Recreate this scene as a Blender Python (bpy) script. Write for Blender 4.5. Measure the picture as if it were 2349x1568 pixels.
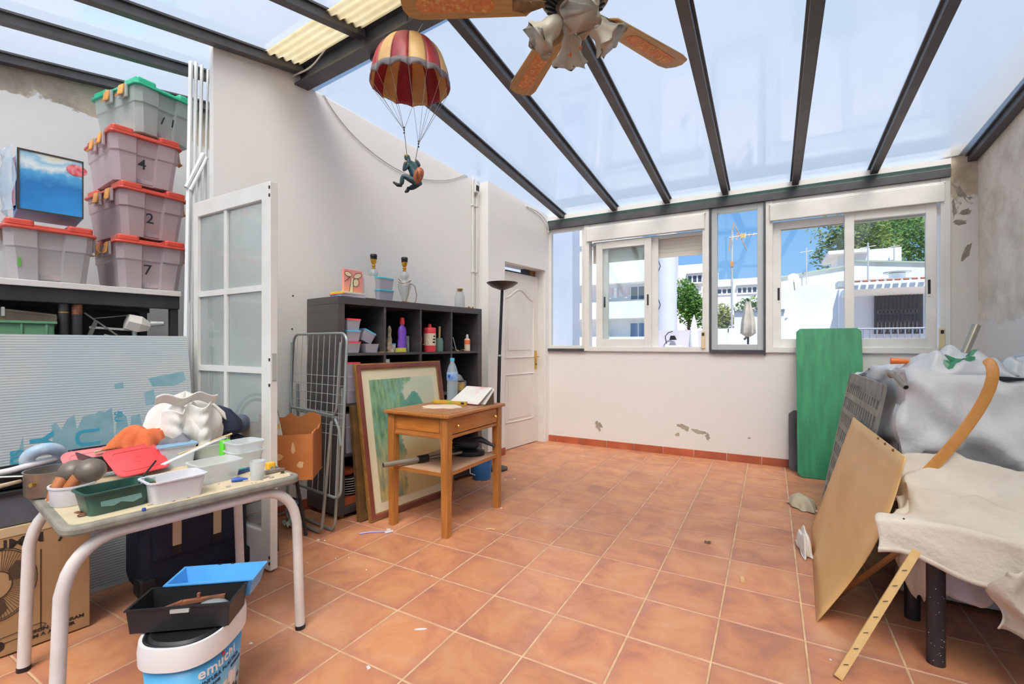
import bpy, math, random
from math import sin, cos, pi, radians as R, sqrt, atan2
from mathutils import Vector, Matrix, Euler
random.seed(7)
scene = bpy.context.scene
for o in list(bpy.data.objects): bpy.data.objects.remove(o)
COL = scene.collection
# ---------------------------------------------------------------- camera, sky, sun, exposure
cam = bpy.data.cameras.new('camera'); camo = bpy.data.objects.new('camera', cam); COL.objects.link(camo)
camo.location = (0, 0, 1.165); camo.rotation_euler = (R(90), 0, R(29.14))
cam.sensor_width = 36; cam.lens = 36*1063/2349; cam.shift_y = 5.85/2349; cam.clip_start = .05; cam.clip_end = 500
scene.camera = camo
W = bpy.data.worlds.new('sky'); scene.world = W; W.use_nodes = True
nt = W.node_tree; nt.nodes.clear()
_o = nt.nodes.new('ShaderNodeOutputWorld'); _b = nt.nodes.new('ShaderNodeBackground'); _r = nt.nodes.new('ShaderNodeValToRGB')
_g = nt.nodes.new('ShaderNodeTexCoord'); _s = nt.nodes.new('ShaderNodeSeparateXYZ')
nt.links.new(_g.outputs['Generated'], _s.inputs[0]); nt.links.new(_s.outputs['Z'], _r.inputs[0])
nt.links.new(_r.outputs[0], _b.inputs[0]); nt.links.new(_b.outputs[0], _o.inputs[0])
_e = _r.color_ramp.elements
_e[0].position = 0.0; _e[0].color = (.36, .64, .97, 1); _e[1].position = 1.0; _e[1].color = (.22, .36, .64, 1)
_q = _e.new(.26); _q.color = (.19, .45, .88, 1)
_b.inputs[1].default_value = 0.75
sun = bpy.data.lights.new('sun', 'SUN'); suno = bpy.data.objects.new('sun', sun); COL.objects.link(suno)
sun.energy = 4.8; sun.angle = R(.6); sun.color = (1.0, .95, .88)
suno.rotation_euler = Vector((-.22, .46, -.95)).to_track_quat('-Z', 'Y').to_euler()
vs = scene.view_settings
vs.view_transform = 'Standard'; vs.look = 'None'; vs.gamma = 1; vs.use_curve_mapping = False; vs.exposure = 0.46
cy = scene.cycles
cy.max_bounces = 14; cy.diffuse_bounces = 7; cy.transparent_max_bounces = 24; cy.transmission_bounces = 10
cy.sample_clamp_indirect = 6.0
cy.use_denoising = True
# ---------------------------------------------------------------- helpers
WA = R(8.0); NX = (cos(WA), -sin(WA)); WX = (sin(WA), cos(WA))      # frame of the left wall: a across, b along
def Wp(a, b, z=0.0): return (a*NX[0]+b*WX[0], a*NX[1]+b*WX[1], z)
def srgb(h):
    if isinstance(h, str):
        h = h.lstrip('#'); h = [int(h[i:i+2], 16)/255 for i in (0, 2, 4)]
        return tuple(((c+.055)/1.055)**2.4 if c > .04045 else c/12.92 for c in h)
    return tuple(h)
MATS = {}
def nodes_of(name):
    m = bpy.data.materials.new(name); m.use_nodes = True; t = m.node_tree
    return m, t, t.nodes['Principled BSDF'], t.nodes['Material Output']
def M(name, col, rough=.55, metal=0.0, col2=None, scale=6.0, detail=4, lo=.35, hi=.65, bump=0.0, bscale=40.0, stretch=None,
      clear=0.0, spec=.5, emit=0.0, coat=0.0, rand=0.0, sss=0.0, translucent=0.0):
    if name in MATS: return MATS[name]
    m, t, p, out = nodes_of(name); L = t.links; N = t.nodes
    c = srgb(col)
    p.inputs['Base Color'].default_value = (*c, 1); p.inputs['Roughness'].default_value = rough; p.inputs['Metallic'].default_value = metal
    p.inputs['Specular IOR Level'].default_value = spec
    if coat: p.inputs['Coat Weight'].default_value = coat; p.inputs['Coat Roughness'].default_value = .15
    tc = N.new('ShaderNodeTexCoord'); vec = tc.outputs['Object']
    if stretch:
        mp = N.new('ShaderNodeMapping'); mp.inputs['Scale'].default_value = stretch; L.new(vec, mp.inputs[0]); vec = mp.outputs[0]
    if rand:
        oi = N.new('ShaderNodeObjectInfo'); ad = N.new('ShaderNodeVectorMath'); ad.operation = 'MULTIPLY_ADD'
        cb = N.new('ShaderNodeCombineXYZ')
        for k in range(3): L.new(oi.outputs['Random'], cb.inputs[k])
        ad.inputs[1].default_value = (37, 19, 53); L.new(cb.outputs[0], ad.inputs[0]); L.new(vec, ad.inputs[2]); vec = ad.outputs[0]
    last = None
    if col2 is not None:
        nz = N.new('ShaderNodeTexNoise'); nz.inputs['Scale'].default_value = scale; nz.inputs['Detail'].default_value = detail; L.new(vec, nz.inputs['Vector'])
        mr = N.new('ShaderNodeMapRange'); mr.inputs[1].default_value = lo; mr.inputs[2].default_value = hi; L.new(nz.outputs['Fac'], mr.inputs[0])
        mx = N.new('ShaderNodeMix'); mx.data_type = 'RGBA'; mx.inputs[6].default_value = (*c, 1); mx.inputs[7].default_value = (*srgb(col2), 1)
        L.new(mr.outputs[0], mx.inputs[0]); last = mx.outputs[2]
        if rand:
            hs = N.new('ShaderNodeHueSaturation'); mm = N.new('ShaderNodeMapRange'); mm.inputs[3].default_value = 1-rand; mm.inputs[4].default_value = 1+rand
            L.new(oi.outputs['Random'], mm.inputs[0]); L.new(mm.outputs[0], hs.inputs['Value']); L.new(last, hs.inputs['Color']); last = hs.outputs[0]
        L.new(last, p.inputs['Base Color'])
    if bump:
        nb = N.new('ShaderNodeTexNoise'); nb.inputs['Scale'].default_value = bscale; nb.inputs['Detail'].default_value = 5; L.new(vec, nb.inputs['Vector'])
        bp = N.new('ShaderNodeBump'); bp.inputs['Strength'].default_value = bump; bp.inputs['Distance'].default_value = .02
        L.new(nb.outputs['Fac'], bp.inputs['Height']); L.new(bp.outputs[0], p.inputs['Normal'])
    sh = p.outputs[0]
    if translucent:
        tr = N.new('ShaderNodeBsdfTranslucent'); tr.inputs[0].default_value = (*c, 1)
        if last is not None: L.new(last, tr.inputs[0])
        ms = N.new('ShaderNodeMixShader'); ms.inputs[0].default_value = translucent; L.new(sh, ms.inputs[1]); L.new(tr.outputs[0], ms.inputs[2]); sh = ms.outputs[0]
    if clear:
        tp = N.new('ShaderNodeBsdfTransparent'); tp.inputs[0].default_value = tuple(.35+.65*x for x in c)+(1,)
        ms = N.new('ShaderNodeMixShader'); ms.inputs[0].default_value = clear; L.new(sh, ms.inputs[1]); L.new(tp.outputs[0], ms.inputs[2]); sh = ms.outputs[0]
    if emit:
        p.inputs['Emission Color'].default_value = (*c, 1); p.inputs['Emission Strength'].default_value = emit
    if sh is not p.outputs[0]: L.new(sh, out.inputs['Surface'])
    MATS[name] = m
    return m
def schlick(N, L, f0=.04, scale=.9, power=4.0):
    """reflectance of a thin sheet, the same from both sides"""
    g = N.new('ShaderNodeNewGeometry'); d = N.new('ShaderNodeVectorMath'); d.operation = 'DOT_PRODUCT'
    L.new(g.outputs['Normal'], d.inputs[0]); L.new(g.outputs['Incoming'], d.inputs[1])
    a = N.new('ShaderNodeMath'); a.operation = 'ABSOLUTE'; L.new(d.outputs['Value'], a.inputs[0])
    b = N.new('ShaderNodeMath'); b.operation = 'SUBTRACT'; b.inputs[0].default_value = 1; L.new(a.outputs[0], b.inputs[1])
    c = N.new('ShaderNodeMath'); c.operation = 'POWER'; c.inputs[1].default_value = power; L.new(b.outputs[0], c.inputs[0])
    e = N.new('ShaderNodeMath'); e.operation = 'MULTIPLY_ADD'; e.inputs[1].default_value = scale; e.inputs[2].default_value = f0; L.new(c.outputs[0], e.inputs[0])
    return e.outputs[0]
def glass_mat(name, tint, gloss=.08, haze=0.0, hazecol=(.8, .85, .85)):
    if name in MATS: return MATS[name]
    m, t, p, out = nodes_of(name); L = t.links; N = t.nodes; N.remove(p)
    tp = N.new('ShaderNodeBsdfTransparent'); tp.inputs[0].default_value = (*tint, 1)
    gl = N.new('ShaderNodeBsdfGlossy'); gl.inputs['Roughness'].default_value = .03
    ms = N.new('ShaderNodeMixShader'); L.new(schlick(N, L), ms.inputs[0]); L.new(tp.outputs[0], ms.inputs[1]); L.new(gl.outputs[0], ms.inputs[2]); sh = ms.outputs[0]
    if haze:
        df = N.new('ShaderNodeBsdfDiffuse'); df.inputs[0].default_value = (*hazecol, 1)
        m2 = N.new('ShaderNodeMixShader'); m2.inputs[0].default_value = haze; L.new(sh, m2.inputs[1]); L.new(df.outputs[0], m2.inputs[2]); sh = m2.outputs[0]
    L.new(sh, out.inputs['Surface']); MATS[name] = m
    return m
class MB:
    """collects geometry for one mesh"""
    def __init__(s): s.v = []; s.f = []; s.mi = []; s.cur = 0; s.keep = False
    def keepn(s): s.keep = True; return s
    def add(s, vs, fs):
        b = len(s.v); s.v += [tuple(x) for x in vs]
        for f in fs: s.f.append(tuple(i+b for i in f)); s.mi.append(s.cur)
        return s
    def box(s, x0, x1, y0, y1, z0, z1):
        return s.add([(x0,y0,z0),(x1,y0,z0),(x1,y1,z0),(x0,y1,z0),(x0,y0,z1),(x1,y0,z1),(x1,y1,z1),(x0,y1,z1)],
                     [(0,3,2,1),(4,5,6,7),(0,1,5,4),(1,2,6,5),(2,3,7,6),(3,0,4,7)])
    def bar(s, p, q, w, h, up=(0,0,1)):
        p = Vector(p); q = Vector(q); d = (q-p).normalized(); u = Vector(up); sd = d.cross(u)
        if sd.length < 1e-4: sd = d.cross(Vector((1,0,0)))
        sd.normalize(); u = sd.cross(d).normalized(); vs = []
        for e in (p, q):
            for a, b in ((-1,-1),(1,-1),(1,1),(-1,1)): vs.append(e+sd*a*w/2+u*b*h/2)
        return s.add(vs, [(0,1,2,3),(7,6,5,4),(0,4,5,1),(1,5,6,2),(2,6,7,3),(3,7,4,0)])
    def tube(s, pts, r, seg=8, closed=False, cap=True):
        P = [Vector(p) for p in pts]; n = len(P); rr = r if isinstance(r, (list, tuple)) else [r]*n
        prev = None; rings = []
        for i in range(n):
            if closed: t = (P[(i+1) % n]-P[i-1])
            else: t = (P[min(i+1, n-1)]-P[max(i-1, 0)])
            if t.length < 1e-9: t = Vector((0, 0, 1))
            t.normalize()
            if prev is None:
                a = Vector((0,0,1)) if abs(t.z) < .9 else Vector((1,0,0)); nrm = t.cross(a).normalized()
            else:
                nrm = prev-t*prev.dot(t)
                nrm = nrm.normalized() if nrm.length > 1e-6 else t.orthogonal().normalized()
            prev = nrm; bi = t.cross(nrm)
            rings.append([P[i]+(nrm*cos(2*pi*k/seg)+bi*sin(2*pi*k/seg))*rr[i] for k in range(seg)])
        vs = [x for rg in rings for x in rg]; fs = []
        for i in range(n if closed else n-1):
            j = (i+1) % n
            for k in range(seg):
                l = (k+1) % seg; fs.append((i*seg+k, i*seg+l, j*seg+l, j*seg+k))
        if cap and not closed:
            fs.append(tuple(range(seg-1, -1, -1))); fs.append(tuple((n-1)*seg+k for k in range(seg)))
        return s.add(vs, fs)
    def lathe(s, prof, seg=24, c=(0,0,0), ax=1.0, ay=1.0, fn=None):
        vs = []; fs = []; n = len(prof)
        for r, z in prof:
            for k in range(seg):
                a = 2*pi*k/seg; q = (c[0]+r*cos(a)*ax, c[1]+r*sin(a)*ay, c[2]+z)
                vs.append(fn(q, a, r, z) if fn else q)
        for i in range(n-1):
            for k in range(seg):
                l = (k+1) % seg; fs.append((i*seg+k, i*seg+l, (i+1)*seg+l, (i+1)*seg+k))
        if prof[0][0] > 1e-5: fs.append(tuple(range(seg-1, -1, -1)))
        if prof[-1][0] > 1e-5: fs.append(tuple((n-1)*seg+k for k in range(seg)))
        return s.add(vs, fs)
    def prism(s, poly, z0, z1, axis='z'):
        n = len(poly)
        def P(x, y, z): return {'z': (x, y, z), 'y': (x, z, y), 'x': (z, x, y)}[axis]
        vs = [P(x, y, z0) for x, y in poly]+[P(x, y, z1) for x, y in poly]
        return s.add(vs, [tuple(range(n-1, -1, -1)), tuple(range(n, 2*n))]+[(i, (i+1) % n, n+(i+1) % n, n+i) for i in range(n)])
    def grid(s, fn, nu, nv, closeu=False):
        vs = [fn(i/(nu if closeu else nu-1), j/(nv-1)) for j in range(nv) for i in range(nu)]; fs = []
        for j in range(nv-1):
            for i in range(nu if closeu else nu-1):
                k = (i+1) % nu; fs.append((j*nu+i, j*nu+k, (j+1)*nu+k, (j+1)*nu+i))
        return s.add(vs, fs)
    def ball(s, c, r, seg=12, rings=8):
        rr = r if isinstance(r, (tuple, list)) else (r, r, r)
        vs = []; fs = []
        for j in range(rings+1):
            th = pi*j/rings
            for k in range(seg):
                a = 2*pi*k/seg; vs.append((c[0]+rr[0]*sin(th)*cos(a), c[1]+rr[1]*sin(th)*sin(a), c[2]+rr[2]*cos(th)))
        for j in range(rings):
            for k in range(seg):
                l = (k+1) % seg; fs.append((j*seg+k, (j+1)*seg+k, (j+1)*seg+l, j*seg+l))
        return s.add(vs, fs)
    def tf(s, mat, start=0):
        for i in range(start, len(s.v)): s.v[i] = tuple(mat @ Vector(s.v[i]))
        return s
    def build(s, name, mat, parent=None, loc=(0,0,0), rot=(0,0,0), bev=0.0, smooth=False, sub=0, solid=0.0):
        me = bpy.data.meshes.new(name); me.from_pydata(s.v, [], s.f); 
        ml = mat if isinstance(mat, (list, tuple)) else [mat]
        for m in ml: me.materials.append(m)
        if len(ml) > 1: me.polygons.foreach_set('material_index', s.mi)
        me.validate(clean_customdata=False)
        import bmesh as _bm
        b = _bm.new(); b.from_mesh(me); _bm.ops.remove_doubles(b, verts=b.verts, dist=1e-6); (None if s.keep else _bm.ops.recalc_face_normals(b, faces=b.faces))
        b.to_mesh(me); b.free()
        o = bpy.data.objects.new(name, me); COL.objects.link(o)
        o.location = loc; o.rotation_euler = rot
        if parent is not None: o.parent = parent
        if smooth:
            for p in me.polygons: p.use_smooth = True
            if smooth != 'full':
                try: me.set_sharp_from_angle(angle=R(smooth if smooth > 1 else 40))
                except Exception: pass
        if solid: q = o.modifiers.new('solid', 'SOLIDIFY'); q.thickness = solid; q.offset = 0
        if bev: q = o.modifiers.new('bevel', 'BEVEL'); q.width = bev; q.segments = 2; q.limit_method = 'ANGLE'; q.angle_limit = R(40)
        if sub: q = o.modifiers.new('sub', 'SUBSURF'); q.levels = sub; q.render_levels = sub
        return o
def tag(o, label, cat, group=None, kind=None):
    o['label'] = label; o['category'] = cat
    if group: o['group'] = group
    if kind: o['kind'] = kind
    return o
def thing(name, label, cat, loc=(0,0,0), rz=0.0, group=None, rot=None):
    o = bpy.data.objects.new(name, None); COL.objects.link(o); o.empty_display_size = .05
    o.location = loc; o.rotation_euler = rot if rot else (0, 0, rz)
    return tag(o, label, cat, group)
def struct(o, label=None):
    o['kind'] = 'structure'
    if label: o['label'] = label
    return o
def sempty(name, loc=(0,0,0), rz=0.0, label=None):
    o = bpy.data.objects.new(name, None); COL.objects.link(o); o.location = loc; o.rotation_euler = (0,0,rz); return struct(o, label)
def txt(name, s, size, mat, parent, loc, rot, ext=.0006, align='LEFT', bold=0.0, sx=1.0):
    c = bpy.data.curves.new(name, 'FONT'); c.body = s; c.size = size; c.extrude = ext; c.align_x = align; c.offset = bold
    tmp = bpy.data.objects.new('tmp', c); COL.objects.link(tmp)
    me = bpy.data.meshes.new_from_object(tmp, depsgraph=bpy.context.evaluated_depsgraph_get()); me.name = name
    bpy.data.objects.remove(tmp); bpy.data.curves.remove(c)
    me.materials.clear(); me.materials.append(mat)
    o = bpy.data.objects.new(name, me); COL.objects.link(o)
    o.location = loc; o.rotation_euler = rot; o.parent = parent; o.scale = (sx, 1, 1)
    return o
def dup(o, parent=None, **kw):
    c = o.copy(); COL.objects.link(c); c.parent = parent
    for k, v in kw.items(): setattr(c, k, v)
    for ch in list(o.children): dup(ch, c)
    return c
def arc(c, r, a0, a1, n, plane='xz'):
    out = []
    for i in range(n+1):
        a = a0+(a1-a0)*i/n; u, v = r*cos(a), r*sin(a)
        out.append({'xz': (c[0]+u, c[1], c[2]+v), 'yz': (c[0], c[1]+u, c[2]+v), 'xy': (c[0]+u, c[1]+v, c[2])}[plane])
    return out
def rounded(w, h, r, n=4, cx=0, cy=0):
    pts = []
    for (sx, sy, a0) in ((1,1,0),(-1,1,90),(-1,-1,180),(1,-1,270)):
        for i in range(n+1):
            a = R(a0+90*i/n); pts.append((cx+sx*(w/2-r)+r*cos(a), cy+sy*(h/2-r)+r*sin(a)))
    return pts
def tub(mb, w, d, h, r, t=.0025, taper=.85, lip=.006, n=4):
    """open rounded plastic tub, base at z=0"""
    o = rounded(w, d, r, n); N = len(o)
    rings = []
    def ring(sc, z, off=0.0): 
        q = rounded(w*sc+2*off, d*sc+2*off, max(r*sc+off, .001), n); return [(x, y, z) for x, y in q]
    rs = [ring(taper, 0), ring(1, h-.004), ring(1, h-.004, lip), ring(1, h, lip), ring(1, h, -t), ring(taper, t, -t)]
    vs = [p for q in rs for p in q]; fs = []
    for i in range(len(rs)-1):
        for k in range(N):
            l = (k+1) % N; fs.append((i*N+k, i*N+l, (i+1)*N+l, (i+1)*N+k))
    fs.append(tuple(range(N-1, -1, -1))); fs.append(tuple((len(rs)-1)*N+k for k in range(N)))
    return mb.add(vs, fs)
def hidden(a, b): return None
# survey: bearings read off the photograph, turned into metres in the room (camera 1.165 m up, 29 degrees off the wall)
_cy, _sy = cos(R(29.14)), sin(R(29.14))
def ray(u, v):
    k = (u-1174.5)/1063; return (k*_cy-_sy, k*_sy+_cy, (789.85-v)/1063)
def atY(u, v, y): r = ray(u, v); t = y/r[1]; return Vector((r[0]*t, y, 1.165+r[2]*t))
def atZ(u, v, z=0.0): r = ray(u, v); t = (z-1.165)/r[2]; return Vector((r[0]*t, r[1]*t, z))
def atD(u, v, d): r = ray(u, v); return Vector((r[0]*d, r[1]*d, 1.165+r[2]*d))
def atA(u, v, a): r = ray(u, v); t = a/(r[0]*NX[0]+r[1]*NX[1]); return Vector((r[0]*t, r[1]*t, 1.165+r[2]*t))
def wab(p): return (p[0]*NX[0]+p[1]*NX[1], p[0]*WX[0]+p[1]*WX[1], p[2])
# ---------------------------------------------------------------- setting: materials
def wall_paint(name, base='#e8e7e4', peel=None, zlo=1.2, zhi=1.35, thr=.5, plaster='#b3aca0', plaster2='#8e877b', scale=1.7, zflip=False):
    m, t, p, out = nodes_of(name); L = t.links; N = t.nodes
    g = N.new('ShaderNodeNewGeometry'); n1 = N.new('ShaderNodeTexNoise'); n1.inputs['Scale'].default_value = .9; n1.inputs['Detail'].default_value = 5
    L.new(g.outputs['Position'], n1.inputs['Vector'])
    b = srgb(base)
    mx = N.new('ShaderNodeMix'); mx.data_type = 'RGBA'; mx.inputs[6].default_value = (*b, 1); mx.inputs[7].default_value = (b[0]*.93, b[1]*.925, b[2]*.915, 1)
    L.new(n1.outputs['Fac'], mx.inputs[0]); col = mx.outputs[2]
    n2 = N.new('ShaderNodeTexNoise'); n2.inputs['Scale'].default_value = 55; n2.inputs['Detail'].default_value = 4; L.new(g.outputs['Position'], n2.inputs['Vector'])
    bp = N.new('ShaderNodeBump'); bp.inputs['Strength'].default_value = .12; bp.inputs['Distance'].default_value = .01
    hgt = n2.outputs['Fac']
    if peel:
        n3 = N.new('ShaderNodeTexNoise'); n3.inputs['Scale'].default_value = scale; n3.inputs['Detail'].default_value = 9; n3.inputs['Roughness'].default_value = .62; n3.inputs['Distortion'].default_value = .4
        L.new(g.outputs['Position'], n3.inputs['Vector'])
        sx = N.new('ShaderNodeSeparateXYZ'); L.new(g.outputs['Position'], sx.inputs[0])
        mr = N.new('ShaderNodeMapRange'); mr.inputs[1].default_value = zlo; mr.inputs[2].default_value = zhi; mr.inputs[3].default_value = -peel; mr.inputs[4].default_value = peel
        L.new(sx.outputs['Z'], mr.inputs[0])
        ad = N.new('ShaderNodeMath'); ad.operation = 'ADD'; L.new(n3.outputs['Fac'], ad.inputs[0]); L.new(mr.outputs[0], ad.inputs[1])
        st = N.new('ShaderNodeMapRange'); st.inputs[1].default_value = thr; st.inputs[2].default_value = thr+.035; L.new(ad.outputs[0], st.inputs[0])
        n4 = N.new('ShaderNodeTexNoise'); n4.inputs['Scale'].default_value = 4.5; n4.inputs['Detail'].default_value = 8; n4.inputs['Roughness'].default_value = .7; L.new(g.outputs['Position'], n4.inputs['Vector'])
        m4 = N.new('ShaderNodeMapRange'); m4.inputs[1].default_value = .38; m4.inputs[2].default_value = .66; L.new(n4.outputs['Fac'], m4.inputs[0])
        mp = N.new('ShaderNodeMix'); mp.data_type = 'RGBA'; mp.inputs[6].default_value = (*srgb(plaster), 1); mp.inputs[7].default_value = (*srgb(plaster2), 1); L.new(m4.outputs[0], mp.inputs[0])
        mm = N.new('ShaderNodeMix'); mm.data_type = 'RGBA'; L.new(st.outputs[0], mm.inputs[0]); L.new(col, mm.inputs[6]); L.new(mp.outputs[2], mm.inputs[7]); col = mm.outputs[2]
        sb = N.new('ShaderNodeMath'); sb.operation = 'MULTIPLY_ADD'; sb.inputs[1].default_value = -1.5; L.new(st.outputs[0], sb.inputs[0]); L.new(n4.outputs['Fac'], sb.inputs[2]); hgt = sb.outputs[0]
        bp.inputs['Strength'].default_value = .35
    L.new(col, p.inputs['Base Color']); L.new(hgt, bp.inputs['Height']); L.new(bp.outputs[0], p.inputs['Normal'])
    p.inputs['Roughness'].default_value = .75; p.inputs['Specular IOR Level'].default_value = .25
    return m
m_wall = wall_paint('white_wall_paint')
m_wallr = wall_paint('peeling_wall_paint', peel=.30, zlo=1.12, zhi=1.5, thr=.53, plaster='#e6e1d8', plaster2='#c6bfb3', scale=2.6)
m_walla = wall_paint('flaking_wall_paint', '#dfe1e3', peel=.5, zlo=2.45, zhi=2.95, thr=.52, plaster='#b3a999', plaster2='#8b857c', scale=2.4)
m_jamb = wall_paint('jamb_paint', '#e2ddd5', peel=.22, zlo=1.9, zhi=2.5, thr=.60, plaster='#cbbda9', plaster2='#a8987f', scale=4.5)
m_plaster = M('bare_plaster', '#a89f90', .9, col2='#8a8172', scale=30, bump=.3, bscale=90)
m_steel = M('dark_steel_paint', '#48474a', .42, .0, col2='#3c3b3e', scale=9, bump=.04, bscale=60, spec=.5)
m_green = M('dark_green_steel', '#24423c', .4, col2='#2e4a45', scale=20)
m_white = M('white_aluminium', '#e6e5e0', .35, col2='#dddbd4', scale=4, spec=.5)
m_alu = M('grey_aluminium', '#b9beba', .35, .3)
m_glass = glass_mat('window_glass', (.95, .98, .985))
m_dark = M('black_plastic', '#1b1b1d', .45)
m_tan = M('tan_plastic', '#d9c79b', .4)
m_brass = M('brass', '#c9a24b', .28, .9)
def roof_mat():
    m, t, p, out = nodes_of('ribbed_polycarbonate'); L = t.links; N = t.nodes
    g = N.new('ShaderNodeTexCoord'); wv = N.new('ShaderNodeTexWave'); wv.wave_type = 'BANDS'; wv.bands_direction = 'X'
    wv.inputs['Scale'].default_value = 29; L.new(g.outputs['Object'], wv.inputs['Vector'])
    nz = N.new('ShaderNodeTexNoise'); nz.inputs['Scale'].default_value = 1.1; nz.inputs['Detail'].default_value = 4; L.new(g.outputs['Object'], nz.inputs['Vector'])
    mp = N.new('ShaderNodeMapRange'); mp.inputs[1].default_value = .35; mp.inputs[2].default_value = .7; L.new(nz.outputs['Fac'], mp.inputs[0])
    mx = N.new('ShaderNodeMix'); mx.data_type = 'RGBA'; mx.inputs[6].default_value = (.88, .88, .85, 1); mx.inputs[7].default_value = (.92, .91, .87, 1); L.new(mp.outputs[0], mx.inputs[0])
    m2 = N.new('ShaderNodeMix'); m2.data_type = 'RGBA'; m2.blend_type = 'MULTIPLY'; mr = N.new('ShaderNodeMapRange'); mr.inputs[3].default_value = .90; mr.inputs[4].default_value = 1.0
    L.new(wv.outputs['Fac'], mr.inputs[0]); m2.inputs[0].default_value = 1; L.new(mx.outputs[2], m2.inputs[6]); L.new(mr.outputs[0], m2.inputs[7])
    tr = N.new('ShaderNodeBsdfTranslucent'); L.new(m2.outputs[2], tr.inputs[0])
    df = N.new('ShaderNodeBsdfDiffuse'); df.inputs['Color'].default_value = (.86, .87, .88, 1)
    gl = N.new('ShaderNodeBsdfGlossy'); gl.inputs['Roughness'].default_value = .07
    a = N.new('ShaderNodeMixShader'); a.inputs[0].default_value = .22; L.new(tr.outputs[0], a.inputs[1]); L.new(df.outputs[0], a.inputs[2])
    rf = N.new('ShaderNodeBsdfRefraction'); rf.inputs['Roughness'].default_value = .85; rf.inputs['IOR'].default_value = 1.35; rf.inputs['Color'].default_value = (.97, .96, .93, 1)
    a2 = N.new('ShaderNodeMixShader'); a2.inputs[0].default_value = .62; L.new(a.outputs[0], a2.inputs[1]); L.new(rf.outputs[0], a2.inputs[2]); a = a2
    b = N.new('ShaderNodeMixShader'); L.new(schlick(N, L, .05, .85, 3.0), b.inputs[0]); L.new(a.outputs[0], b.inputs[1]); L.new(gl.outputs[0], b.inputs[2])
    L.new(b.outputs[0], out.inputs['Surface']); return m
m_roof = roof_mat()
m_cream = M('cream_fibre_sheet', '#efe3bf', .6, col2='#e2d3a8', scale=8, translucent=.55)
def tile_mat():
    m, t, p, out = nodes_of('terracotta_tile'); L = t.links; N = t.nodes
    oi = N.new('ShaderNodeObjectInfo'); tc = N.new('ShaderNodeTexCoord'); cb = N.new('ShaderNodeVectorMath'); cb.operation = 'MULTIPLY_ADD'
    c3 = N.new('ShaderNodeCombineXYZ')
    for k in range(3): L.new(oi.outputs['Random'], c3.inputs[k])
    cb.inputs[1].default_value = (91, 47, 23); L.new(c3.outputs[0], cb.inputs[0]); L.new(tc.outputs['Object'], cb.inputs[2])
    n1 = N.new('ShaderNodeTexNoise'); n1.inputs['Scale'].default_value = 5.0; n1.inputs['Detail'].default_value = 7; n1.inputs['Roughness'].default_value = .62; n1.inputs['Distortion'].default_value = .6; L.new(cb.outputs[0], n1.inputs['Vector'])
    rp = N.new('ShaderNodeValToRGB'); e = rp.color_ramp.elements; e[0].position = .30; e[0].color = (*srgb('#976350'), 1); e[1].position = .75; e[1].color = (*srgb('#c0906f'), 1)
    q = e.new(.44); q.color = (*srgb('#ae7455'), 1); q = e.new(.56); q.color = (*srgb('#ba815b'), 1); L.new(n1.outputs['Fac'], rp.inputs[0])
    # edges of a tile are browner than its middle
    sp = N.new('ShaderNodeSeparateXYZ'); L.new(tc.outputs['Object'], sp.inputs[0])
    ab = [N.new('ShaderNodeMath') for _ in range(2)]
    for k in range(2): ab[k].operation = 'ABSOLUTE'; L.new(sp.outputs[k], ab[k].inputs[0])
    mxm = N.new('ShaderNodeMath'); mxm.operation = 'MAXIMUM'; L.new(ab[0].outputs[0], mxm.inputs[0]); L.new(ab[1].outputs[0], mxm.inputs[1])
    nn = N.new('ShaderNodeTexNoise'); nn.inputs['Scale'].default_value = 9; nn.inputs['Detail'].default_value = 5; L.new(cb.outputs[0], nn.inputs['Vector'])
    a2 = N.new('ShaderNodeMath'); a2.operation = 'MULTIPLY_ADD'; a2.inputs[1].default_value = .11; L.new(nn.outputs['Fac'], a2.inputs[0]); L.new(mxm.outputs[0], a2.inputs[2])
    mr = N.new('ShaderNodeMapRange'); mr.inputs[1].default_value = .165; mr.inputs[2].default_value = .225; mr.inputs[4].default_value = .6; L.new(a2.outputs[0], mr.inputs[0])
    mx = N.new('ShaderNodeMix'); mx.data_type = 'RGBA'; mx.inputs[7].default_value = (*srgb('#98655c'), 1); L.new(mr.outputs[0], mx.inputs[0]); L.new(rp.outputs[0], mx.inputs[6])
    # whitish dust in broad drifts
    g = N.new('ShaderNodeNewGeometry'); nd = N.new('ShaderNodeTexNoise'); nd.inputs['Scale'].default_value = 1.3; nd.inputs['Detail'].default_value = 9; nd.inputs['Roughness'].default_value = .7; L.new(g.outputs['Position'], nd.inputs['Vector'])
    md = N.new('ShaderNodeMapRange'); md.inputs[1].default_value = .52; md.inputs[2].default_value = .78; md.inputs[4].default_value = .45; L.new(nd.outputs['Fac'], md.inputs[0])
    m2 = N.new('ShaderNodeMix'); m2.data_type = 'RGBA'; m2.inputs[7].default_value = (*srgb('#cfa994'), 1); L.new(md.outputs[0], m2.inputs[0]); L.new(mx.outputs[2], m2.inputs[6])
    hs = N.new('ShaderNodeHueSaturation'); mm = N.new('ShaderNodeMapRange'); mm.inputs[3].default_value = .93; mm.inputs[4].default_value = 1.07; L.new(oi.outputs['Random'], mm.inputs[0])
    L.new(mm.outputs[0], hs.inputs['Value']); L.new(m2.outputs[2], hs.inputs['Color']); L.new(hs.outputs[0], p.inputs['Base Color'])
    p.inputs['Roughness'].default_value = .42; p.inputs['Specular IOR Level'].default_value = .45
    bp = N.new('ShaderNodeBump'); bp.inputs['Strength'].default_value = .12; bp.inputs['Distance'].default_value = .01; L.new(n1.outputs['Fac'], bp.inputs['Height']); L.new(bp.outputs[0], p.inputs['Normal'])
    return m
m_tile = tile_mat()
m_grout = M('grout', '#cdb08a', .9, col2='#b3956f', scale=14)
m_base = M('skirting_tile', '#a95a3c', .4, col2='#8f452f', scale=5, rand=.12)
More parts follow.
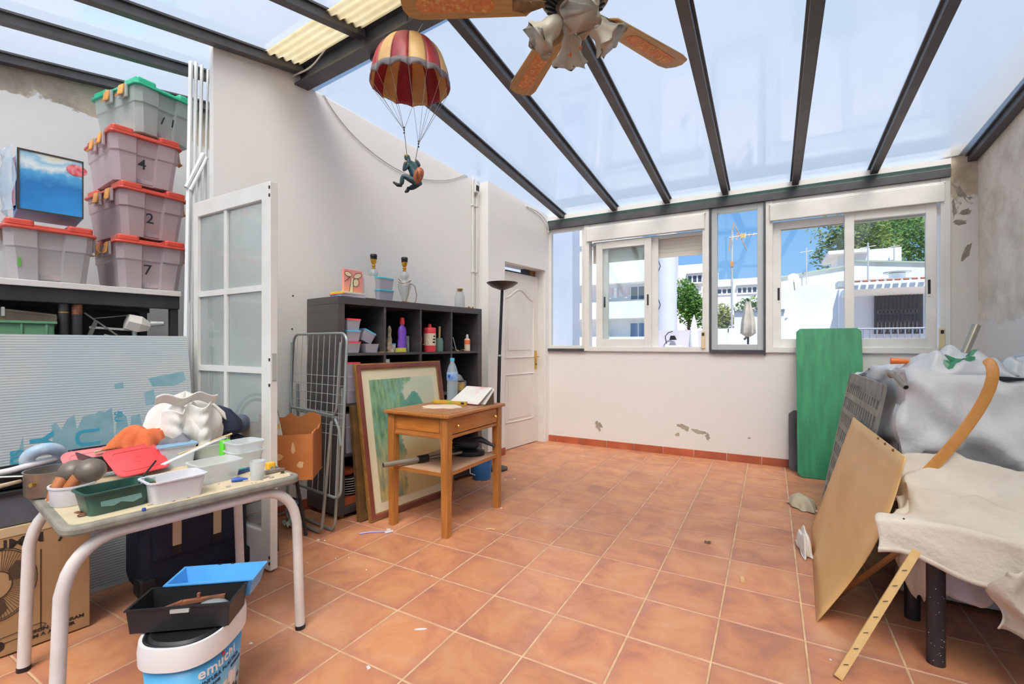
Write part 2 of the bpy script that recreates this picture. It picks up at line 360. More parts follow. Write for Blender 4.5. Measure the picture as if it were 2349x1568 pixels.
# ---------------------------------------------------------------- floor with tiles
YF = 5.12
floor = struct(MB().box(-4.5, 1.6, -2.4, 5.3, -.06, -.002).build('floor', m_grout), 'terracotta tiled floor with sandy grout')
def cam_px(x, y, z=0):
    c, s = cos(R(29.14)), sin(R(29.14)); xr = x*c+y*s; d = -x*s+y*c
    return (1174.5+1063*xr/d, 789.85-1063*(z-1.165)/d, d) if d > .05 else (0, 0, -1)
T = .31; GX, GY = -1.1204, 1.2226
tmesh = None; rest = MB()
hw = (T-.006)/2
for i in range(-11, 10):
    for j in range(-12, 14):
        x0, y0 = GX+i*T, GY+j*T
        xa, xb, ya, yb = max(x0, -4.45), min(x0+T, 1.49), max(y0, -2.35), min(y0+T, YF+.02)
        if xb-xa < .02 or yb-ya < .02: continue
        vis = False
        for xx, yy in ((xa, ya), (xb, ya), (xa, yb), (xb, yb)):
            u, v, d = cam_px(xx, yy)
            if d > 0 and -60 < u < 2410 and v < 1630: vis = True
        if not vis or (xa*NX[0]+ya*NX[1] < -3.3):
            rest.box(xa+.003, xb-.003, ya+.003, yb-.003, -.004, 0); continue
        full = abs(xb-xa-T) < 1e-4 and abs(yb-ya-T) < 1e-4
        if full and tmesh:
            o = bpy.data.objects.new('floor_tile', tmesh); COL.objects.link(o)
            o.location = (x0+T/2, y0+T/2, random.uniform(-.0008, .0004)); o.parent = floor
        else:
            w2, d2 = (xb-xa)/2-.003, (yb-ya)/2-.003; e = .0025
            mb = MB().add([(-w2,-d2,-.012),(w2,-d2,-.012),(w2,d2,-.012),(-w2,d2,-.012),(-w2,-d2,-.002),(w2,-d2,-.002),(w2,d2,-.002),(-w2,d2,-.002),
                           (-w2+e,-d2+e,0),(w2-e,-d2+e,0),(w2-e,d2-e,0),(-w2+e,d2-e,0)],
                          [(8,9,10,11)]+[(a, (a+1) % 4, 4+(a+1) % 4, 4+a) for a in range(4)]+[(4+a, 4+(a+1) % 4, 8+(a+1) % 4, 8+a) for a in range(4)])
            o = mb.build('floor_tile', m_tile, floor, ((xa+xb)/2, (ya+yb)/2, 0))
            if full: tmesh = o.data
o = rest.build('floor_tile_rest', m_tile, floor); o['kind'] = 'stuff'
# ---------------------------------------------------------------- walls
RW = 1.47                                   # right wall
def ridge_y(x): return 2.127-.0823*(x+2.89)
def zfar(y): return 2.655+.0945*(YF-y)      # underside of the far rafters
def znear(b): return 3.04-.14*(1.70-b)      # underside of the near rafters
wl = MB()                                   # long white wall, leans a little in plan; its top follows the roof
def slabwall(pts, a0, a1):                  # pts: (b, z) outline in the wall frame
    mb = MB(); mb.prism(pts, a0, a1, 'x'); return mb
zp = .06
slabwall([(1.15, 0), (3.60, 0), (3.60, zfar(Wp(-3.15, 3.6)[1])+zp), (1.72, 3.005), (1.70, znear(1.70)+zp), (1.15, znear(1.15)+zp)], -3.21, -3.15).build('wall_left', m_wall, None, rot=(0,0,-WA))
struct(bpy.data.objects['wall_left'], 'long white plaster wall behind the cube bookcase')
wd = sempty('wall_door', (0,0,0), -WA, 'white wall round the panelled door')
zb0 = zfar(Wp(-3.03, 3.6)[1])+zp; zb1 = zfar(Wp(-3.03, 4.76)[1])+zp; zb2 = zfar(Wp(-3.03, 3.874)[1])+zp; zb3 = zfar(Wp(-3.03, 4.66)[1])+zp
slabwall([(3.60, 0), (3.874, 0), (3.874, zb2), (3.60, zb0)], -3.25, -3.03).build('wall_pier', m_wall, wd)
slabwall([(3.874, 2.05), (4.66, 2.05), (4.66, zb3), (3.874, zb2)], -3.25, -3.03).build('wall_over_door', m_wall, wd)
slabwall([(4.66, 0), (4.80, 0), (4.80, zb1), (4.66, zb3)], -3.25, -3.03).build('wall_return', m_wall, wd)
struct(MB().box(-2.55, RW+.2, YF, YF+.2, 0, 1.085).build('wall_back', m_wall), 'low white wall under the windows')
wr = sempty('wall_right', (0,0,0), 0, 'flaking plaster wall beside the windows')
MB().box(RW, RW+.25, -2.4, YF+.2, 0, 3.25).build('wall_face', m_wallr, wr)
MB().box(1.297, RW, YF, YF+.2, 1.085, 2.75).build('wall_jamb', m_jamb, wr)
lump = MB()
rl = random.Random(3)
def lumpf(u, v):
    a = u*2*pi; th = v*pi; r = 1+.22*sin(3*a+1)*sin(2*th)+.12*sin(7*a)*cos(5*th)
    return (1.375+.115*r*sin(th)*cos(a), YF+.02+.07*r*sin(th)*sin(a), 2.78+.075*r*cos(th))
lump.grid(lumpf, 20, 12, True).build('plaster_lump', m_jamb, wr, smooth=True)
slabwall([(-2.6, 0), (1.80, 0), (1.80, 3.12), (1.70, znear(1.70)+zp), (-2.6, znear(-2.6)+zp)], -4.30, -4.15).build('wall_alcove', m_walla, None, rot=(0,0,-WA))
struct(bpy.data.objects['wall_alcove'], 'white alcove wall with flaked paint under the roof')
slabwall([(1.75, 0), (1.85, 0), (1.85, 3.15), (1.75, 3.15)], -4.15, -3.21).build('wall_alcove_end', m_walla, None, rot=(0,0,-WA)); struct(bpy.data.objects['wall_alcove_end'])
# behind the camera: low wall, and unseen glazing added to brighten the room
struct(MB().box(-5.0, RW+.2, -2.55, -2.4, 0, .45).build('wall_front', m_wall))
wg = sempty('unseen_fill_glazing', (0,0,0), 0, 'unseen translucent front added to light the room')
for k in range(7): MB().add([(-4.9+k*.93, -2.47, .45), (-3.98+k*.93, -2.47, .45), (-3.98+k*.93, -2.47, 2.75), (-4.9+k*.93, -2.47, 2.75)], [(3,2,1,0)]).keepn().build('pane', m_roof, wg)
for k in range(8): MB().box(-4.93+k*.93, -4.87+k*.93, -2.52, -2.44, .45, 2.75).build('post', m_steel, wg)
# chips in the paint
def chip(parent, cx, cz, w, h, seed, y=YF-.0012, rot=0):
    r = random.Random(seed); n = 15; pts = []
    for k in range(n):
        a = 2*pi*k/n; q = r.uniform(.45, 1.15)
        x, z = w*q*cos(a)/2, h*q*sin(a)/2; pts.append((cx+x*cos(rot)-z*sin(rot), cz+x*sin(rot)+z*cos(rot)))
    MB().prism(pts, y, y+.002, 'y').build('paint_chip', m_plaster, parent)
wb = bpy.data.objects['wall_back']
for k, (cx, cz, w, h, rt) in enumerate([(-1.72, .235, .10, .12, .2), (-.80, .30, .15, .07, -.4), (-.64, .265, .17, .06, -.25), (-.86, .215, .06, .05, 0), (-.56, .22, .05, .09, .3), (-.18, .245, .03, .025, 0)]):
    chip(wb, cx, cz, w, h, 10+k, rot=rt)
for k, (cx, cz, w, h, rt) in enumerate([(1.36, 2.42, .05, .22, .5), (1.40, 2.25, .10, .05, .1), (1.325, 2.28, .035, .2, 0), (1.36, 2.17, .12, .05, 0), (1.40, 1.93, .06, .18, -.2), (1.33, 2.52, .03, .08, 0), (1.42, 2.36, .03, .03, 0)]):
    chip(wr, cx, cz, w, h, 40+k, rot=rt)
# skirting tiles
sk = sempty('baseboard_back', (0,0,0), 0, 'terracotta skirting tiles')
xs = -2.36; k = 0
while xs < RW-.02:
    w = .12 if k == 0 else .31
    MB().box(0, min(w-.006, RW-xs-.004), 0, .012, 0, .075).build('skirting_tile', m_base, sk, (xs, YF-.012, 0), bev=.002); xs += w; k += 1
skl = sempty('baseboard_left', (0,0,0), -WA, 'terracotta skirting tiles along the long wall')
b = 1.15
while b < 3.58:
    MB().box(-3.15, -3.138, 0, .304, 0, .075).build('skirting_tile', m_base, skl, (0, b, 0), bev=.002); b += .31
MB().box(-3.15, -3.03, 3.588, 3.60, 0, .075).build('skirting_tile', m_base, skl, bev=.002)
MB().box(-3.03, -3.018, 3.60, 3.872, 0, .075).build('skirting_tile', m_base, skl, bev=.002)
# ---------------------------------------------------------------- roof: panels, rafters, ridge
ceil = sempty('ceiling', (0,0,0), 0, 'translucent ribbed roof panels on dark steel rafters')
RX = [-2.156, -1.521, -.954, -.391, .204, .792, 1.435]
def quadslab(p, t=0.0):
    mb = MB(); n = len(p)
    if not t: mb.keep = True; return mb.add(list(p), [tuple(range(n-1, -1, -1))])      # thin sheet, one skin
    top = [(x, y, z+t) for x, y, z in p]
    return mb.add(list(p)+top, [tuple(range(n-1, -1, -1)), tuple(range(n, 2*n))]+[(i, (i+1) % n, n+(i+1) % n, n+i) for i in range(n)])
for x in RX:
    y1 = ridge_y(x)+.03; y2 = YF+.12
    mb = MB(); z1, z2 = zfar(y1)+.03, zfar(y2)+.03
    mb.bar((x, y1, z1), (x, y2, z2), .055, .06); mb.bar((x, y1, z1+.024), (x, y2, z2+.024), .085, .012)
    mb.build('rafter', m_steel, ceil)
ex = [-3.35]+RX+[1.62]
for x0, x1 in zip(ex, ex[1:]):
    p = [(x0+.003, ridge_y(x0), zfar(ridge_y(x0))+zp), (x1-.003, ridge_y(x1), zfar(ridge_y(x1))+zp), (x1-.003, YF+.25, zfar(YF+.25)+zp), (x0+.003, YF+.25, zfar(YF+.25)+zp)]
    quadslab(p).build('roof_panel', m_roof, ceil)
# near slope, in the wall frame
na = [-4.12, -3.60, -3.10, -2.45, -1.80, -1.15, -.50, .15, .80, 1.45]
def ridge_b(a):                            # where a line a=const meets the ridge
    b = 1.7
    for _ in range(20):
        x, y, _z = Wp(a, b); b += ridge_y(x)-y
    return b
for a in na:
    b1 = ridge_b(a)-.03; b0 = -2.55
    mb = MB(); p, q = Wp(a, b0, znear(b0)+.03), Wp(a, b1, znear(b1)+.03)
    mb.bar(p, q, .055, .06); mb.bar((p[0], p[1], p[2]+.024), (q[0], q[1], q[2]+.024), .085, .012)
    mb.build('rafter', m_steel, ceil)
ea = [-4.35]+na[1:]+[2.2]
for a0, a1 in zip(ea, ea[1:]):
    pts = []
    for a, b in ((a0+.003, -2.7), (a1-.003, -2.7), (a1-.003, ridge_b(a1)), (a0+.003, ridge_b(a0))):
        pts.append((a, b, znear(b)+zp))
    quadslab(pts).build('roof_panel', m_roof, ceil, rot=(0,0,-WA))
# ridge beam (I profile) and cream ribbed flashing beside it
rb = MB(); rd = Vector((.9966, -.082, 0)); p0 = Vector((-2.93, 2.13, 0)); p1 = p0+rd*4.5
for zc, w, h in ((3.098, .10, .012), (2.976, .10, .012), (3.037, .014, .122)): rb.bar(p0+Vector((0,0,zc)), p1+Vector((0,0,zc)), w, h)
rb.bar(p0+Vector((.0,0,3.037)), p0+rd*.008+Vector((0,0,3.037)), .10, .134)
rb.build('ridge_beam', m_steel, ceil)
fl = MB()
def flf(u, v):
    q = p0+rd*(u*4.4)+Vector((rd.y, -rd.x, 0))*(.06+.24*v)
    return (q.x, q.y, 3.075-.14*(.24*v)+.008*sin(v*9*pi))
fl.grid(flf, 2, 40).build('ridge_flashing', m_cream, ceil, smooth=True)
# white lining strip where roof meets the long wall and the head beam
MB().box(-2.36, 1.30, YF-.03, YF+.16, 2.652, 2.70).build('eaves_lining', m_wall, ceil)
# ---------------------------------------------------------------- windows in the back wall
hb = sempty('trim_1', (0,0,0), 0, 'dark steel head beam over the windows')
MB().box(-2.375, 1.297, YF-.045, YF+.12, 2.545, 2.615).build('head_beam', m_steel, hb, bev=.003)
MB().box(-2.375, 1.297, YF-.035, YF+.12, 2.618, 2.636).build('green_rail', m_green, hb)
MB().box(-2.375, 1.297, YF-.03, YF+.12, 2.639, 2.652).build('green_rail', m_green, hb)
MB().box(-2.395, -2.345, YF-.03, YF+.1, 1.085, 2.545).build('post', m_steel, hb, bev=.002)
MB().box(-2.345, -1.886, YF-.03, YF+.1, 1.085, 1.118).build('sill_rail', m_steel, hb, bev=.002)
MB().box(-.543, -.525, YF-.03, YF+.1, 1.085, 2.545).build('post', m_steel, hb)
MB().box(-.525, -.056, YF-.03, YF+.1, 1.075, 1.112).build('sill_rail', m_steel, hb)
MB().box(-.056, -.040, YF-.03, YF+.1, 1.06, 2.545).build('post', m_steel, hb)
def fixed(name, x0, x1, z0, z1, w, mat, label):
    r = sempty(name, (0,0,0), 0, label); y0, y1 = YF-.005, YF+.05
    MB().box(x0, x0+w, y0, y1, z0, z1).box(x1-w, x1, y0, y1, z0, z1).box(x0+w, x1-w, y0, y1, z0, z0+w).box(x0+w, x1-w, y0, y1, z1-w, z1).build('window_frame', mat, r, bev=.002)
    MB().box(x0+w, x1-w, YF+.02, YF+.025, z0+w, z1-w).build('pane', m_glass, r)
fixed('window_1', -2.345, -1.886, 1.118, 2.545, .035, m_white, 'narrow fixed pane next to the door')
fixed('window_3', -.525, -.056, 1.112, 2.545, .055, m_alu, 'narrow fixed pane between the sliding windows')
def sash(r, x0, x1, z0, z1, y, w, handle_x):
    s = MB().box(x0, x0+w, y, y+.028, z0, z1).box(x1-w, x1, y, y+.028, z0, z1).box(x0+w, x1-w, y, y+.028, z0, z0+w*1.15).box(x0+w, x1-w, y, y+.028, z1-w, z1).build('sash', m_white, r, bev=.003)
    MB().box(x0+w-.004, x1-w+.004, y+.012, y+.016, z0+w*1.1, z1-w+.004).build('pane', m_glass, s)
    if handle_x is not None:
        MB().box(handle_x-.012, handle_x+.012, y-.004, y, z0+.43, z0+.60).build('lock_plate', m_white, s)
        MB().box(handle_x-.009, handle_x+.009, y-.006, y-.002, z0+.45, z0+.57).build('finger_pull', m_dark, s)
def slider(name, x0, x1, label, sashes, blind):
    r = sempty(name, (0,0,0), 0, label); z0, z1 = 1.09, 2.545
    f = MB().box(x0, x0+.06, YF-.025, YF+.09, z0, z1).box(x1-.06, x1, YF-.025, YF+.09, z0, z1).box(x0+.06, x1-.06, YF-.025, YF+.09, z0, z0+.05).box(x0+.06, x1-.06, YF-.02, YF+.09, z1-.045, z1)
    f.box(x0+.06, x1-.06, YF+.07, YF+.09, 2.31, 2.345); f.build('window_frame', m_white, r, bev=.003)
    MB().box(x0+.035, x1-.04, YF-.05, YF+.0, 2.345, 2.497).box(x0+.03, x1-.03, YF-.04, YF+.0, 2.497, 2.51).build('shutter_box', m_white, r, bev=.006)
    for s in sashes: sash(r, *s)
    bl = MB(); z = 2.36
    while z > blind:
        bl.box(x0+.07, x1-.07, YF+.095, YF+.103, z-.036, z); bl.box(x0+.07, x1-.07, YF+.098, YF+.101, z-.04, z-.036); z -= .04
    bl.box(x0+.07, x1-.07, YF+.092, YF+.106, z-.05, z); bl.build('roller_shutter', M('shutter_slat', '#d9d4c6', .5), r)
    wx = x1-.055
    w = MB().box(wx-.02, wx+.02, YF-.04, YF-.025, 1.125, 1.30).build('strap_winder', m_tan, r, bev=.004)
    MB().box(wx-.01, wx+.01, YF-.044, YF-.038, 1.255, 1.285).build('strap_slot', m_dark, w)
    MB().box(wx-.008, wx+.008, YF-.032, YF-.029, 1.30, 2.35).build('strap', m_white, r)
slider('window_2', -1.886, -.544, 'sliding white window with one half open and the shutter part down',
       [(-1.745, -1.125, 1.14, 2.325, YF-.012, .075, -1.16), (-1.69, -1.06, 1.14, 2.325, YF+.03, .075, -1.655)], 2.16)
slider('window_4', -.040, 1.297, 'sliding white window beside the flaking wall',
       [(.02, .66, 1.14, 2.345, YF+.03, .07, .07), (.585, 1.215, 1.14, 2.345, YF-.012, .07, 1.165)], 2.33)
# ---------------------------------------------------------------- panelled door in the left wall
dr = sempty('door_1', (0,0,0), -WA, 'white panelled inner door with a brass handle')
b0, b1, zt = 3.905, 4.648, 1.975
leaf = MB().box(-3.165, -3.13, b0, b1, .008, zt).build('door_leaf', M('white_door_paint', '#e6e2dc', .42, col2='#dcd7cf', scale=2), dr, bev=.002)
MB().box(-3.20, -3.05, 3.874, 3.902, 0, 2.05).box(-3.20, -3.05, 4.65, 4.66, 0, 2.05).build('door_frame', m_white, dr)
def ring2(pts_o, w, h, a):
    """raised moulding following a closed outline in the door plane"""
    mb = MB(); mb.tube([(a, p[0], p[1]) for p in pts_o], w, 6, closed=True); return mb
pa, pb = b0+.10, b1-.10
top = [(pa, 1.02), (pb, 1.02), (pb, 1.68)]+[(pb+(pa-pb)*t, 1.68+.11*sin(pi*t)**2) for t in [i/12 for i in range(1, 12)]]+[(pa, 1.68)]
low = [(pa, .30), (pb, .30), (pb, .83), (pa, .83)]
for o_ in (top, low): ring2(o_, .011, .01, -3.129).build('panel_moulding', MATS['white_door_paint'], dr)
for o_ in (top, low):
    cx = sum(p[0] for p in o_)/len(o_); cz = sum(p[1] for p in o_)/len(o_)
    q = [(cx+(p[0]-cx)*.8, cz+(p[1]-cz)*.87) for p in o_]
    MB().prism(q, -3.131, -3.123, 'x').build('raised_panel', MATS['white_door_paint'], dr, bev=.003)
hp = MB().prism(rounded(.042, .225, .012, 3, b1-.05, .98), -3.13, -3.124, 'x').build('handle_plate', m_brass, dr)
MB().tube([(-3.126, b1-.05, 1.02), (-3.085, b1-.05, 1.02), (-3.078, b1-.065, 1.02), (-3.078, b1-.15, 1.017)], .008, 8).build('lever', m_brass, hp, smooth=True)
MB().tube([(-3.126, b1-.05, .93), (-3.118, b1-.05, .93)], .008, 10).build('keyhole', m_dark, hp)
tr = MB().box(-3.22, -3.17, 3.90, 4.655, 1.98, 2.0).box(-3.22, -3.17, 4.42, 4.655, 2.0, 2.05); tr.build('transom_bar', M('dark_transom', '#3a3a3c', .5), dr)
MB().box(-3.20, -3.17, 4.54, 4.65, 1.99, 2.05).build('wood_block', M('transom_wood', '#9a6a3e', .6), dr)
# blocks the view past the door head
# ---------------------------------------------------------------- glazed door leaf standing open at the end of the long wall
d2 = sempty('door_2', (-2.99, 1.50, 0), atan2(-.017, .76), 'open white glazed door leaf with glazing bars')
DW, DH = .765, 2.0; sw = .075
f = MB().box(0, .05, -.02, .02, .01, DH).box(DW-sw, DW, -.02, .02, .01, DH).box(.05, DW-sw, -.02, .02, DH-.085, DH).box(.05, DW-sw, -.02, .02, .01, .20).build('door_frame', m_white, d2, bev=.003)
zs = [.20, .615, 1.03, 1.46, DH-.085]; xm = .335
for z in zs[1:-1]: MB().box(.05, DW-sw, -.014, .014, z-.016, z+.016).build('glazing_bar', m_white, d2)
for z0, z1 in zip(zs, zs[1:]): MB().box(xm-.014, xm+.014, -.014, .014, z0+(.016 if z0 != zs[0] else 0), z1-(.016 if z1 != zs[-1] else 0)).build('glazing_bar', m_white, d2)
m_pane = glass_mat('dusty_glass', (.86, .91, .90), haze=.30, hazecol=(.66, .70, .69))
for z0, z1 in zip(zs, zs[1:]):
    for x0, x1 in ((.05, xm-.014), (xm+.014, DW-sw)): MB().box(x0, x1, -.003, .003, z0, z1).build('pane', m_pane, d2)
for z in (1.96, 1.92, 1.08, .95, .07, .04): MB().box(DW-.012, DW-.002, -.023, -.019, z, z+.015).build('screw_hole', m_dark, d2)
MB().box(DW, DW+.003, -.012, .012, .98, 1.12).build('lock_plate', m_alu, d2)
# ---------------------------------------------------------------- outside the windows
m_lime = M('limewashed_wall', '#efeff0', .8, col2='#e3e4e6', scale=.8)
m_lime_shade = M('shaded_lime_wall', '#c9cdda', .8, col2='#bfc5d6', scale=1.2)  # lime wall with the bluish outdoor shade put into its colour
m_stain = M('stained_lime_wall', '#ebe9e2', .85, col2='#cfcbbf', scale=1.5, lo=.45, hi=.75)
m_wfr = M('window_white', '#e9e9ea', .5)
m_wdark = M('far_window_glass', '#4a5568', .2, spec=.6)
m_wblue = M('blue_shutter', '#6f86ad', .6)
m_terrace = M('terrace_floor', '#c9b7a6', .8, col2='#b8a493', scale=2)
m_leaf = M('leaf_green', '#3f6b2a', .6, col2='#5d8a34', scale=1.3, translucent=.25)
m_leaf2 = M('leaf_olive', '#7f8f46', .6, col2='#5f7c3a', scale=1.0, translucent=.25)
m_leafy = M('leaf_yellow', '#a59a4c', .6, col2='#76813e', scale=2.0, translucent=.25)
m_bark = M('bark', '#6b5744', .9, col2='#54432f', scale=9)
struct(MB().box(-60, 60, YF+.2, 90, -.5, -.1).build('ground', m_terrace), 'terraces and ground outside')
def leaves(mb, c, rx, ry, rz, n, size, rng, fill=.35):
    for _ in range(n):
        while True:
            d = Vector((rng.gauss(0, 1), rng.gauss(0, 1), rng.gauss(0, 1)))
            if d.length > .1: break
        d.normalize(); q = rng.uniform(fill, 1)**.5*(1+.18*sin(5*d.x+3*d.z)+.12*sin(9*d.y))
        p = Vector((c[0]+d.x*rx*q, c[1]+d.y*ry*q, c[2]+d.z*rz*q))
        a = Vector((rng.uniform(-1, 1), rng.uniform(-1, 1), rng.uniform(-.6, .6))).normalized(); b = a.orthogonal().normalized()
        s = size*rng.uniform(.6, 1.3)
        mb.add([p-a*s, p+b*s*.45, p+a*s, p-b*s*.45], [(0, 1, 2, 3)])
def tree(name, label, base, crown, rx, rz, n, size, mat, seed, group=None, blobs=5):
    rng = random.Random(seed); t = thing(name, label, 'tree', base, 0, group)
    h = crown[2]-base[2]
    MB().tube([(0, 0, 0), (.06*rx, 0, h*.5), (0, .05*rx, h)], [.10*rx+.03, .07*rx+.02, .03*rx+.01], 8).build('trunk', m_bark, t, smooth=True)
    mb = MB(); c = Vector(crown)-Vector(base)
    for k in range(blobs):
        a = 2*pi*k/blobs+seed; q = .45 if k else 0
        leaves(mb, (c.x+rx*q*cos(a), c.y+rx*q*sin(a), c.z+rz*q*sin(a*1.7)), rx*.68, rx*.68, rz*.68, n//blobs, size, rng)
    mb.build('foliage', mat, t)
    return t
def bldg(name, label, base): return thing(name, label, 'building', base)
def wn(parent, base, x0, x1, z0, z1, y, panes=2, glass=None, frame=.06):
    """window on a wall facing the room: frame proud, each pane a piece"""
    f = MB(); f.box(x0, x1, y-.10, y, z1-frame, z1).box(x0, x1, y-.10, y, z0, z0+frame)
    xs = [x0+(x1-x0)*k/panes for k in range(panes+1)]
    for x in xs: f.box(max(x-frame/2, x0), min(x+frame/2, x1), y-.10, y, z0+frame, z1-frame)
    o = f.build('window', m_wfr, parent, tuple(-c for c in base))
    for a, b in zip(xs, xs[1:]): MB().box(a+frame/2, b-frame/2, y-.05, y-.02, z0+frame, z1-frame).build('pane', glass or m_wdark, o)
# shaded end wall of this house, close by on the left
e = atY(1313, 700, 6.4).x
struct(MB().box(-4.6, e, 6.4, 6.7, -.1, 3.6).build('wall_terrace', m_lime_shade), 'pale shaded wall just outside the narrow pane')
# apartment block with balconies
Y = 34.0; xl, xr = atY(1285, 700, Y).x, atY(1506, 700, Y).x
def zat(v, y, u=1420): return atY(u, v, y).z
base = (xl, Y, 0); bk = bldg('apartment_block', 'white apartment block with stepped balconies beyond the open window', base); off = (-xl, -Y, 0)
MB().box(xl, xr, Y+1.6, Y+9, -.1, zat(545, Y)).build('wall', m_lime, bk, off)
MB().box(xl-1, xl+4.2, Y+1.4, Y+8, zat(545, Y), zat(500, Y)).build('roof_storey', m_lime, bk, off)
MB().box(xl+3.9, xr-1.5, Y+1.9, Y+8, zat(545, Y), zat(535, Y)).build('roof_slab', m_stain, bk, off)
for k, (vt, vb) in enumerate([(606, 645), (691, 726), (772, 800)]):
    zt_, zb_ = zat(vt, Y), zat(vb, Y)
    MB().box(xl, xr-.3, Y, Y+.2, zb_, zt_).build('balcony_front', m_lime, bk, off)
    MB().box(xl, xr-.3, Y, Y+1.6, zb_-.12, zb_).build('balcony_floor', m_lime, bk, off)
    MB().box(xl+3.4, xl+3.6, Y+.2, Y+1.6, zb_, zt_+.25).build('balcony_divider', m_lime, bk, off)
for (u0, u1, v0, v1, gl) in [(1447, 1482, 658, 690, m_wdark), (1446, 1484, 740, 776, m_wblue), (1314, 1320, 668, 694, m_wdark), (1314, 1320, 745, 775, m_wblue)]:
    wn(bk, base, atY(u0, 700, Y+1.6).x, atY(u1, 700, Y+1.6).x, zat(v1, Y+1.6), zat(v0, Y+1.6), Y+1.6, 2, gl)
cl = [('#e9d7d2', .5), ('#d8c3c6', .6), ('#c9b0ae', .45), ('#efe6e2', .55), ('#b9a6b0', .5), ('#e2c9c9', .5)]
for k in range(9):
    x = atY(1393+6.2*k, 660, Y+.5).x; h, l = cl[k % 6]
    w = tag(MB().box(-.09, .09, -.01, .01, -l*1.4, 0).build('washing', M('washing_%d' % (k % 6), h, .9), None, (x, Y+.5, zat(659, Y+.5)), bev=.01), '%s piece of washing on the balcony line, %s' % (['cream', 'dusty pink', 'tan', 'white', 'mauve', 'pale rose'][k % 6], ['at the window end', 'in the middle of the line'][k < 6]), 'laundry', 'washing on the balcony')
tag(MB().tube([(atY(1388, 0, Y+.5).x, Y+.5, zat(659, Y+.5)), (atY(1448, 0, Y+.5).x, Y+.5, zat(658, Y+.5))], .015, 5).build('washing_line', m_alu), 'thin washing line across the apartment block balcony', 'line')
# round pale stair tower and parapet on the terrace
p = atY(1524, 700, 9.0)
tw = thing('stair_tower', 'round pale tower with wire hooks outside the open window', 'tower', (p.x, 9.2, 0))
MB().lathe([(.19, -.1), (.19, 4.0), (.17, 4.05), (0, 4.06)], 28).build('shaft', m_lime_shade, tw, smooth=True)
for v in (612, 700):
    z = atY(1510, v, 9.0).z; MB().tube([(-.16, -.19, z+.14), (-.10, -.25, z+.12), (-.06, -.27, z), (-.10, -.25, z-.10), (-.16, -.19, z-.12)], .008, 6).build('wire_hook', m_dark, tw)
y = 8.0; zt_ = atY(1560, 757, y).z
struct(MB().box(atY(1490, 0, y).x, atY(1640, 0, y).x, y, y+.2, -.1, zt_).build('wall_parapet', M('lilac_lime_wall', '#cfcbd8', .8)), 'lilac parapet wall outside the open window')
t = thing('outdoor_lamp', 'small dark curved lamp on the lilac parapet', 'lamp', (atY(1528, 0, 7.9).x, 7.93, zt_-.22))
MB().tube([(0, 0, 0), (-.02, 0, .12), (.03, 0, .18), (.10, 0, .2)], .008, 6).build('arm', m_dark, t)
MB().prism([(.05, .06), (.16, .06), (.13, .13), (.07, .13)], -.03, .03, 'y').build('lamp_head', m_dark, t)
tag(MB().box(-.14, .14, -.06, .06, 0, .09).build('planter_box', m_lime, None, (atY(1545, 0, 7.8).x, 7.85, zt_-.34), bev=.01), 'white block fixed below the curved outdoor lamp', 'block')
pp = atY(1592, 780, 7.2)
ps = thing('folded_parasol', 'small closed white parasol by the open window edge', 'parasol', (pp.x, 7.2, -.1))
MB().lathe([(.05, 1.15), (.075, 1.25), (.05, 1.5), (.01, 1.68), (0, 1.69)], 12, fn=lambda q, a, r, z: (q[0]*(1+.25*sin(a*6)), q[1]*(1+.25*sin(a*6)), q[2])).build('canopy', m_lime, ps, smooth=True)
MB().tube([(0, 0, 0), (0, 0, 1.7)], .012, 8).build('pole', m_alu, ps)
# trees
b_ = atY(1578, 752, 22); c_ = atY(1580, 700, 22)
tree('street_tree', 'dark green tree seen through the open half of the window', (b_.x, 22, -.1), c_, .80, 1.15, 2600, .085, m_leaf, 3)
b_ = atY(1662, 752, 13); c_ = atY(1662, 728, 13)
tree('shrub', 'yellowish shrub behind the antenna pole', (b_.x, 13, -.1), c_, .30, .34, 900, .05, m_leafy, 5, blobs=4)
b_ = atY(1716, 700, 12.5)
tree('shrub', 'thin grey-green shrub above the closed parasol', (b_.x, 14.6, -.1), atY(1714, 698, 14.6), .42, .22, 420, .05, m_leaf2, 9, blobs=4)
for k, (u, v, r_, rz, m, lab) in enumerate([(1965, 545, 2.6, 2.3, m_leaf2, 'olive green tree rising behind the white roof block'), (2085, 560, 2.8, 2.6, m_leaf, 'dense green tree behind the gabled house'), (2040, 515, 2.4, 1.7, m_leaf2, 'pale tree crown above the gabled house')]):
    c_ = atY(u, v, 42+k*7); tree('broadleaf_tree', lab, (c_.x, 42+k*7, -.1), c_, r_*(1+.16*k), rz, 2600, .20, m, 20+k)
# long white building in the middle distance
Y = 55.0; base = (atY(1500, 0, Y).x, Y, 0); lb = bldg('school_building', 'long white building with ribbon windows under the sky', base); off = tuple(-c for c in base)
z_ = lambda v, u=1690: atY(u, v, Y).z
MB().box(atY(1540, 0, Y).x, atY(1830, 0, Y).x, Y, Y+8, -.1, z_(639)).build('wall', m_lime, lb, off)
MB().box(atY(1554, 0, Y).x, atY(1632, 0, Y).x, Y-.3, Y+8, z_(639), z_(607, 1590)).build('upper_wall', m_lime, lb, off)
for (u0, u1, v0, v1, n) in [(1578, 1612, 630, 651, 3), (1645, 1679, 660, 676, 3), (1691, 1737, 656, 674, 4)]:
    x0, x1 = atY(u0, 0, Y).x, atY(u1, 0, Y).x; yy = Y-.3 if u0 < 1600 else Y
    wn(lb, base, x0, x1, z_(v1, (u0+u1)/2), z_(v0, (u0+u1)/2), yy, n, m_wdark, .14)
    MB().box(x0-.1, x1+.1, yy-.3, yy, z_(v0, (u0+u1)/2), z_(v0, (u0+u1)/2)+.12).build('window_hood', M('grey_hood', '#8f93a0', .7), lb, off)
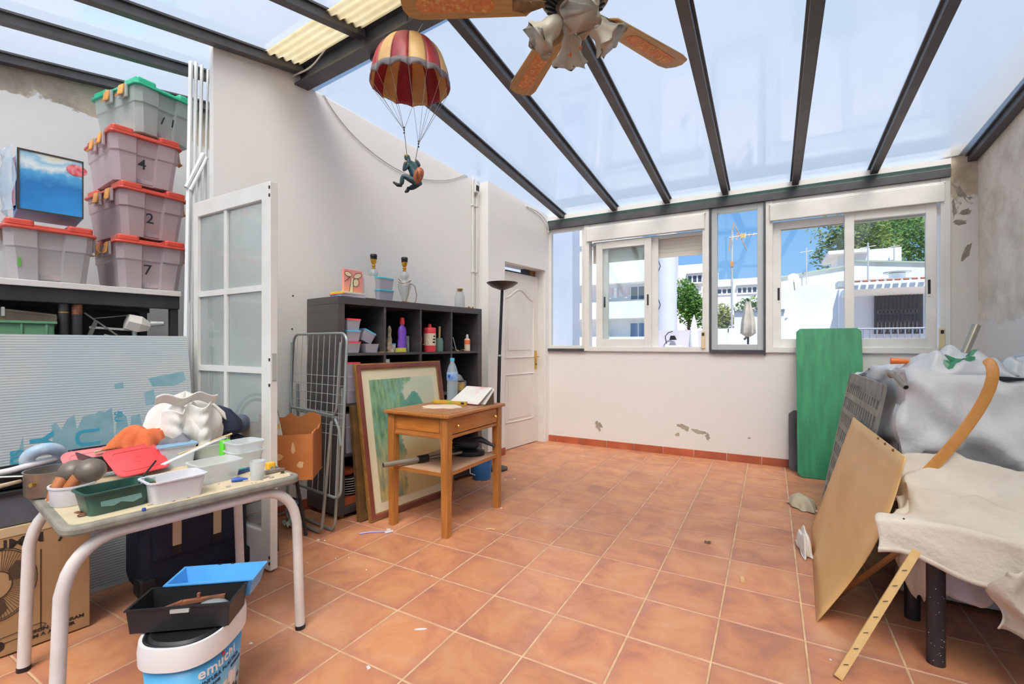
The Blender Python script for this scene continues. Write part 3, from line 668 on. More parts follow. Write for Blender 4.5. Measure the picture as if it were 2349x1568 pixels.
# antenna
p = atY(1679, 690, 10.5); zt_ = atY(1679, 528, 10.5).z
an = thing('television_antenna', 'tall aerial mast with orange-white yagi behind the narrow pane', 'antenna', (p.x, 10.5, -.1))
m_mast = M('mast_grey', '#c9c4c0', .5, .3)
MB().tube([(0, 0, 0), (0, 0, zt_+.1)], .02, 8).build('mast', m_mast, an)
bm = MB(); zc = atY(1700, 542, 10.5).z+.1; bm.tube([(-.05, 0, zc), (.5, 0, zc+.02)], .012, 6)
bm.build('boom', m_mast, an)
m_or = M('antenna_orange', '#d9925a', .5)
for k in range(7): MB().tube([(.02+.075*k, -.10, zc-.10+.012*k), (.02+.075*k, .10, zc+.12-.01*k)], .006, 5).build('element', m_or if k % 3 else m_mast, an)
MB().tube([(-.06, 0, zc-.28), (-.02, 0, zc), (.03, 0, zc+.3)], .01, 5).build('reflector', m_or, an); MB().box(.16, .24, -.03, .03, zc-.03, zc+.05).build('dipole_box', M('antenna_yellow', '#e0b050', .5), an)
MB().tube([(.05, 0, zc+.25), (.28, 0, zc-.30)], .008, 5).build('reflector', m_or, an); MB().box(-.03, .03, -.03, .03, zc-.6, zc-.5).build('clamp', m_or, an)
# closed parasol on the terrace, low walls
y = 8.8; p = atY(1716, 700, y); z0_, z1_ = atY(1716, 772, y).z, atY(1716, 692, y).z
ps = thing('closed_parasol', 'closed beige parasol hanging in folds outside the narrow pane', 'parasol', (p.x, y, -.1)); h = z1_+.1
MB().lathe([(.03, z0_+.1), (.10, z0_+.16), (.09, z0_+.35), (.055, h-.12), (.03, h), (0, h+.01)], 18, fn=lambda q, a, r, z: (q[0]*(1+.3*sin(a*5)), q[1]*(1+.3*sin(a*5)), q[2])).build('canopy', M('parasol_cloth', '#cdbca8', .9, col2='#a99c92', scale=6), ps, smooth=True)
MB().tube([(0, 0, 0), (0, 0, h+.05)], .017, 8).build('pole', m_dark, ps); MB().tube([(-.06, .0, z0_+.05), (.08, 0, z0_+.22)], .02, 6).build('tie_band', M('band_grey', '#6d6863', .8), ps)
y = 11.0; struct(MB().box(atY(1684, 0, y).x, atY(1800, 0, y).x, y, y+.2, -.1, atY(1700, 716, y).z).build('wall_roof_edge', m_lime), 'white roof wall behind the closed parasol')
MB().box(atY(1684, 0, y).x, atY(1800, 0, y).x, y-.05, y+.25, atY(1700, 716, y).z, atY(1700, 712, y).z).build('coping', M('coping_grey', '#6f7480', .7), bpy.data.objects['wall_roof_edge'])
y = 9.6; struct(MB().box(atY(1600, 0, y).x, atY(1668, 0, y).x, y, y+.15, -.1, atY(1660, 753, y).z).build('wall_low', m_lime), 'low white wall')
y = 9.9; struct(MB().box(atY(1672, 0, y).x, atY(1760, 0, y).x, y, y+.15, -.1, atY(1660, 752, y).z).build('wall_low_far', m_lime), 'low white wall')
# gabled white house to the right
Y = 15.0; base = (atY(1800, 0, Y).x, Y, 0); hs = bldg('terrace_house', 'white terrace house with gabled stained wall and barred window', base); off = tuple(-c for c in base)
P_ = lambda u, v, y=Y: atY(u, v, y)
g0, g1, g2, g3 = P_(1770, 641), P_(1945, 611), P_(1960, 600), P_(2200, 605)
gp = [(g0.x, -.1), (g3.x, -.1), (g3.x, g3.z), (g2.x, g2.z), (g1.x, g1.z), (g0.x, g0.z)]
MB().prism(gp, Y, Y+.3, 'y').build('gable_wall', m_stain, hs, off)
cp = MB()
for a, b in ((g0, g1), (g1, g2), (g2, g3)): cp.bar((a.x, Y+.15, a.z+.02), (b.x, Y+.15, b.z+.02), .4, .04)
cp.build('gable_coping', M('green_coping', '#a9b5a4', .8), hs, off)
y = 19.0; a, b = P_(1922, 605, y), P_(2068, 566, y)
MB().box(a.x, b.x, y, y+2, -.1, b.z).box(a.x-.3, P_(1990, 0, y).x, y-.4, y+2, P_(1950, 584, y).z, P_(1950, 576, y).z).build('roof_block', m_lime, hs, off)
y = 12.5; a, b = P_(1795, 655, y), P_(1925, 655, y)
MB().prism([(P_(1770, 0, y).x, -.1), (P_(1925, 0, y).x, -.1), (P_(1925, 660, y).x, P_(1925, 660, y).z), (P_(1880, 650, y).x, P_(1880, 650, y).z), (P_(1770, 663, y).x, P_(1770, 663, y).z)], y, y+2.4, 'y').build('side_wall', m_lime, hs, off)
# porch: fascia, slab, shaded wall
y = 10.6; x0, x1 = P_(1957, 0, y).x, P_(2230, 0, y).x; zf0, zf1 = P_(2040, 660, y).z, P_(2040, 643, y).z
MB().box(x0, x1, y, y+2.0, zf0, zf1).build('porch_roof', m_lime, hs, off)
for k in range(14):
    xx = x0+(x1-x0)*k/14; MB().tube([(xx+.02, y-.05, zf1+.008), (xx+(x1-x0)/14-.02, y-.05, zf1+.008)], .018, 8).build('roof_tile', M('roof_tile_red', '#b5705a', .8), hs, off)
MB().box(P_(1925, 0, y).x, x0+.9, y+.2, y+.6, zf1-.05, zf1+.06).build('gutter', m_alu, hs, off)
yw = y+1.7
MB().box(P_(1925, 0, yw).x, x1+1, yw, yw+.3, -.1, zf0+.2).build('porch_wall', M('porch_wall_shade', '#dfe2ee', .8), hs, off)  # bluish shade under the porch is tinted into this wall colour
# barred window
bx0, bx1, bz0, bz1 = P_(2007, 0, yw-.1).x, P_(2115, 0, yw-.1).x, P_(2060, 765, yw-.1).z, P_(2060, 676, yw-.1).z
bw = MB().box(bx0, bx1, yw-.06, yw-.005, bz0, bz1).build('barred_window', M('dark_shutter', '#57535c', .6), hs, off)
m_bar = M('iron_bar', '#3c3a42', .5)
for k in range(13):
    x = bx0+(bx1-bx0)*k/12; MB().tube([(x, yw-.12, bz0), (x, yw-.12, bz1)], .012, 6).build('bar', m_bar, bw)
for f_ in (.32, .52, .62): MB().box(bx0, bx1, yw-.13, yw-.11, bz0+(bz1-bz0)*f_-.015, bz0+(bz1-bz0)*f_+.015).build('rail', m_bar, bw)
m_pale = M('pale_curtain', '#cfc4bd', .9)
for z0_, z1_ in ((.04, .30), (.54, .60)):
    for k in range(11):
        x = bx0+(bx1-bx0)*(k+.6)/12; MB().box(x+.01, x+(bx1-bx0)/12-.03, yw-.075, yw-.06, bz0+(bz1-bz0)*z0_, bz0+(bz1-bz0)*z1_).build('slot', m_pale, bw)
# railing in front of it
y = 8.6; rx0, rx1 = P_(1965, 0, y).x, P_(2180, 0, y).x; rzt = P_(2050, 753, y).z
rl_ = thing('terrace_railing', 'thin grey railing in front of the barred window', 'railing', (rx0, y, 0)); off2 = (-rx0, -y, 0)
MB().tube([(rx0, y, rzt), (rx1, y, rzt)], .015, 6).build('top_rail', M('rail_grey', '#8d93a6', .5), rl_, off2)
for k in range(14):
    x = rx0+(rx1-rx0)*k/13; MB().tube([(x, y, -.1), (x, y, rzt)], .009, 5).build('baluster', MATS['rail_grey'], rl_, off2)
y = 9.0; struct(MB().box(rx0-1.4, rx1+.5, y, y+.2, -.1, P_(2050, 779, y).z).build('wall_terrace_low', m_lime))
# dish, chimney, masts
p = atY(1820, 636, 12.0)
ds = thing('satellite_dish', 'round white satellite dish on the terrace house', 'dish', (p.x, 12.0, p.z-.03)); ds.scale = (.68, .68, .68)
MB().lathe([(0, 0), (.08, .01), (.11, .035), (.155, .075), (.157, .08), (.15, .08), (.10, .045), (0, .012)], 28).tf(Matrix.Rotation(R(70), 4, 'X') @ Matrix.Rotation(R(20), 4, 'Z')).build('reflector', m_lime, ds, smooth=True)
MB().tube([(0, .02, 0), (.02, .15, -.1), (.05, .3, -.35)], .018, 6).build('mount_arm', m_alu, ds)
MB().tube([(0, -.05, -.18), (0, -.25, -.05)], .008, 5).build('feed_arm', m_alu, ds)
for u, v0, v1, y, lab in ((1850, 640, 568, 14.8, 'slim aerial mast rising over the stained gable'), (1991, 640, 556, 13.5, 'dark roof mast in front of the white roof block'), (2051, 605, 560, 18.8, 'pale roof mast on the white roof block')):
    a, b = atY(u, v0, y), atY(u, v1, y)
    t = thing('roof_mast', lab, 'mast', (a.x, y, a.z)); MB().tube([(0, 0, -.4), (0, 0, b.z-a.z)], .018, 6).build('mast', m_mast, t)
    MB().tube([(-.15, 0, (b.z-a.z)*.86), (.15, 0, (b.z-a.z)*.9)], .009, 5).build('crossbar', m_mast, t)
p = atY(2058, 640, 11.5); t = thing('roof_vent', 'low round vent with a flat cap on the porch roof', 'vent', (p.x, 11.5, p.z-.05)); MB().lathe([(.13, 0), (.13, .16), (0, .16)], 16).build('pipe', m_lime, t, smooth=True); MB().lathe([(.22, .17), (.22, .19), (0, .22)], 16).build('cap', m_alu, t, smooth=True)
# ---------------------------------------------------------------- storage alcove on the left
def WT(name, label, cat, a, b, z=0.0, rz=0.0, group=None): return thing(name, label, cat, Wp(a, b, z), -WA+rz, group)
def frame_rot(X, Yv):
    X = Vector(X).normalized(); Yv = Vector(Yv); Yv = (Yv-X*Yv.dot(X)).normalized(); Zv = X.cross(Yv)
    return Matrix((X, Yv, Zv)).transposed().to_euler()
m_board = M('white_board', '#e2dedb', .5, col2='#d3cfca', scale=3)
m_black = M('black_paint', '#26262a', .45, col2='#302f33', scale=7, bump=.03)
m_rust = M('rusty_patch', '#8a5233', .8, col2='#5a3a2a', scale=30)
rk = WT('storage_rack', 'heavy black rack with a white board holding the lidded boxes', 'rack', -3.7, .3)
MB().box(-.34, .31, -1.1, .76, 1.463, 1.495).build('top_board', m_board, rk, bev=.003)
MB().box(.235, .295, -1.1, .755, 1.385, 1.463).build('front_beam', m_black, rk, bev=.004)
MB().box(-.33, -.28, -1.1, .755, 1.385, 1.463).build('rear_beam', m_black, rk, bev=.004)
MB().box(-.33, .28, -1.1, .75, 1.13, 1.15).build('lower_board', m_black, rk)
MB().box(-.345, -.34, -1.1, .755, 0.0, 1.46).build('back_sheet', M('dark_back_sheet', '#3b3b3f', .7), rk)
for (x, yb) in ((.265, .232), (.265, .285)):
    l = MB().tube([(x, yb, 0), (x, yb, 1.463)], .022, 14).build('post', m_black, rk, smooth=True)
    if yb < .25: MB().tube([(x, yb, 1.335), (x, yb, 1.341)], .0226, 14).build('brass_ring', m_brass, l)
    else: MB().tube([(x, yb, 1.33), (x, yb, 1.40)], .0224, 14).build('rust_patch', m_rust, l)
for (x, yb) in ((-.3, .10), (-.3, .72), (.265, .73)): MB().box(x-.02, x+.02, yb-.02, yb+.02, 0, 1.385).build('post', m_black, rk)
m_lat = M('orange_latch', '#e0a04e', .45)
m_ink = M('marker_ink', '#22222a', .8)
def storage_box(label, body_c, lid_m, number, a, b, z, rz, seed, contents):
    t = WT('storage_box', label, 'storage box', a, b, z, rz, 'lidded plastic boxes on the white board')
    D, Wd, H = .50, .34, .262
    body = M('milky_plastic_'+body_c, '#'+body_c, .35, clear=.30, spec=.5, translucent=.25)
    def outline(sc, rec):
        hd, hw_ = D/2*sc, Wd/2*sc; q = Wd*.16*sc; r = .03
        pts = [(hd, -hw_+r), (hd, -q), (hd-rec, -q+.008), (hd-rec, q-.008), (hd, q), (hd, hw_-r), (hd-r, hw_), (-hd+r, hw_), (-hd, hw_-r), (-hd, q), (-hd+rec, q-.008), (-hd+rec, -q+.008), (-hd, -q), (-hd, -hw_+r), (-hd+r, -hw_), (hd-r, -hw_)]
        return pts
    rings = [[(x, y, 0) for x, y in outline(.86, .02)], [(x, y, H*.62) for x, y in outline(.945, .018)], [(x, y, H*.65) for x, y in outline(.975, .018)], [(x, y, H) for x, y in outline(1.0, .014)]]
    mb = MB(); n = len(rings[0]); vs_ = [p for r_ in rings for p in r_]
    mb.add(vs_, [tuple(range(n-1, -1, -1))]+[(i*n+k, i*n+(k+1) % n, (i+1)*n+(k+1) % n, (i+1)*n+k) for i in range(3) for k in range(n)])
    bo = mb.build('body', body, t, smooth=25)
    MB().prism(rounded(D*.80, Wd*.78, .03), .012, H*.60).build('contents', M('box_contents_'+contents, '#'+contents, .9, col2='#8f8a90', scale=14, bump=.6, bscale=18), bo)
    ld = MB().prism(rounded(D+.022, Wd+.026, .03), H-.004, H+.010)
    ld.prism(rounded(D-.02, Wd-.02, .03), H+.010, H+.026)
    lo_ = ld.build('lid', lid_m, t, bev=.004)
    for sx in (-1, 1):
        for sy in (-1, 1):
            MB().prism(rounded(.15, .105, .015, 3, sx*(D/2-.078), sy*(Wd/2-.055)), H+.010, H+.046).build('lid_corner', lid_m, lo_, bev=.008)
    for sy in (-1, 1):
        for x in (-.03, .13):
            MB().box(x-.045, x+.045, sy*(Wd/2+.014)-.006, sy*(Wd/2+.014)+.006, H-.07, H+.006).build('latch_lug', body, t, bev=.003)
            MB().add([(x-.028, sy*(Wd/2+.021), H+.004), (x+.028, sy*(Wd/2+.021), H+.004), (x+.028, sy*(Wd/2+.029), H-.055), (x-.028, sy*(Wd/2+.029), H-.055), (x+.028, sy*(Wd/2+.043), H-.065), (x-.028, sy*(Wd/2+.043), H-.065)], [(0, 1, 2, 3), (3, 2, 4, 5)]).build('latch', m_lat, t, solid=.006)
    if number: txt('written_number', number, .085, m_ink, t, (D/2-.013, -.045 if len(number) == 1 else -.06, H*.33), (R(90), 0, R(90)), .0008, bold=.0008)
    return t
m_redlid = M('red_lid_plastic', '#c8503f', .38, col2='#bb4638', scale=8)
m_greenlid = M('green_lid_plastic', '#2fb890', .38, col2='#2aa982', scale=8)
B1 = storage_box('red-lidded storage box with a black seven, resting on the white board', 'd9ccce', m_redlid, '7', -3.655, .915, 1.497, R(1), 1, 'cdb8bb')
B2 = storage_box('red-lidded storage box with a faint two, under the box marked four', 'd9c8ca', m_redlid, '2', -3.67, .905, 1.810, R(7), 2, 'c9aeb2')
B3 = storage_box('red-lidded storage box with a handwritten four, under the green-lidded box', 'e2d3d6', m_redlid, '4', -3.66, .885, 2.123, R(2), 3, 'd6bcc2')
B4 = storage_box('green-lidded storage box marked eleven, topmost of the tall stack', 'd3dcd8', m_greenlid, None, -3.665, .95, 2.436, R(12), 4, 'c6d3ce')
for k, dx in enumerate((-.052, .008)): txt('written_number', '1', .075, m_ink, B4, (.237, dx, .085), (R(90), R(-12*k+20), R(90)), .0008)
B5 = storage_box('red-lidded storage box carrying the sea-picture carton', 'd5d3d3', m_redlid, None, -3.655, .482, 1.497, R(0), 5, 'b9a79c')
MB().prism(rounded(.012, .085, .004, 2, -.115, .11), .2265, .2295, 'x').build('green_tape', M('green_tape', '#58a03c', .5), B5)
# open carton with a sea picture, wrapped in film
def sea_mat():
    m, t, p, out = nodes_of('sea_picture_print'); L = t.links; N = t.nodes
    tc = N.new('ShaderNodeTexCoord'); sp = N.new('ShaderNodeSeparateXYZ'); L.new(tc.outputs['Object'], sp.inputs[0])
    nz = N.new('ShaderNodeTexNoise'); nz.inputs['Scale'].default_value = 9; nz.inputs['Detail'].default_value = 5; L.new(tc.outputs['Object'], nz.inputs['Vector'])
    ad = N.new('ShaderNodeMath'); ad.operation = 'MULTIPLY_ADD'; ad.inputs[1].default_value = .22; L.new(nz.outputs['Fac'], ad.inputs[0]); L.new(sp.outputs['Z'], ad.inputs[2])
    rp = N.new('ShaderNodeValToRGB'); e = rp.color_ramp.elements
    e[0].position = .12; e[0].color = (*srgb('#2f8fd6'), 1); e[1].position = .47; e[1].color = (*srgb('#e9dcb0'), 1)
    for ps_, c_ in ((.24, '#1f6fb4'), (.31, '#4fa3d6'), (.345, '#e6f0f2'), (.39, '#8cc3dd'), (.42, '#dfe9ea')): q = e.new(ps_); q.color = (*srgb(c_), 1)
    L.new(ad.outputs[0], rp.inputs[0]); L.new(rp.outputs[0], p.inputs['Base Color']); p.inputs['Roughness'].default_value = .3
    return m
sc_ = WT('picture_carton', 'film-wrapped blue carton printed with a sea picture', 'carton', -3.56, .49, 1.848, R(-3))
m_sea = sea_mat(); m_card = M('brown_card', '#a98a5c', .8, col2='#94774c', scale=12)
MB().box(-.13, .145, -.125, .125, .004, .318).build('carton', m_sea, sc_, bev=.003)
fr_ = MB().box(.1455, .149, -.125, -.117, .004, .318).box(.1455, .149, -.117, .125, .310, .318).box(.1455, .149, .119, .125, .004, .310).box(.1455, .149, -.117, .119, .004, .012).build('edge_border', M('dark_edge', '#3a3022', .7), sc_)
MB().lathe([(0, 0), (.03, .0), (.034, .001), (0, .002)], 14, ax=.9, ay=1.25).tf(Matrix.Translation((.147, .098, .262)) @ Matrix.Rotation(R(90), 4, 'Y')).build('red_shell_print', M('shell_red', '#cc3b4a', .4, col2='#e89aa0', scale=40), sc_)
MB().grid(lambda u, v: (.15-.30*v, -.135-.04*sin(pi*v)-.01*sin(9*u+7*v), .0+.33*u), 9, 9).build('film_wrap', M('cling_film', '#cfe0ec', .12, clear=.55), sc_, smooth=True)
MB().grid(lambda u, v: (.11-.26*v, -.128-.012*sin(6*v), .03+.25*u), 6, 6).build('red_side_print', M('side_print', '#7fb4dc', .4, col2='#d98a8a', scale=9), sc_, smooth=True)
# items on the lower board
cr = WT('plastic_crate', 'green plastic crate half hidden behind the clear sheet', 'crate', -3.48, .37, 1.152, 0)
m_crate = M('green_crate', '#5f8f6c', .5)
MB().box(.075, .085, -.30, .12, 0, .13).box(-.2, .085, .11, .12, 0, .13).box(-.2, -.19, -.30, .11, 0, .13).box(-.2, .085, -.30, .12, 0, .01).build('crate_body', m_crate, cr)
MB().box(-.21, .095, -.31, .13, .122, .134).build('rim', m_crate, cr)
for y in (-.2, -.1, .0, .09): MB().box(.085, .092, y-.004, y+.004, .0, .122).build('rib', m_crate, cr)
rl = WT('metal_rail', 'brownish metal rail lying across the green crate', 'rail', -3.42, .28, 1.262, R(0))
MB().bar((0, -.35, .085), (0, .22, .025), .03, .055).bar((.012, -.35, .116), (.012, .22, .056), .008, .012).build('rail', M('brown_metal', '#6f6355', .45, .4, col2='#5a5047', scale=9), rl)
MB().box(.014, .019, .0, .012, .045, .09).box(.014, .019, .022, .034, .045, .09).build('clip', m_alu, rl)
wp_ = WT('white_plank', 'white plank with a gold end lying behind the clear sheet', 'plank', -3.39, .83, 1.1505)
MB().box(-.005, .045, -.185, .17, 0, .055).build('plank', m_board, wp_, bev=.003); MB().tube([(.03, -.192, .03), (.03, -.186, .03)], .022, 10).build('end_cap', m_brass, wp_)
lt = WT('lantern_head', 'white faceted lantern shade lying on its side under the board', 'lamp', -3.45, .86, 1.21)
MB().lathe([(.012, -.055), (.03, -.05), (.055, .0), (.05, .06), (.0, .062)], 6).tf(Matrix.Translation((0, 0, .075)) @ Matrix.Rotation(R(75), 4, 'X')).build('shade', M('lantern_white', '#d6d2cb', .5), lt)
MB().tube([(0, .06, .08), (.02, .12, .085)], [.02, .012], 10).build('bulb_neck', m_alu, lt, smooth=True); MB().tube([(0, -.02, .035), (.0, -.02, .002)], .012, 8).build('foot', m_alu, lt)
br = WT('folding_bracket', 'tangle of grey folding bracket arms beside the lantern shade', 'bracket', -3.46, .70, 1.152)
for k, (p, q, w) in enumerate([((0, -.08, .19), (.02, .10, .03), .008), ((0, -.07, .03), (0, -.03, .15), .02), ((0, -.06, .11), (0, .12, .10), .012), ((.01, .0, .06), (.02, .1, .035), .026), ((0, -.1, .02), (0, .03, .005), .006), ((0, -.04, .16), (.0, .14, .19), .005)]):
    MB().bar(p, q, .012, w).build('arm', m_alu if k in (2, 3) else M('grey_metal', '#77756f', .45, .5), br)
# upright aluminium profiles by the wall end
m_prof = M('pale_profile', '#dfe2e2', .4, .15)
rng = random.Random(4)
for k, (ub, ut, vt, w) in enumerate([(418, 438, 142, .022), (430, 450, 143, .018), (442, 463, 150, .016), (453, 477, 160, .012)]):
    pb = atZ(ub, 1262-8*k, 0); pt = atA(ut, vt, -3.29)
    t = thing('aluminium_profile', ['wide pale aluminium profile leaning closest to the boxes', 'second pale aluminium profile leaning beside the wide one', 'slim pale profile leaning between two others', 'thinnest pale profile leaning by the wall end'][k], 'profile', pb, 0, 'pale profiles leaning by the wall end')
    MB().bar((0, 0, 0), pt-pb, w, w*.8).bar((w*.35, 0, 0), pt-pb+Vector((w*.35, 0, 0)), w*.2, w).build('bar', m_prof, t)
for k, (u0, v0, u1, v1) in enumerate([(466, 352, 427, 430), (474, 362, 436, 436)]):
    p, q = atA(u0, v0, -3.24), atA(u1, v1, -3.22)
    tag(MB().tube([p, q], .012, 10).build('short_tube', m_prof, None), ['short pale tube strapped slantwise to the upright profiles', 'second short pale tube strapped below the first one'][k], 'tube', 'short tubes on the profiles')
for k, (u0, v0, u1) in enumerate([(439, 640, 408), (434, 690, 418), (446, 655, 426)]):
    p = atA(u0, v0, -3.30+.012*k); q = wab(p); q2 = Vector(Wp(-3.03+.012*k, q[1]-.085+.02*k, 0))
    tag(MB().bar(p, q2, .014, .005).build('thin_strip', M('off_white_strip', '#e3e4de', .5), None), ['thin off-white strip leaning by the rack end', 'short thin off-white strip leaning nearest the boxes', 'thin strip leaning beside the profiles'][k], 'strip', 'thin strips by the rack')
# leaning twin-wall sheet with old print film
sh0 = Wp(-2.875, 0, 0); SX = (WX[0], WX[1], 0); SY = Vector((-.23*NX[0], -.23*NX[1], 1.19)).normalized()
st = thing('polycarbonate_sheet', 'leaning ribbed clear sheet with torn blue print film', 'sheet', sh0, 0, rot=frame_rot(SX, SY))
def sheet_mat():
    m, t, p, out = nodes_of('twinwall_sheet'); L = t.links; N = t.nodes
    tc = N.new('ShaderNodeTexCoord'); wv = N.new('ShaderNodeTexWave'); wv.bands_direction = 'Y'; wv.inputs['Scale'].default_value = 26; L.new(tc.outputs['Object'], wv.inputs['Vector'])
    nz = N.new('ShaderNodeTexNoise'); nz.inputs['Scale'].default_value = 2.4; nz.inputs['Detail'].default_value = 6; L.new(tc.outputs['Object'], nz.inputs['Vector'])
    mr = N.new('ShaderNodeMapRange'); mr.inputs[1].default_value = .4; mr.inputs[2].default_value = .62; L.new(nz.outputs['Fac'], mr.inputs[0])
    mx = N.new('ShaderNodeMix'); mx.data_type = 'RGBA'; mx.inputs[6].default_value = (*srgb('#c3c8c8'), 1); mx.inputs[7].default_value = (*srgb('#b3c3cc'), 1); L.new(mr.outputs[0], mx.inputs[0])
    m2 = N.new('ShaderNodeMix'); m2.data_type = 'RGBA'; m2.blend_type = 'MULTIPLY'; m2.inputs[0].default_value = 1; ml = N.new('ShaderNodeMapRange'); ml.inputs[3].default_value = .86; L.new(wv.outputs['Fac'], ml.inputs[0])
    L.new(mx.outputs[2], m2.inputs[6]); L.new(ml.outputs[0], m2.inputs[7]); L.new(m2.outputs[2], p.inputs['Base Color'])
    p.inputs['Roughness'].default_value = .22
    bp = N.new('ShaderNodeBump'); bp.inputs['Strength'].default_value = .25; bp.inputs['Distance'].default_value = .004; L.new(wv.outputs['Fac'], bp.inputs['Height']); L.new(bp.outputs[0], p.inputs['Normal'])
    tp = N.new('ShaderNodeBsdfTransparent'); ms = N.new('ShaderNodeMixShader'); ms.inputs[0].default_value = .16; L.new(p.outputs[0], ms.inputs[1]); L.new(tp.outputs[0], ms.inputs[2]); L.new(ms.outputs[0], out.inputs['Surface'])
    return m
MB().box(-.9, 1.0, .012, 1.235, -.008, .002).build('sheet', sheet_mat(), st)
MB().box(-.9, 1.0, .0, .014, -.012, .006).build('edge_profile', m_alu, st)
m_film = M('blue_print_film', '#add0d8', .35, col2='#98c2cd', scale=14, clear=.5)
m_teal = M('teal_print', '#2f86a0', .4)
def ragged(x0, x1, y0, y1, seed, amp=.03, n=14):
    r = random.Random(seed); pts = [(x0+(x1-x0)*k/n, y0+r.uniform(-.2, .2)*amp) for k in range(n+1)]
    return pts+[(x1-(x1-x0)*k/n, y1+r.uniform(-1, 1)*amp*(1+k % 3)) for k in range(n+1)]
def onsheet(u, v):                       # point on the sheet plane in its own axes
    n_ = Vector(SX).cross(SY); r = Vector(ray(u, v)); o = Vector((0, 0, 1.165)); s0 = Vector(sh0)
    t_ = (s0-o).dot(n_)/r.dot(n_); q = o+r*t_-s0; return q.dot(Vector(SX)), q.dot(SY)
def film(pts, seed): 
    q = [onsheet(u, v) for u, v in pts]; MB().prism(q, .0022, .0028).build('print_film', m_film, st)
film([(125, 1065), (118, 975), (128, 968), (140, 985), (155, 960), (170, 950), (176, 985), (190, 955), (215, 948), (222, 1060)], 1)
film([(222, 1062), (216, 950), (228, 942), (240, 945), (256, 935), (262, 1000), (290, 1000), (300, 1050)], 2)
film([(22, 1068), (24, 1035), (44, 1030), (52, 1000), (58, 1066)], 3)
film([(340, 868), (365, 862), (420, 852), (426, 872), (400, 884), (350, 886)], 4); film([(330, 900), (352, 892), (358, 925), (335, 930)], 5); film([(262, 880), (282, 876), (284, 890), (264, 892)], 6)
film([(300, 955), (320, 948), (330, 1000), (300, 1010)], 7); film([(270, 940), (290, 955), (296, 1000), (264, 1000)], 8)
def letter(s, u, v, size, bold=.002):
    x, y = onsheet(u, v); txt('print_letter', s, size, m_teal, st, (x, y, .0032), (0, 0, R(-90)), .0004, bold=bold)
letter('Y', 70, 996, .105, .004); letter('U', 172, 984, .13, .001); letter('SUN', 24, 1034, .055, .002); letter('SU', 262, 944, .045, .001)
# ---------------------------------------------------------------- cardboard fan box, trays on it, navy suitcase
m_kraft = M('kraft_board', '#a98762', .8, col2='#9c7b57', scale=5, bump=.03)
m_kraftd = M('kraft_tape', '#c7b08c', .6)
m_print = M('dark_print', '#2b231d', .8)
fb = WT('fan_carton', 'brown cardboard fan carton with a printed pedestal fan', 'carton', -2.55, .0, 0)
FH = .475
MB().box(-.27, 0, -.22, .475, .004, FH).build('carton', m_kraft, fb, bev=.004)
MB().box(-.275, .002, -.22, .478, FH-.03, FH+.003).build('packing_tape', m_kraftd, fb)
def fdraw(pts, r=.0015, closed=False, name='print_line'): MB().tube([(.001, y, z) for y, z in pts], r, 4, closed=closed).build(name, m_print, fb)
fc = (.215, .275)
for k, rr in enumerate((.135, .128, .05)): fdraw([(fc[0]+rr*.78*cos(2*pi*i/40), fc[1]+rr*sin(2*pi*i/40)) for i in range(40)], .0012, True)
gm = MB()
for i in range(72):
    a = 2*pi*i/72; gm.tube([(.001, fc[0]+.052*.78*cos(a), fc[1]+.052*sin(a)), (.001, fc[0]+.126*.78*cos(a+.12), fc[1]+.126*sin(a+.12))], .0006, 4)
gm.build('print_grille', m_print, fb)
for a0 in (10, 130, 250):
    pts = [(fc[0]+.04*.78*cos(R(a0)), fc[1]+.04*sin(R(a0)))]+[(fc[0]+rr*.78*cos(R(a0+q)), fc[1]+rr*sin(R(a0+q))) for rr, q in ((.08, -8), (.118, 0), (.12, 22), (.10, 40), (.06, 42))]
    MB().prism(pts, .0006, .0016, 'x').build('print_blade', M('print_brown', '#4a3828', .8), fb)
fdraw([(.33, .06), (.33, .37)]); fdraw([(.14, .065), (.33, .085), (.345, .075), (.33, .06), (.14, .045)], .0012)
txt('print_lettering', 'SUMM', .052, m_print, fb, (.0012, .33-.16, .40), (R(90), 0, R(90)), .0004, bold=.0008, sx=1.2)
txt('print_lettering', '7', .052, m_print, fb, (.0012, .375, .385), (R(90), R(0), R(90)), .0004, bold=.0015)
txt('print_lettering', 'ACION PROGRAM', .018, m_print, fb, (.0012, .285, .052), (R(90), 0, R(90)), .0004, bold=.0006, sx=1.15)
txt('print_lettering', 'TEM A AJUSTER', .018, m_print, fb, (.0012, .285, .033), (R(90), 0, R(90)), .0004, bold=.0006, sx=1.15)
MB().lathe([(0, 0), (.02, 0), (.02, .001), (0, .0012)], 20).tf(Matrix.Translation((.0005, .215, .045)) @ Matrix.Rotation(R(90), 4, 'Y')).build('print_symbol', m_print, fb)
fdraw([(.209+.008*cos(a), .046+.008*sin(a)) for a in [R(x) for x in range(60, 331, 30)]], .0012)
m_gbin = M('grey_bin', '#565b66', .5, col2='#4b505a', scale=6)
gb = WT('grey_bin', 'dark grey plastic bin resting on the fan carton', 'bin', -2.68, .22, .479)
MB().box(-.12, .12, -.4, .20, 0, .135).build('bin', m_gbin, gb, bev=.008); MB().box(-.13, .13, -.41, .21, .118, .135).build('rim', m_dark, gb, bev=.003)
bt = WT('black_tray', 'shallow black tray on the grey bin behind the saucepan', 'tray', -2.70, .30, .616, R(4))
tub(MB(), .22, .34, .05, .02, taper=.92).build('tray', m_dark, bt)
pr = WT('wrapped_roll', 'roll of tape wrapped in pale blue film with a white stem', 'roll', -2.66, .35, .672)
MB().tube(arc((0, 0, .045), .048, 0, 2*pi, 28, 'yz')[:-1], .024, 12, closed=True).tf(Matrix.Rotation(R(35), 4, 'Y')).build('roll', M('pale_blue_film', '#a9c6dc', .15, col2='#dfeaf2', scale=18, clear=.2), pr, smooth=True)
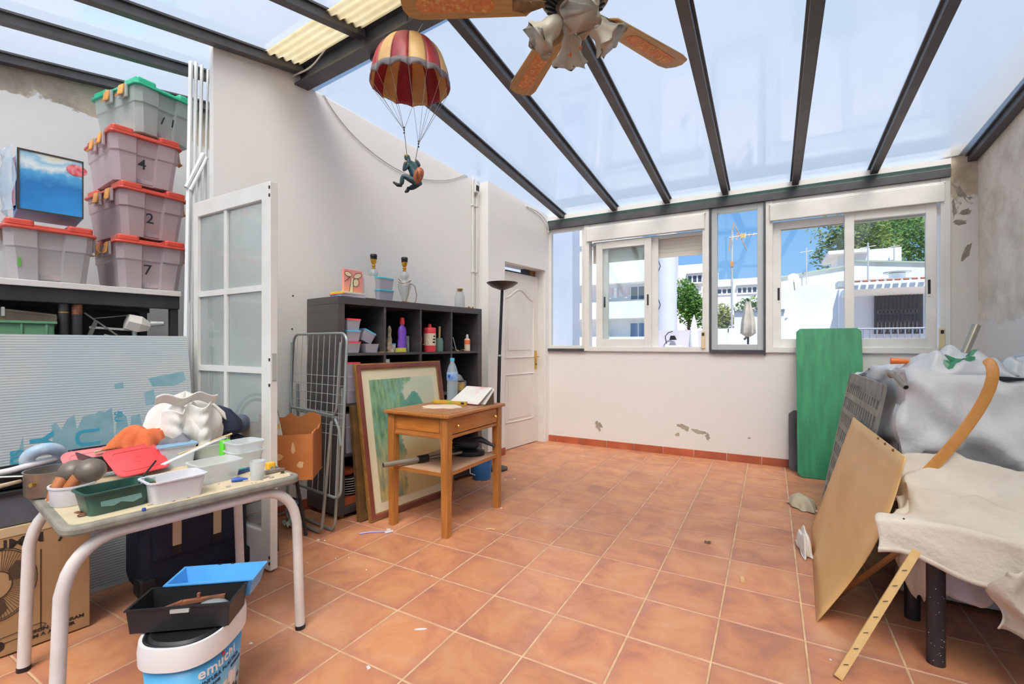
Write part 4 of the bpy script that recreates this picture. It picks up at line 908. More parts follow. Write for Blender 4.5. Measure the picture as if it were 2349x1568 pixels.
MB().tube([(.03, .05, .03), (.06, -.10, .01), (.07, -.22, .005)], [.012, .012, .011], 10).build('stem', M('white_plastic', '#e8e8ea', .35), pr, smooth=True)
MB().tube([(.07, -.22, .005), (.073, -.235, .004)], .0125, 10).build('stem_collar', M('navy_plastic', '#2b3350', .4), pr)
# suitcase
m_navy = M('navy_fabric', '#20273f', .75, col2='#191e30', scale=4, bump=.12, bscale=120)
sc = WT('suitcase', 'large navy wheeled suitcase with beige straps under the table', 'suitcase', -2.72, .885, 0)
def cushion(mb, w, d, h, r, n=5):
    pr_ = []
    for (t_, ins) in ((0, r*.6), (.25*r, .15*r), (r, 0)): pr_.append((ins, t_))
    rings = [(i_, z) for i_, z in pr_]+[(i_, h-z) for i_, z in reversed(pr_)]
    N_ = 4*(n+1); vs_ = []; fs = []
    for i_, z in rings: vs_ += [(x, y, z) for x, y in rounded(w-2*i_, d-2*i_, r, n)]
    for k in range(len(rings)-1):
        for i in range(N_): fs.append((k*N_+i, k*N_+(i+1) % N_, (k+1)*N_+(i+1) % N_, (k+1)*N_+i))
    fs += [tuple(range(N_-1, -1, -1)), tuple((len(rings)-1)*N_+i for i in range(N_))]
    return mb.add(vs_, fs)
cushion(MB(), .25, .47, .66, .05).tf(Matrix.Translation((0, 0, .03))).build('shell', m_navy, sc, smooth=60)
cushion(MB(), .04, .36, .42, .018).tf(Matrix.Translation((.13, -.01, .17))).build('front_pocket', m_navy, sc, smooth=60)
m_strap = M('beige_strap', '#cdb79a', .7)
for y in (-.10, .07):
    MB().box(.1505, .156, y-.018, y+.018, .225, .56).build('strap', m_strap, sc, bev=.002)
    MB().box(.1505, .1575, y-.02, y+.02, .185, .225).build('strap_tip', m_dark, sc, bev=.002)
for y in (-.205, .205):
    w = MB().box(.04, .135, y-.035, y+.035, .012, .10).build('wheel_housing', m_dark, sc, bev=.015)
    MB().lathe([(.0, -.014), (.026, -.014), (.03, -.008), (.03, .008), (.026, .014), (0, .014)], 18).tf(Matrix.Translation((.105, y, .031)) @ Matrix.Rotation(R(90), 4, 'X')).build('wheel', M('wheel_grey', '#3c3d42', .5), w, smooth=True)
MB().tube([(0, -.10, .69), (0, -.10, .715), (0, .10, .715), (0, .10, .69)], .010, 8).build('top_handle', m_dark, sc, smooth=True)
bp_ = WT('backpack', 'navy backpack slumped on the suitcase behind the white jacket', 'backpack', -2.63, .97, .70)
MB().lathe([(.0, 0), (.10, .0), (.13, .03), (.12, .07), (.07, .13), (.02, .155), (0, .157)], 20, ax=.68, ay=1.0).build('bag', m_navy, bp_, smooth=True); MB().ball((-.02, .125, .045), (.045, .05, .05), 14, 10).build('side_pocket', M('grey_navy', '#454b5b', .7), bp_, smooth=True)
MB().tube([(.04, -.03, .13), (.09, -.04, .06), (.09, -.05, .01)], .008, 6).build('strap', m_dark, bp_)
# ---------------------------------------------------------------- school table and what lies on it
m_ply = M('worn_ply_top', '#d8c8a8', .6, col2='#b7a78a', scale=9, lo=.4, hi=.75)
m_gedge = M('grey_table_edge', '#6d6a62', .6, col2='#8b877c', scale=16)
m_wleg = M('white_leg_paint', '#e6e1de', .4, col2='#d8d2cd', scale=10)
TZ = .64
tb = WT('school_table', 'small school table with white bent legs and grey edging', 'table', -2.12, .63, 0)
MB().prism(rounded(.63, .71, .05, 6), TZ-.03, TZ-.002).build('table_edge', m_gedge, tb, bev=.008)
MB().prism(rounded(.585, .665, .035, 6), TZ-.004, TZ).build('tabletop', m_ply, tb)
for a in (-.275, .275):
    for s_ in (-1, 1):
        y = s_*.345
        pts = [(a, y+s_*.018, .012), (a, y+s_*.004, TZ-.20)]+[(a, y-s_*.13*(1-cos(q)), TZ-.20+.148*sin(q)) for q in [i*pi/16 for i in range(1, 9)]]+[(a, 0, TZ-.052)]
        l = MB().tube(pts, .0185, 14).build('leg', m_wleg, tb, smooth=True)
        MB().tube([(a, y+s_*.0185, 0), (a, y+s_*.018, .016)], .0195, 12).build('foot_cap', m_dark, l)
MB().bar((-.275, 0, TZ-.052), (.275, 0, TZ-.052), .03, .02).build('cross_brace', m_wleg, tb)
def onT(u, v): p = atZ(u, v, TZ); return wab(p)
def TT(name, label, cat, u, v, rz=0.0, group=None, dz=0.0):
    a, b, z = onT(u, v); return WT(name, label, cat, a, b, z+dz+.0005, rz, group)
m_stl = M('stainless', '#a8a29c', .34, .75, col2='#8f8982', scale=12)
m_clearp = M('frosted_plastic', '#f0f4f4', .3, clear=.5, spec=.5)
m_whitep = M('milky_white_plastic', '#ecebee', .35, clear=.12)
m_debris = M('grey_clutter', '#8b8580', .8, col2='#b9aaa0', scale=60)
# saucepan
t = TT('saucepan', 'steel saucepan with a long pale handle at the table corner', 'saucepan', 122, 1130)
MB().lathe([(0, .0), (.068, 0), (.074, .006), (.075, .082), (.078, .086), (.0725, .086), (.0715, .006), (0, .004)], 40).build('pan', m_stl, t, smooth=50)
MB().tube([(.052, -.052, .05), (.062, -.064, .053)], .007, 8).build('handle_bracket', m_brass, t)
MB().tube([(-.02, -.078, .056), (.06, -.17, .062), (.07, -.26, .065)], [.006, .008, .006], 8).build('handle', M('pale_horn', '#c9b79a', .5), t, smooth=True)
MB().tube([(.0, -.07, .075), (-.1, -.24, .085)], .003, 6).build('wire_rim', m_alu, t)
# white round tub with maracas
t = TT('round_tub', 'low white round tub in front of the saucepan', 'tub', 166, 1152)
MB().lathe([(0, 0), (.052, 0), (.055, .004), (.057, .058), (.0605, .058), (.0605, .064), (.055, .064), (.052, .006), (0, .004)], 36).build('tub', m_whitep, t, smooth=50)
m_gourd = M('gourd_brown', '#6f6459', .42, col2='#5c534a', scale=9)
a0, b0, _ = onT(166, 1152)
for k, (da, db, dz, an) in enumerate([(.005, .045, .098, -25), (-.045, .012, .092, 15)]):
    t = WT('maraca', ['brown gourd maraca leaning to the green tub', 'brown gourd maraca leaning to the saucepan'][k], 'maraca', a0+da, b0+db, TZ+dz, R(an), 'maracas in the white tub')
    MB().ball((0, 0, 0), (.043, .043, .040), 18, 12).build('gourd', m_gourd, t, smooth=True)
    MB().tube([(0, -.03, -.018), (.005, -.055, -.05), (.008, -.065, -.080)], [.022, .016, .012], 10).build('handle', M('orange_wood', '#a8673c', .5), t, smooth=True)
def box_tub(name, label, u, v, w, d, h, mat, rz, r=.02, lip=.006, content=None, taper=.84, group=None, dz=0.0):
    t = TT(name, label, 'tub', u, v, rz, group, dz)
    tub(MB(), w, d, h, r, taper=taper, lip=lip).build('tub', mat, t, smooth=35)
    if content:
        rg = random.Random(int(u)); mb = MB()
        for k in range(14):
            x, y, z = rg.uniform(-w*.3, w*.3), rg.uniform(-d*.3, d*.3), rg.uniform(.012, h*.45); s_ = rg.uniform(.008, .02)
            mb.box(x-s_, x+s_, y-s_*.6, y+s_*.6, z-s_*.4, z+s_*.4)
        mb.build('oddments', M('oddments_'+content, '#'+content, .7, col2='#6c6a78', scale=45), t)
    return t
dg = box_tub('square_tub', 'dark green paint-stained tub near the table front', 262, 1163, .115, .175, .072, M('dark_green_paint', '#1f4038', .35, col2='#2d564c', scale=9), R(6), content=None)
MB().prism([(-.05, .02), (-.02, .014), (.0, .022), (.03, .012), (.055, .02), (.05, .05), (.02, .058), (.0, .046), (-.03, .054), (-.052, .04)], .0565, .0585, 'x').build('scraped_paint', M('pale_green_scrape', '#7fa7a2', .5, clear=.25), dg, rot=(0, R(-7), 0))
bs = TT('paint_brush', 'thin dark brush standing in the dark green tub', 'brush', 268, 1160, 0, None, .01)
MB().tube([(.0, .03, .0), (-.03, .075, .06), (-.055, .12, .105)], .0035, 6).build('brush_handle', m_dark, bs)
box_tub('square_tub', 'empty milky white tub at the table front edge', 398, 1140, .115, .165, .075, m_whitep, R(2))
box_tub('square_tub', 'clear tub of small coloured oddments mid-table', 492, 1100, .12, .155, .075, m_clearp, R(5), content='c79aa0')
box_tub('square_tub', 'empty clear tub behind the green clothes pegs', 476, 1046, .11, .15, .06, m_clearp, R(8), dz=.0)
for k in range(2): box_tub('square_tub', ['lower of two nested clear tubs beside the door leaf', 'upper of two nested clear tubs beside the door leaf'][k], 560, 1064, .115, .125, .065, m_clearp, R(4+3*k), dz=.038*k, taper=.8)
t = box_tub('square_tub', 'pale blue-rimmed white tub behind the red lids', 400, 1066, .12, .135, .09, M('bluish_plastic', '#d8e2ee', .35, clear=.15), R(3), content='a9b4c4')
MB().prism(rounded(.135, .15, .02), .0905, .0945).build('blue_lid', M('sky_blue_plastic', '#8fb9dc', .3, clear=.1), t)
ja = TT('glass_jar', 'small amber jar between the green and white tubs', 'jar', 340, 1140)
MB().lathe([(0, 0), (.024, 0), (.026, .01), (.026, .05), (.022, .06), (0, .06)], 20).build('jar', M('amber_oil', '#8a7a2c', .15, clear=.35), ja, smooth=True)
MB().lathe([(.023, .058), (.023, .07), (0, .071)], 20).build('lid', M('clear_lid', '#cfe0dc', .3, clear=.4), ja, smooth=True)
# red lids leaning about
def lid(label, pos, rot, w, d, mat):
    t = thing('tub_lid', label, 'lid', pos, 0, 'loose lids on the table', rot)
    MB().prism(rounded(w, d, .025, 5), 0, .006).build('lid', mat, t, bev=.002)
    ri = rounded(w-.035, d-.035, .018, 5); MB().tube([(x, y, .006) for x, y in ri], .0025, 5, closed=True).build('raised_rim', mat, t)
    ri = rounded(w+.004, d+.004, .027, 5); MB().tube([(x, y, .003) for x, y in ri], .004, 6, closed=True).build('outer_rim', mat, t)
    MB().tube(arc((0, 0, .006), .014, 0, 2*pi, 16, 'xy')[:-1], .0015, 5, closed=True).build('maker_ring', mat, t)
m_red = M('red_plastic', '#d83a40', .32, col2='#e0565a', scale=4); m_pink = M('pink_plastic', '#e88f93', .32, col2='#dd777c', scale=6)
def leanrot(yaw, tilt): return (Matrix.Rotation(-WA+yaw, 3, 'Z') @ Matrix.Rotation(tilt, 3, 'Y')).to_euler()
a, b, _ = onT(318, 1092); lid('clear red lid leaning forward over the dark green tub', Wp(a-.02, b+.0, TZ+.062), leanrot(R(18), R(38)), .135, .185, m_red)
a, b, _ = onT(330, 1080); lid('larger red lid propped behind another red lid', Wp(a-.075, b+.085, TZ+.085), leanrot(R(8), R(55)), .15, .19, m_red)
a, b, _ = onT(215, 1090); lid('faded pink lid propped behind the maracas', Wp(a-.03, b-.0, TZ+.05), leanrot(R(4), R(35)), .13, .16, m_pink)
# tray of tools with cloths
ta, tb_ = -2.56, .60
t = WT('tool_tray', 'dark tray heaped with small tools beneath the orange cloth', 'tray', ta+.06, tb_, TZ+.06, R(6))
MB().box(-.13, .13, -.17, .20, 0, .006).box(.124, .13, -.17, .20, .006, .03).box(-.13, -.124, -.17, .20, .006, .03).box(-.124, .124, -.17, -.164, .006, .03).box(-.124, .124, .194, .20, .006, .03).build('tray', m_black, t)
rg = random.Random(8)
for k in range(16):
    x, y = rg.uniform(-.09, .10), rg.uniform(-.15, .12); an = rg.uniform(0, 6.3); l = rg.uniform(.02, .06)
    MB().bar((x, y, .012+.006*(k % 3)), (x+l*cos(an), y+l*sin(an), .018+.006*(k % 3)), .010, .007).build('small_tool', [m_stl, m_tan, m_dark, m_debris][k % 4], t)
def cloth(name, label, cat, c, sx, sy, h, mat, seed, rz=0.0, n=26, lumps=6, group=None, thin=.006):
    """crumpled heap of cloth with folds, base at c"""
    r = random.Random(seed); ph = [(r.uniform(3, 9), r.uniform(-1, 1), r.uniform(0, 6.3), r.uniform(.5, 1)) for _ in range(lumps)]
    def f(u, v):
        x, y = (u-.5)*2, (v-.5)*2; rr = sqrt(x*x+y*y); e = max(0, 1-rr**2.4)
        fold = sum(w_*sin(k_*(x*cos(d_*3)+y*sin(d_*3))+p_) for k_, d_, p_, w_ in ph)/lumps
        q = 1+.16*sin(4*atan2(y, x)+seed)+.10*sin(9*atan2(y, x)+2*seed)
        return (x*sx*q, y*sy*q, max(0.0, h*(e**.6)*(1+.55*fold))+.004*(1+fold))
    o = MB().grid(f, n, n).build(name, mat, None, c, (0, 0, rz), smooth='full', sub=1, solid=thin)
    return tag(o, label, cat, group)
m_orange = M('orange_cloth', '#cf6f43', .95, col2='#b9582f', scale=12, bump=.3, bscale=200)
m_greyc = M('grey_cloth', '#77777c', .9, col2='#5b5b60', scale=9, bump=.2, bscale=160)
m_jacket = M('white_canvas', '#e8e5df', .9, col2='#dcd8d0', scale=7, bump=.15, bscale=120)
cloth('cloth', 'crumpled orange cloth heaped on the tool tray', 'cloth', Wp(-2.50, .645, TZ+.09), .09, .115, .065, m_orange, 3, -WA+.4)
cloth('cloth', 'grey rag beside the orange cloth', 'cloth', Wp(-2.44, .735, TZ+.06), .06, .08, .05, m_greyc, 5, -WA)
# white jacket folded on the suitcase
def jacket(u, v):
    th = u*2*pi; z = v
    r = 1+.13*sin(5*th+3*z*2)+.09*sin(11*th+4)+.07*sin(17*th+9*z)
    w = .118*(1.02-.25*z+.35*sin(pi*z)**2*.5); k = (1-z**5)
    return (w*.72*r*cos(th)*k+.015*sin(7*z), w*1.12*r*sin(th)*k+.01*z, .235*z+.014*sin(9*th)*z)
jk = WT('folded_jacket', 'bulky white canvas jacket folded up on the suitcase', 'jacket', -2.55, .80, .70)
MB().grid(jacket, 72, 30, True).build('bundle', m_jacket, jk, smooth='full', sub=1)
def roll(y, w, h, d, s_):
    return MB().grid(lambda u, v: (d*(1+.12*sin(6*v*pi+s_))*sin(u*pi)*.55+.05, y+w*(u-.5)*(1+.1*sin(5*v+s_)), .0+h*v+.012*sin(7*u+s_)-.0), 14, 12)
for k, (y, w, h, d) in enumerate([(-.05, .10, .165, .13), (.055, .095, .185, .125)]):
    roll(y, w, h, d, k*2.1).build('sleeve', m_jacket, jk, smooth='full', sub=1, solid=.006)
MB().grid(lambda u, v: (.04+.045*sin(pi*v)*cos(u*2-1), -.12+.25*u, .19+.045*sin(pi*v)+.012*sin(12*u)), 22, 8).build('collar', m_jacket, jk, smooth='full', sub=1, solid=.008)
MB().grid(lambda u, v: (.03-.05*v, .10+.08*u, .175-.075*u+.03*v+.012*sin(9*v+4*u)), 10, 10).build('cuff', m_jacket, jk, smooth='full', sub=1, solid=.008)
# utensils and bits
t = TT('spatula', 'long white spatula lying across the tubs', 'spatula', 430, 1085, 0, None, .085)
MB().bar((.06, -.10, -.02), (-.04, .10, .018), .022, .004).bar((-.03, .08, .014), (-.07, .17, .025), .012, .004).build('spatula', m_whitep, t)
t = TT('wooden_stick', 'thin pale stick lying behind the white spatula', 'stick', 455, 1075, 0, None, .09)
MB().tube([(.03, -.08, -.01), (-.05, .15, .03)], .004, 6).build('stick', M('pale_wood', '#c9b183', .6), t)
t = TT('clothes_peg_holder', 'bright green plastic holder with a ring of pegs', 'holder', 516, 1052, R(10), None, .0)
MB().prism(rounded(.028, .040, .008), 0, .088).build('holder', M('lime_green_plastic', '#5ccf35', .4), t, bev=.003)
for k in range(5): MB().tube([(.0, -.012+.008*k, .08), (.004*(k % 2), -.016+.009*k, .108)], .004, 6).build('peg', [m_stl, m_debris][k % 2], t)
t = TT('tumbler', 'scuffed clear tumbler with grit at the bottom', 'tumbler', 590, 1099)
MB().lathe([(0, 0), (.021, 0), (.029, .072), (.0275, .072), (.0195, .003), (0, .003)], 24).build('glass', m_clearp, t, smooth=50); MB().lathe([(0, .003), (.019, .003), (.021, .02), (0, .024)], 16).build('grit', m_debris, t)
t = TT('tape_measure', 'small yellow tape measure by the table corner', 'tape measure', 620, 1075)
MB().prism(rounded(.03, .034, .008), 0, .028).build('case', M('yellow_plastic', '#d9a92c', .4), t, bev=.004); MB().box(.015, .017, -.006, .006, .0, .012).build('tape_tip', m_stl, t)
t = TT('metal_tube', 'short steel tube lying beside the tape measure', 'tube', 625, 1085); MB().tube([(-.0, -.03, .009), (.0, .03, .009)], .009, 12).build('tube', m_stl, t, smooth=True)
t = TT('wooden_bead', 'brown wooden bead on the table corner', 'bead', 648, 1085); MB().lathe([(0, 0), (.008, 0), (.006, .006), (.012, .012), (.010, .02), (0, .022)], 14).build('knob', m_bark, t, smooth=True)
t = TT('glue_tube', 'blue squashed tube beside the tumbler', 'tube', 548, 1104, R(-20)); MB().tube([(0, -.025, .008), (0, .0, .008), (0, .03, .005)], [.006, .009, .004], 10).build('tube', M('blue_plastic', '#2f54a8', .4), t, smooth=True)
t = TT('box_cutter', 'blue-green cutter lying behind the squashed tube', 'cutter', 556, 1084, R(15)); MB().box(-.012, .012, -.04, .04, .001, .016).build('body', M('dark_blue_plastic', '#2c4c80', .4), t, bev=.003); MB().box(-.009, .009, -.035, .01, .016, .02).build('slider', M('teal_plastic', '#58b09a', .4), t)
t = TT('scissors', 'small rusty scissors beside the white round tub', 'scissors', 200, 1180, R(20))
for s_ in (-1, 1): MB().tube(arc((.0, s_*.012, .003), .011, 0, 2*pi, 14, 'xy')[:-1], .002, 5, closed=True).bar((0, s_*.004, .003), (-.05, -s_*.004, .003), .005, .002).build('blade', m_rust, t)
t = TT('bottle_top', 'tiny blue cap at the front edge of the table', 'cap', 330, 1170); MB().lathe([(0, 0), (.006, 0), (.005, .007), (0, .008)], 12).build('cap', M('blue_plastic', '#2f54a8'), t, smooth=True)
dbm = MB(); rg = random.Random(2)
for k in range(90):
    u_ = rg.uniform(-.05, .28); v_ = rg.uniform(-.2, .3); s_ = rg.uniform(.001, .005)
    dbm.box(-2.12+u_-s_, -2.12+u_+s_, .68+v_-s_*1.6, .68+v_+s_*1.6, TZ, TZ+s_)
o = dbm.build('table_grit', m_debris, None, rot=(0, 0, -WA)); o['kind'] = 'stuff'; o['label'] = 'grit and crumbs scattered over the table top'; o['category'] = 'grit'
# ---------------------------------------------------------------- paint bucket with trays
pb_ = WT('paint_bucket', 'oval white paint bucket with a blue castle label', 'bucket', -1.632, .548, 0, R(40))
def sup(q, a, r, z):                      # squarish oval
    k = (abs(cos(a))**2.6+abs(sin(a))**2.6)**(-1/2.6); return (r*k*cos(a)*.74, r*k*sin(a)*.95, z)
def label_mat():
    m, t, p, out = nodes_of('bucket_label'); L = t.links; N = t.nodes
    tc = N.new('ShaderNodeTexCoord'); sp = N.new('ShaderNodeSeparateXYZ'); L.new(tc.outputs['Object'], sp.inputs[0])
    rp = N.new('ShaderNodeValToRGB'); e = rp.color_ramp.elements; e[0].position = .05; e[0].color = (*srgb('#d6ecf6'), 1); e[1].position = .27; e[1].color = (*srgb('#1f8fcb'), 1)
    q = e.new(.16); q.color = (*srgb('#7cc3e6'), 1); L.new(sp.outputs['Z'], rp.inputs[0]); L.new(rp.outputs[0], p.inputs['Base Color']); p.inputs['Roughness'].default_value = .35
    return m
m_wpl = M('white_bucket', '#ecebea', .38)
MB().lathe([(0, 0), (.122, 0), (.126, .01), (.146, .268)], 56, fn=sup).build('bucket', m_wpl, pb_, smooth=50)
MB().lathe([(.1285, .03), (.1462, .262)], 56, fn=sup).build('label', label_mat(), pb_, smooth='full')
MB().lathe([(.147, .262), (.158, .262), (.160, .30), (.156, .325), (.146, .325), (.146, .262)], 56, fn=sup).build('rim_band', m_wpl, pb_, smooth=40)
MB().lathe([(.145, .318), (.140, .326), (.132, .322), (.124, .328), (.112, .322), (0, .322)], 56, fn=sup).build('lid', m_dark, pb_, smooth=40)
def onlabel(ang, z):                      # point on the label at bearing ang, height z
    a = R(ang); r = .1285+(.1462-.1285)*(z-.03)/.232+.0012; return Vector(sup(None, a, r, z))
def wrap_text(s, size, ang0, z, mat, dang, bold=.0006, slope=0.0):
    adv = {'m': 1.5, 'u': 1.05, 'e': 1.0, 'c': .9, 'h': 1.05, 'i': .45, 'I': .5, ' ': .6}; acc = 0.0
    for k, ch in enumerate(s):
        a = ang0+dang*acc; acc += adv.get(ch, 1.0)
        if ch == ' ': continue
        p = onlabel(a, z+slope*k); d = onlabel(a+2, z)-onlabel(a-2, z)
        txt('label_letter', ch, size, mat, pb_, p, (R(90), 0, atan2(d.y, d.x)), .0005, bold=bold)
m_navyink = M('navy_print', '#243a5c', .6)
wrap_text('emuchi', .042, -62+12, .213, m_wpl, 9.8, .0009)
wrap_text('PINTURA PLASTICA', .015, -68+18, .190, m_navyink, 4.6)
wrap_text('INTERIOR', .011, -62+18, .172, m_navyink, 3.4); wrap_text('EXTERIOR', .011, -18+18, .172, m_navyink, 3.4)
p = onlabel(-18, .245); MB().ball((p.x, p.y, p.z), .006, 8, 6).build('label_flag', M('flag_red', '#cc3a3a', .5), pb_)
cs = [(-70, .06), (-70, .10), (-58, .105), (-58, .118), (-46, .12), (-46, .135), (-36, .137), (-36, .145), (-20, .146), (-20, .150), (-5, .152), (-5, .165), (2, .165), (2, .158), (14, .158), (14, .06)]
def castle():
    mb = MB(); prof = []
    for k in range(len(cs)-1):
        (a0, z0), (a1, z1) = cs[k], cs[k+1]
        n = max(1, int(abs(a1-a0)/3)) if a1 != a0 else 1
        for i in range(n): prof.append((a0+(a1-a0)*i/n, z0+(z1-z0)*i/n))
    prof.append(cs[-1]); vs_ = []
    for a, z in prof: q = onlabel(a, .04); w_ = onlabel(a, max(z, .041)); vs_ += [q, w_]
    return mb.add(vs_, [(2*i, 2*i+2, 2*i+3, 2*i+1) for i in range(len(prof)-1)])
castle().build('label_castle', m_wpl, pb_, smooth='full')
m_chk = M('black_check', '#1c1c1e', .5)
for i in range(5):
    for j in range(3):
        if (i+j) % 2 == 0 and i+2*j > 1:
            q = [onlabel(-6+6*i+da, .05+.016*j+.012*i*.6+dz)*1.003 for da, dz in ((0, 0), (5, .004), (5, .018), (0, .014))]
            MB().add(q, [(0, 1, 2, 3)]).build('label_check', m_chk, pb_)
for k in range(4):
    p = onlabel(-44+13*k, .128); MB().add([onlabel(-46+13*k, .118)*1.003, onlabel(-40+13*k, .118)*1.003, onlabel(-40+13*k, .132)*1.003, onlabel(-46+13*k, .132)*1.003], [(0, 1, 2, 3)]).build('label_icon', M('icon_grey', '#b9bdc2', .6), pb_)
# black tool tray and blue tray on the bucket
TR = atan2(.591-.394, -(-1.498+1.686))    # bearing of the tray's long side
d_ = Vector((-1.498+1.686, .591-.394)); ang = atan2(d_.y, d_.x)
t = WT('tool_tray', 'black plastic tool tray with a rusty clamp on the paint bucket', 'tray', -1.634, .533, .331, ang-pi/2)
def opentray(w, d, h, th, mat, flare=.006):
    mb = MB(); o = [(-w/2, -d/2), (w/2, -d/2), (w/2, d/2), (-w/2, d/2)]
    def rg_(e, z): return [(x+(e if x > 0 else -e), y+(e if y > 0 else -e), z) for x, y in o]
    rs = [rg_(-flare, 0), rg_(0, h), rg_(.004, h), rg_(.004, h+.004), rg_(-th, h+.004), rg_(-th-flare, th)]
    vs_ = [p for r_ in rs for p in r_]; fs = [(i*4+k, i*4+(k+1) % 4, (i+1)*4+(k+1) % 4, (i+1)*4+k) for i in range(5) for k in range(4)]
    return mb.add(vs_, fs+[(3, 2, 1, 0), (20, 21, 22, 23)])
opentray(.125, .275, .068, .004, None).build('tray', m_dark, t)
MB().box(.062, .07, -.02, .03, .056, .066).build('latch_tab', m_alu, t)
cl_ = WT('bar_clamp', 'rusty iron clamp lying in the black tool tray', 'clamp', -1.634, .533, .352, ang-pi/2)
MB().bar((.02, -.09, .012), (.0, -.02, .03), .014, .012).bar((0, -.02, .03), (-.02, .09, .03), .014, .010).bar((-.01, .02, .02), (-.01, .02, .05), .008, .008).build('clamp_bar', m_rust, cl_)
MB().tube(arc((.024, -.10, .012), .014, 0, 2*pi, 14, 'xy')[:-1], .004, 6, closed=True).build('ring', m_rust, cl_)
t2 = WT('glass_lens', 'grey domed plastic lens lying in the black tool tray', 'lens', -1.60, .575, .340, ang-pi/2)
MB().ball((0, .01, .02), (.03, .045, .022), 16, 8).build('dome', M('smoky_plastic', '#8b9196', .2, clear=.2), t2, smooth=True); MB().box(-.008, .018, -.055, -.035, .02, .026).build('blue_tag', M('cyan_plastic', '#4fb0e0', .4), t2)
t3 = WT('blue_tray', 'empty sky-blue tray tilted behind the black tool tray', 'tray', -1.70, .635, .352, ang-pi/2)
opentray(.12, .255, .055, .004, None, .014).build('tray', M('sky_blue_tray', '#5aa7e4', .35, col2='#4d98d6', scale=6), t3)
for y in (-.02, .02): MB().box(-.066, -.058, y-.005, y+.005, .045, .06).build('hinge', m_dark, t3)
# ---------------------------------------------------------------- cube bookcase against the long wall
m_bk = M('black_brown_veneer', '#4b4747', .45, col2='#403c3c', scale=2, stretch=(1, 1, 12))
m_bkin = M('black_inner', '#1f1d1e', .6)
AF, AB_, BL_, BR_ = -2.757, -3.143, 1.742, 3.187; BH = 1.487
bc = WT('cube_bookcase', 'black-brown cube bookcase with four by four open cells', 'bookcase', (AF+AB_)/2, (BL_+BR_)/2, 0)
hd, hw_ = (AF-AB_)/2, (BR_-BL_)/2
MB().box(-hd, hd, -hw_, hw_, BH-.05, BH).build('top_panel', m_bk, bc, bev=.002)
MB().box(-hd, hd, -hw_, hw_, .03, .08).build('bottom_panel', m_bk, bc, bev=.002)
for s_ in (-1, 1): MB().box(-hd, hd, min(s_*hw_, s_*(hw_-.05)), max(s_*hw_, s_*(hw_-.05)), .08, BH-.05).build('side_panel', m_bk, bc, bev=.002)
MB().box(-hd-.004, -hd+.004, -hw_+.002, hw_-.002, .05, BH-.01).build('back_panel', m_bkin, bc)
cols = [BL_+.05+k*((BR_-BL_-.1+.02)/4) for k in range(5)]
rows = [.08, .42, .758, 1.098]
cw = (BR_-BL_-.1+.02)/4-.02
for k in range(1, 4):
    y = BL_+.05+k*(cw+.02)-.01-(BL_+BR_)/2
    for z0, z1 in zip([.08]+[r+.009 for r in rows[1:]], [r-.009 for r in rows[1:]]+[BH-.05]): MB().box(-hd+.004, hd-.006, y-.009, y+.009, z0, z1).build('divider', m_bk, bc)
for z in rows[1:]: MB().box(-hd+.004, hd-.004, -hw_+.05, hw_-.05, z-.009, z+.009).build('shelf_board', m_bk, bc)
for s_ in (-1, 1):
    for x in (-hd+.06, hd-.06): MB().tube([(x, s_*(hw_-.06), 0), (x, s_*(hw_-.06), .03)], .022, 12).build('foot', M('pine_foot', '#b5834f', .6), bc)
RZ = [.0805]+[r+.0095 for r in rows[1:]]      # floor of each row of cells
def BT(name, label, cat, row, a, b, dz=0.0, rz=0.0, group=None): return WT(name, label, cat, a, b, RZ[row]+dz, rz, group)
m_cl = M('clear_box_plastic', '#c9c6d2', .3, clear=.35)
m_blue_l = M('blue_lid', '#5fc4e4', .35); m_red_l = M('red_lid', '#e0404a', .35)
def mini(label, row, a, b, dz, w, d, h, lidm, rz=0.0, cont='8a8f9a', group='small lidded boxes in the bookcase', rot=None):
    t = BT('lidded_box', label, 'box', row, a, b, dz, rz, group)
    if rot: t.rotation_euler = rot
    tub(MB(), d, w, h, .008, taper=.86, lip=.002).build('box', m_cl, t, smooth=35)
    MB().prism(rounded(d*.74, w*.74, .006), .004, h*.55).build('contents', M('mini_'+cont, '#'+cont, .8, col2='#5c5560', scale=40), t)
    MB().prism(rounded(d+.006, w+.006, .009), h-.001, h+.009).build('lid', lidm, t, bev=.002)
z = 0
for k, (lm, lab, cont) in enumerate([(m_red_l, 'bottom red-lidded box of the little stack', '4f8f6a'), (m_blue_l, 'blue-lidded box between two red-lidded ones', '8f8fa8'), (m_red_l, 'top red-lidded box of the little stack', 'a89aa0')]):
    mini(lab+', in the bookcase top row', 3, -2.84, 1.873, z, .105, .14, .068, lm, 0, cont); z += .0785
mini('tilted clear box with a blue lid leaning on the little stack', 3, -2.87, 2.00, .075, .10, .13, .075, m_blue_l, rot=(R(-24), 0, -WA), cont='7f95a5')
t = BT('open_tub', 'small clear open tub of oddments under the tilted box', 'tub', 3, -2.84, 2.035, 0); tub(MB(), .11, .11, .062, .01, taper=.86, lip=.003).build('tub', m_cl, t, smooth=35); MB().box(-.035, .035, -.035, .035, .006, .045).build('oddments', M('mini_b9a58a', '#b9a58a', .8, col2='#7c6f66', scale=50), t)
t = BT('bead_strings', 'coils of beaded string heaped under the tilted box', 'beads', 3, -2.97, 1.99, 0)
for k in range(4): MB().tube([(x, y, .02+.014*k) for x, y, _ in arc((0, 0, 0), .05-.006*k, 0, 2*pi, 18, 'xy')[:-1]], .009, 8, closed=True).build('coil', [M('bead_gold', '#a8873f', .5), M('bead_grey', '#5c6068', .5)][k % 2], t)
t = BT('cardboard_cover', 'pale upright card tucked at the back of a top cell', 'card', 3, -3.05, 1.83, 0); MB().box(-.004, .004, -.035, .035, 0, .31).build('card', M('pale_card', '#b4aa9a', .8, col2='#d4cbbd', scale=12), t)
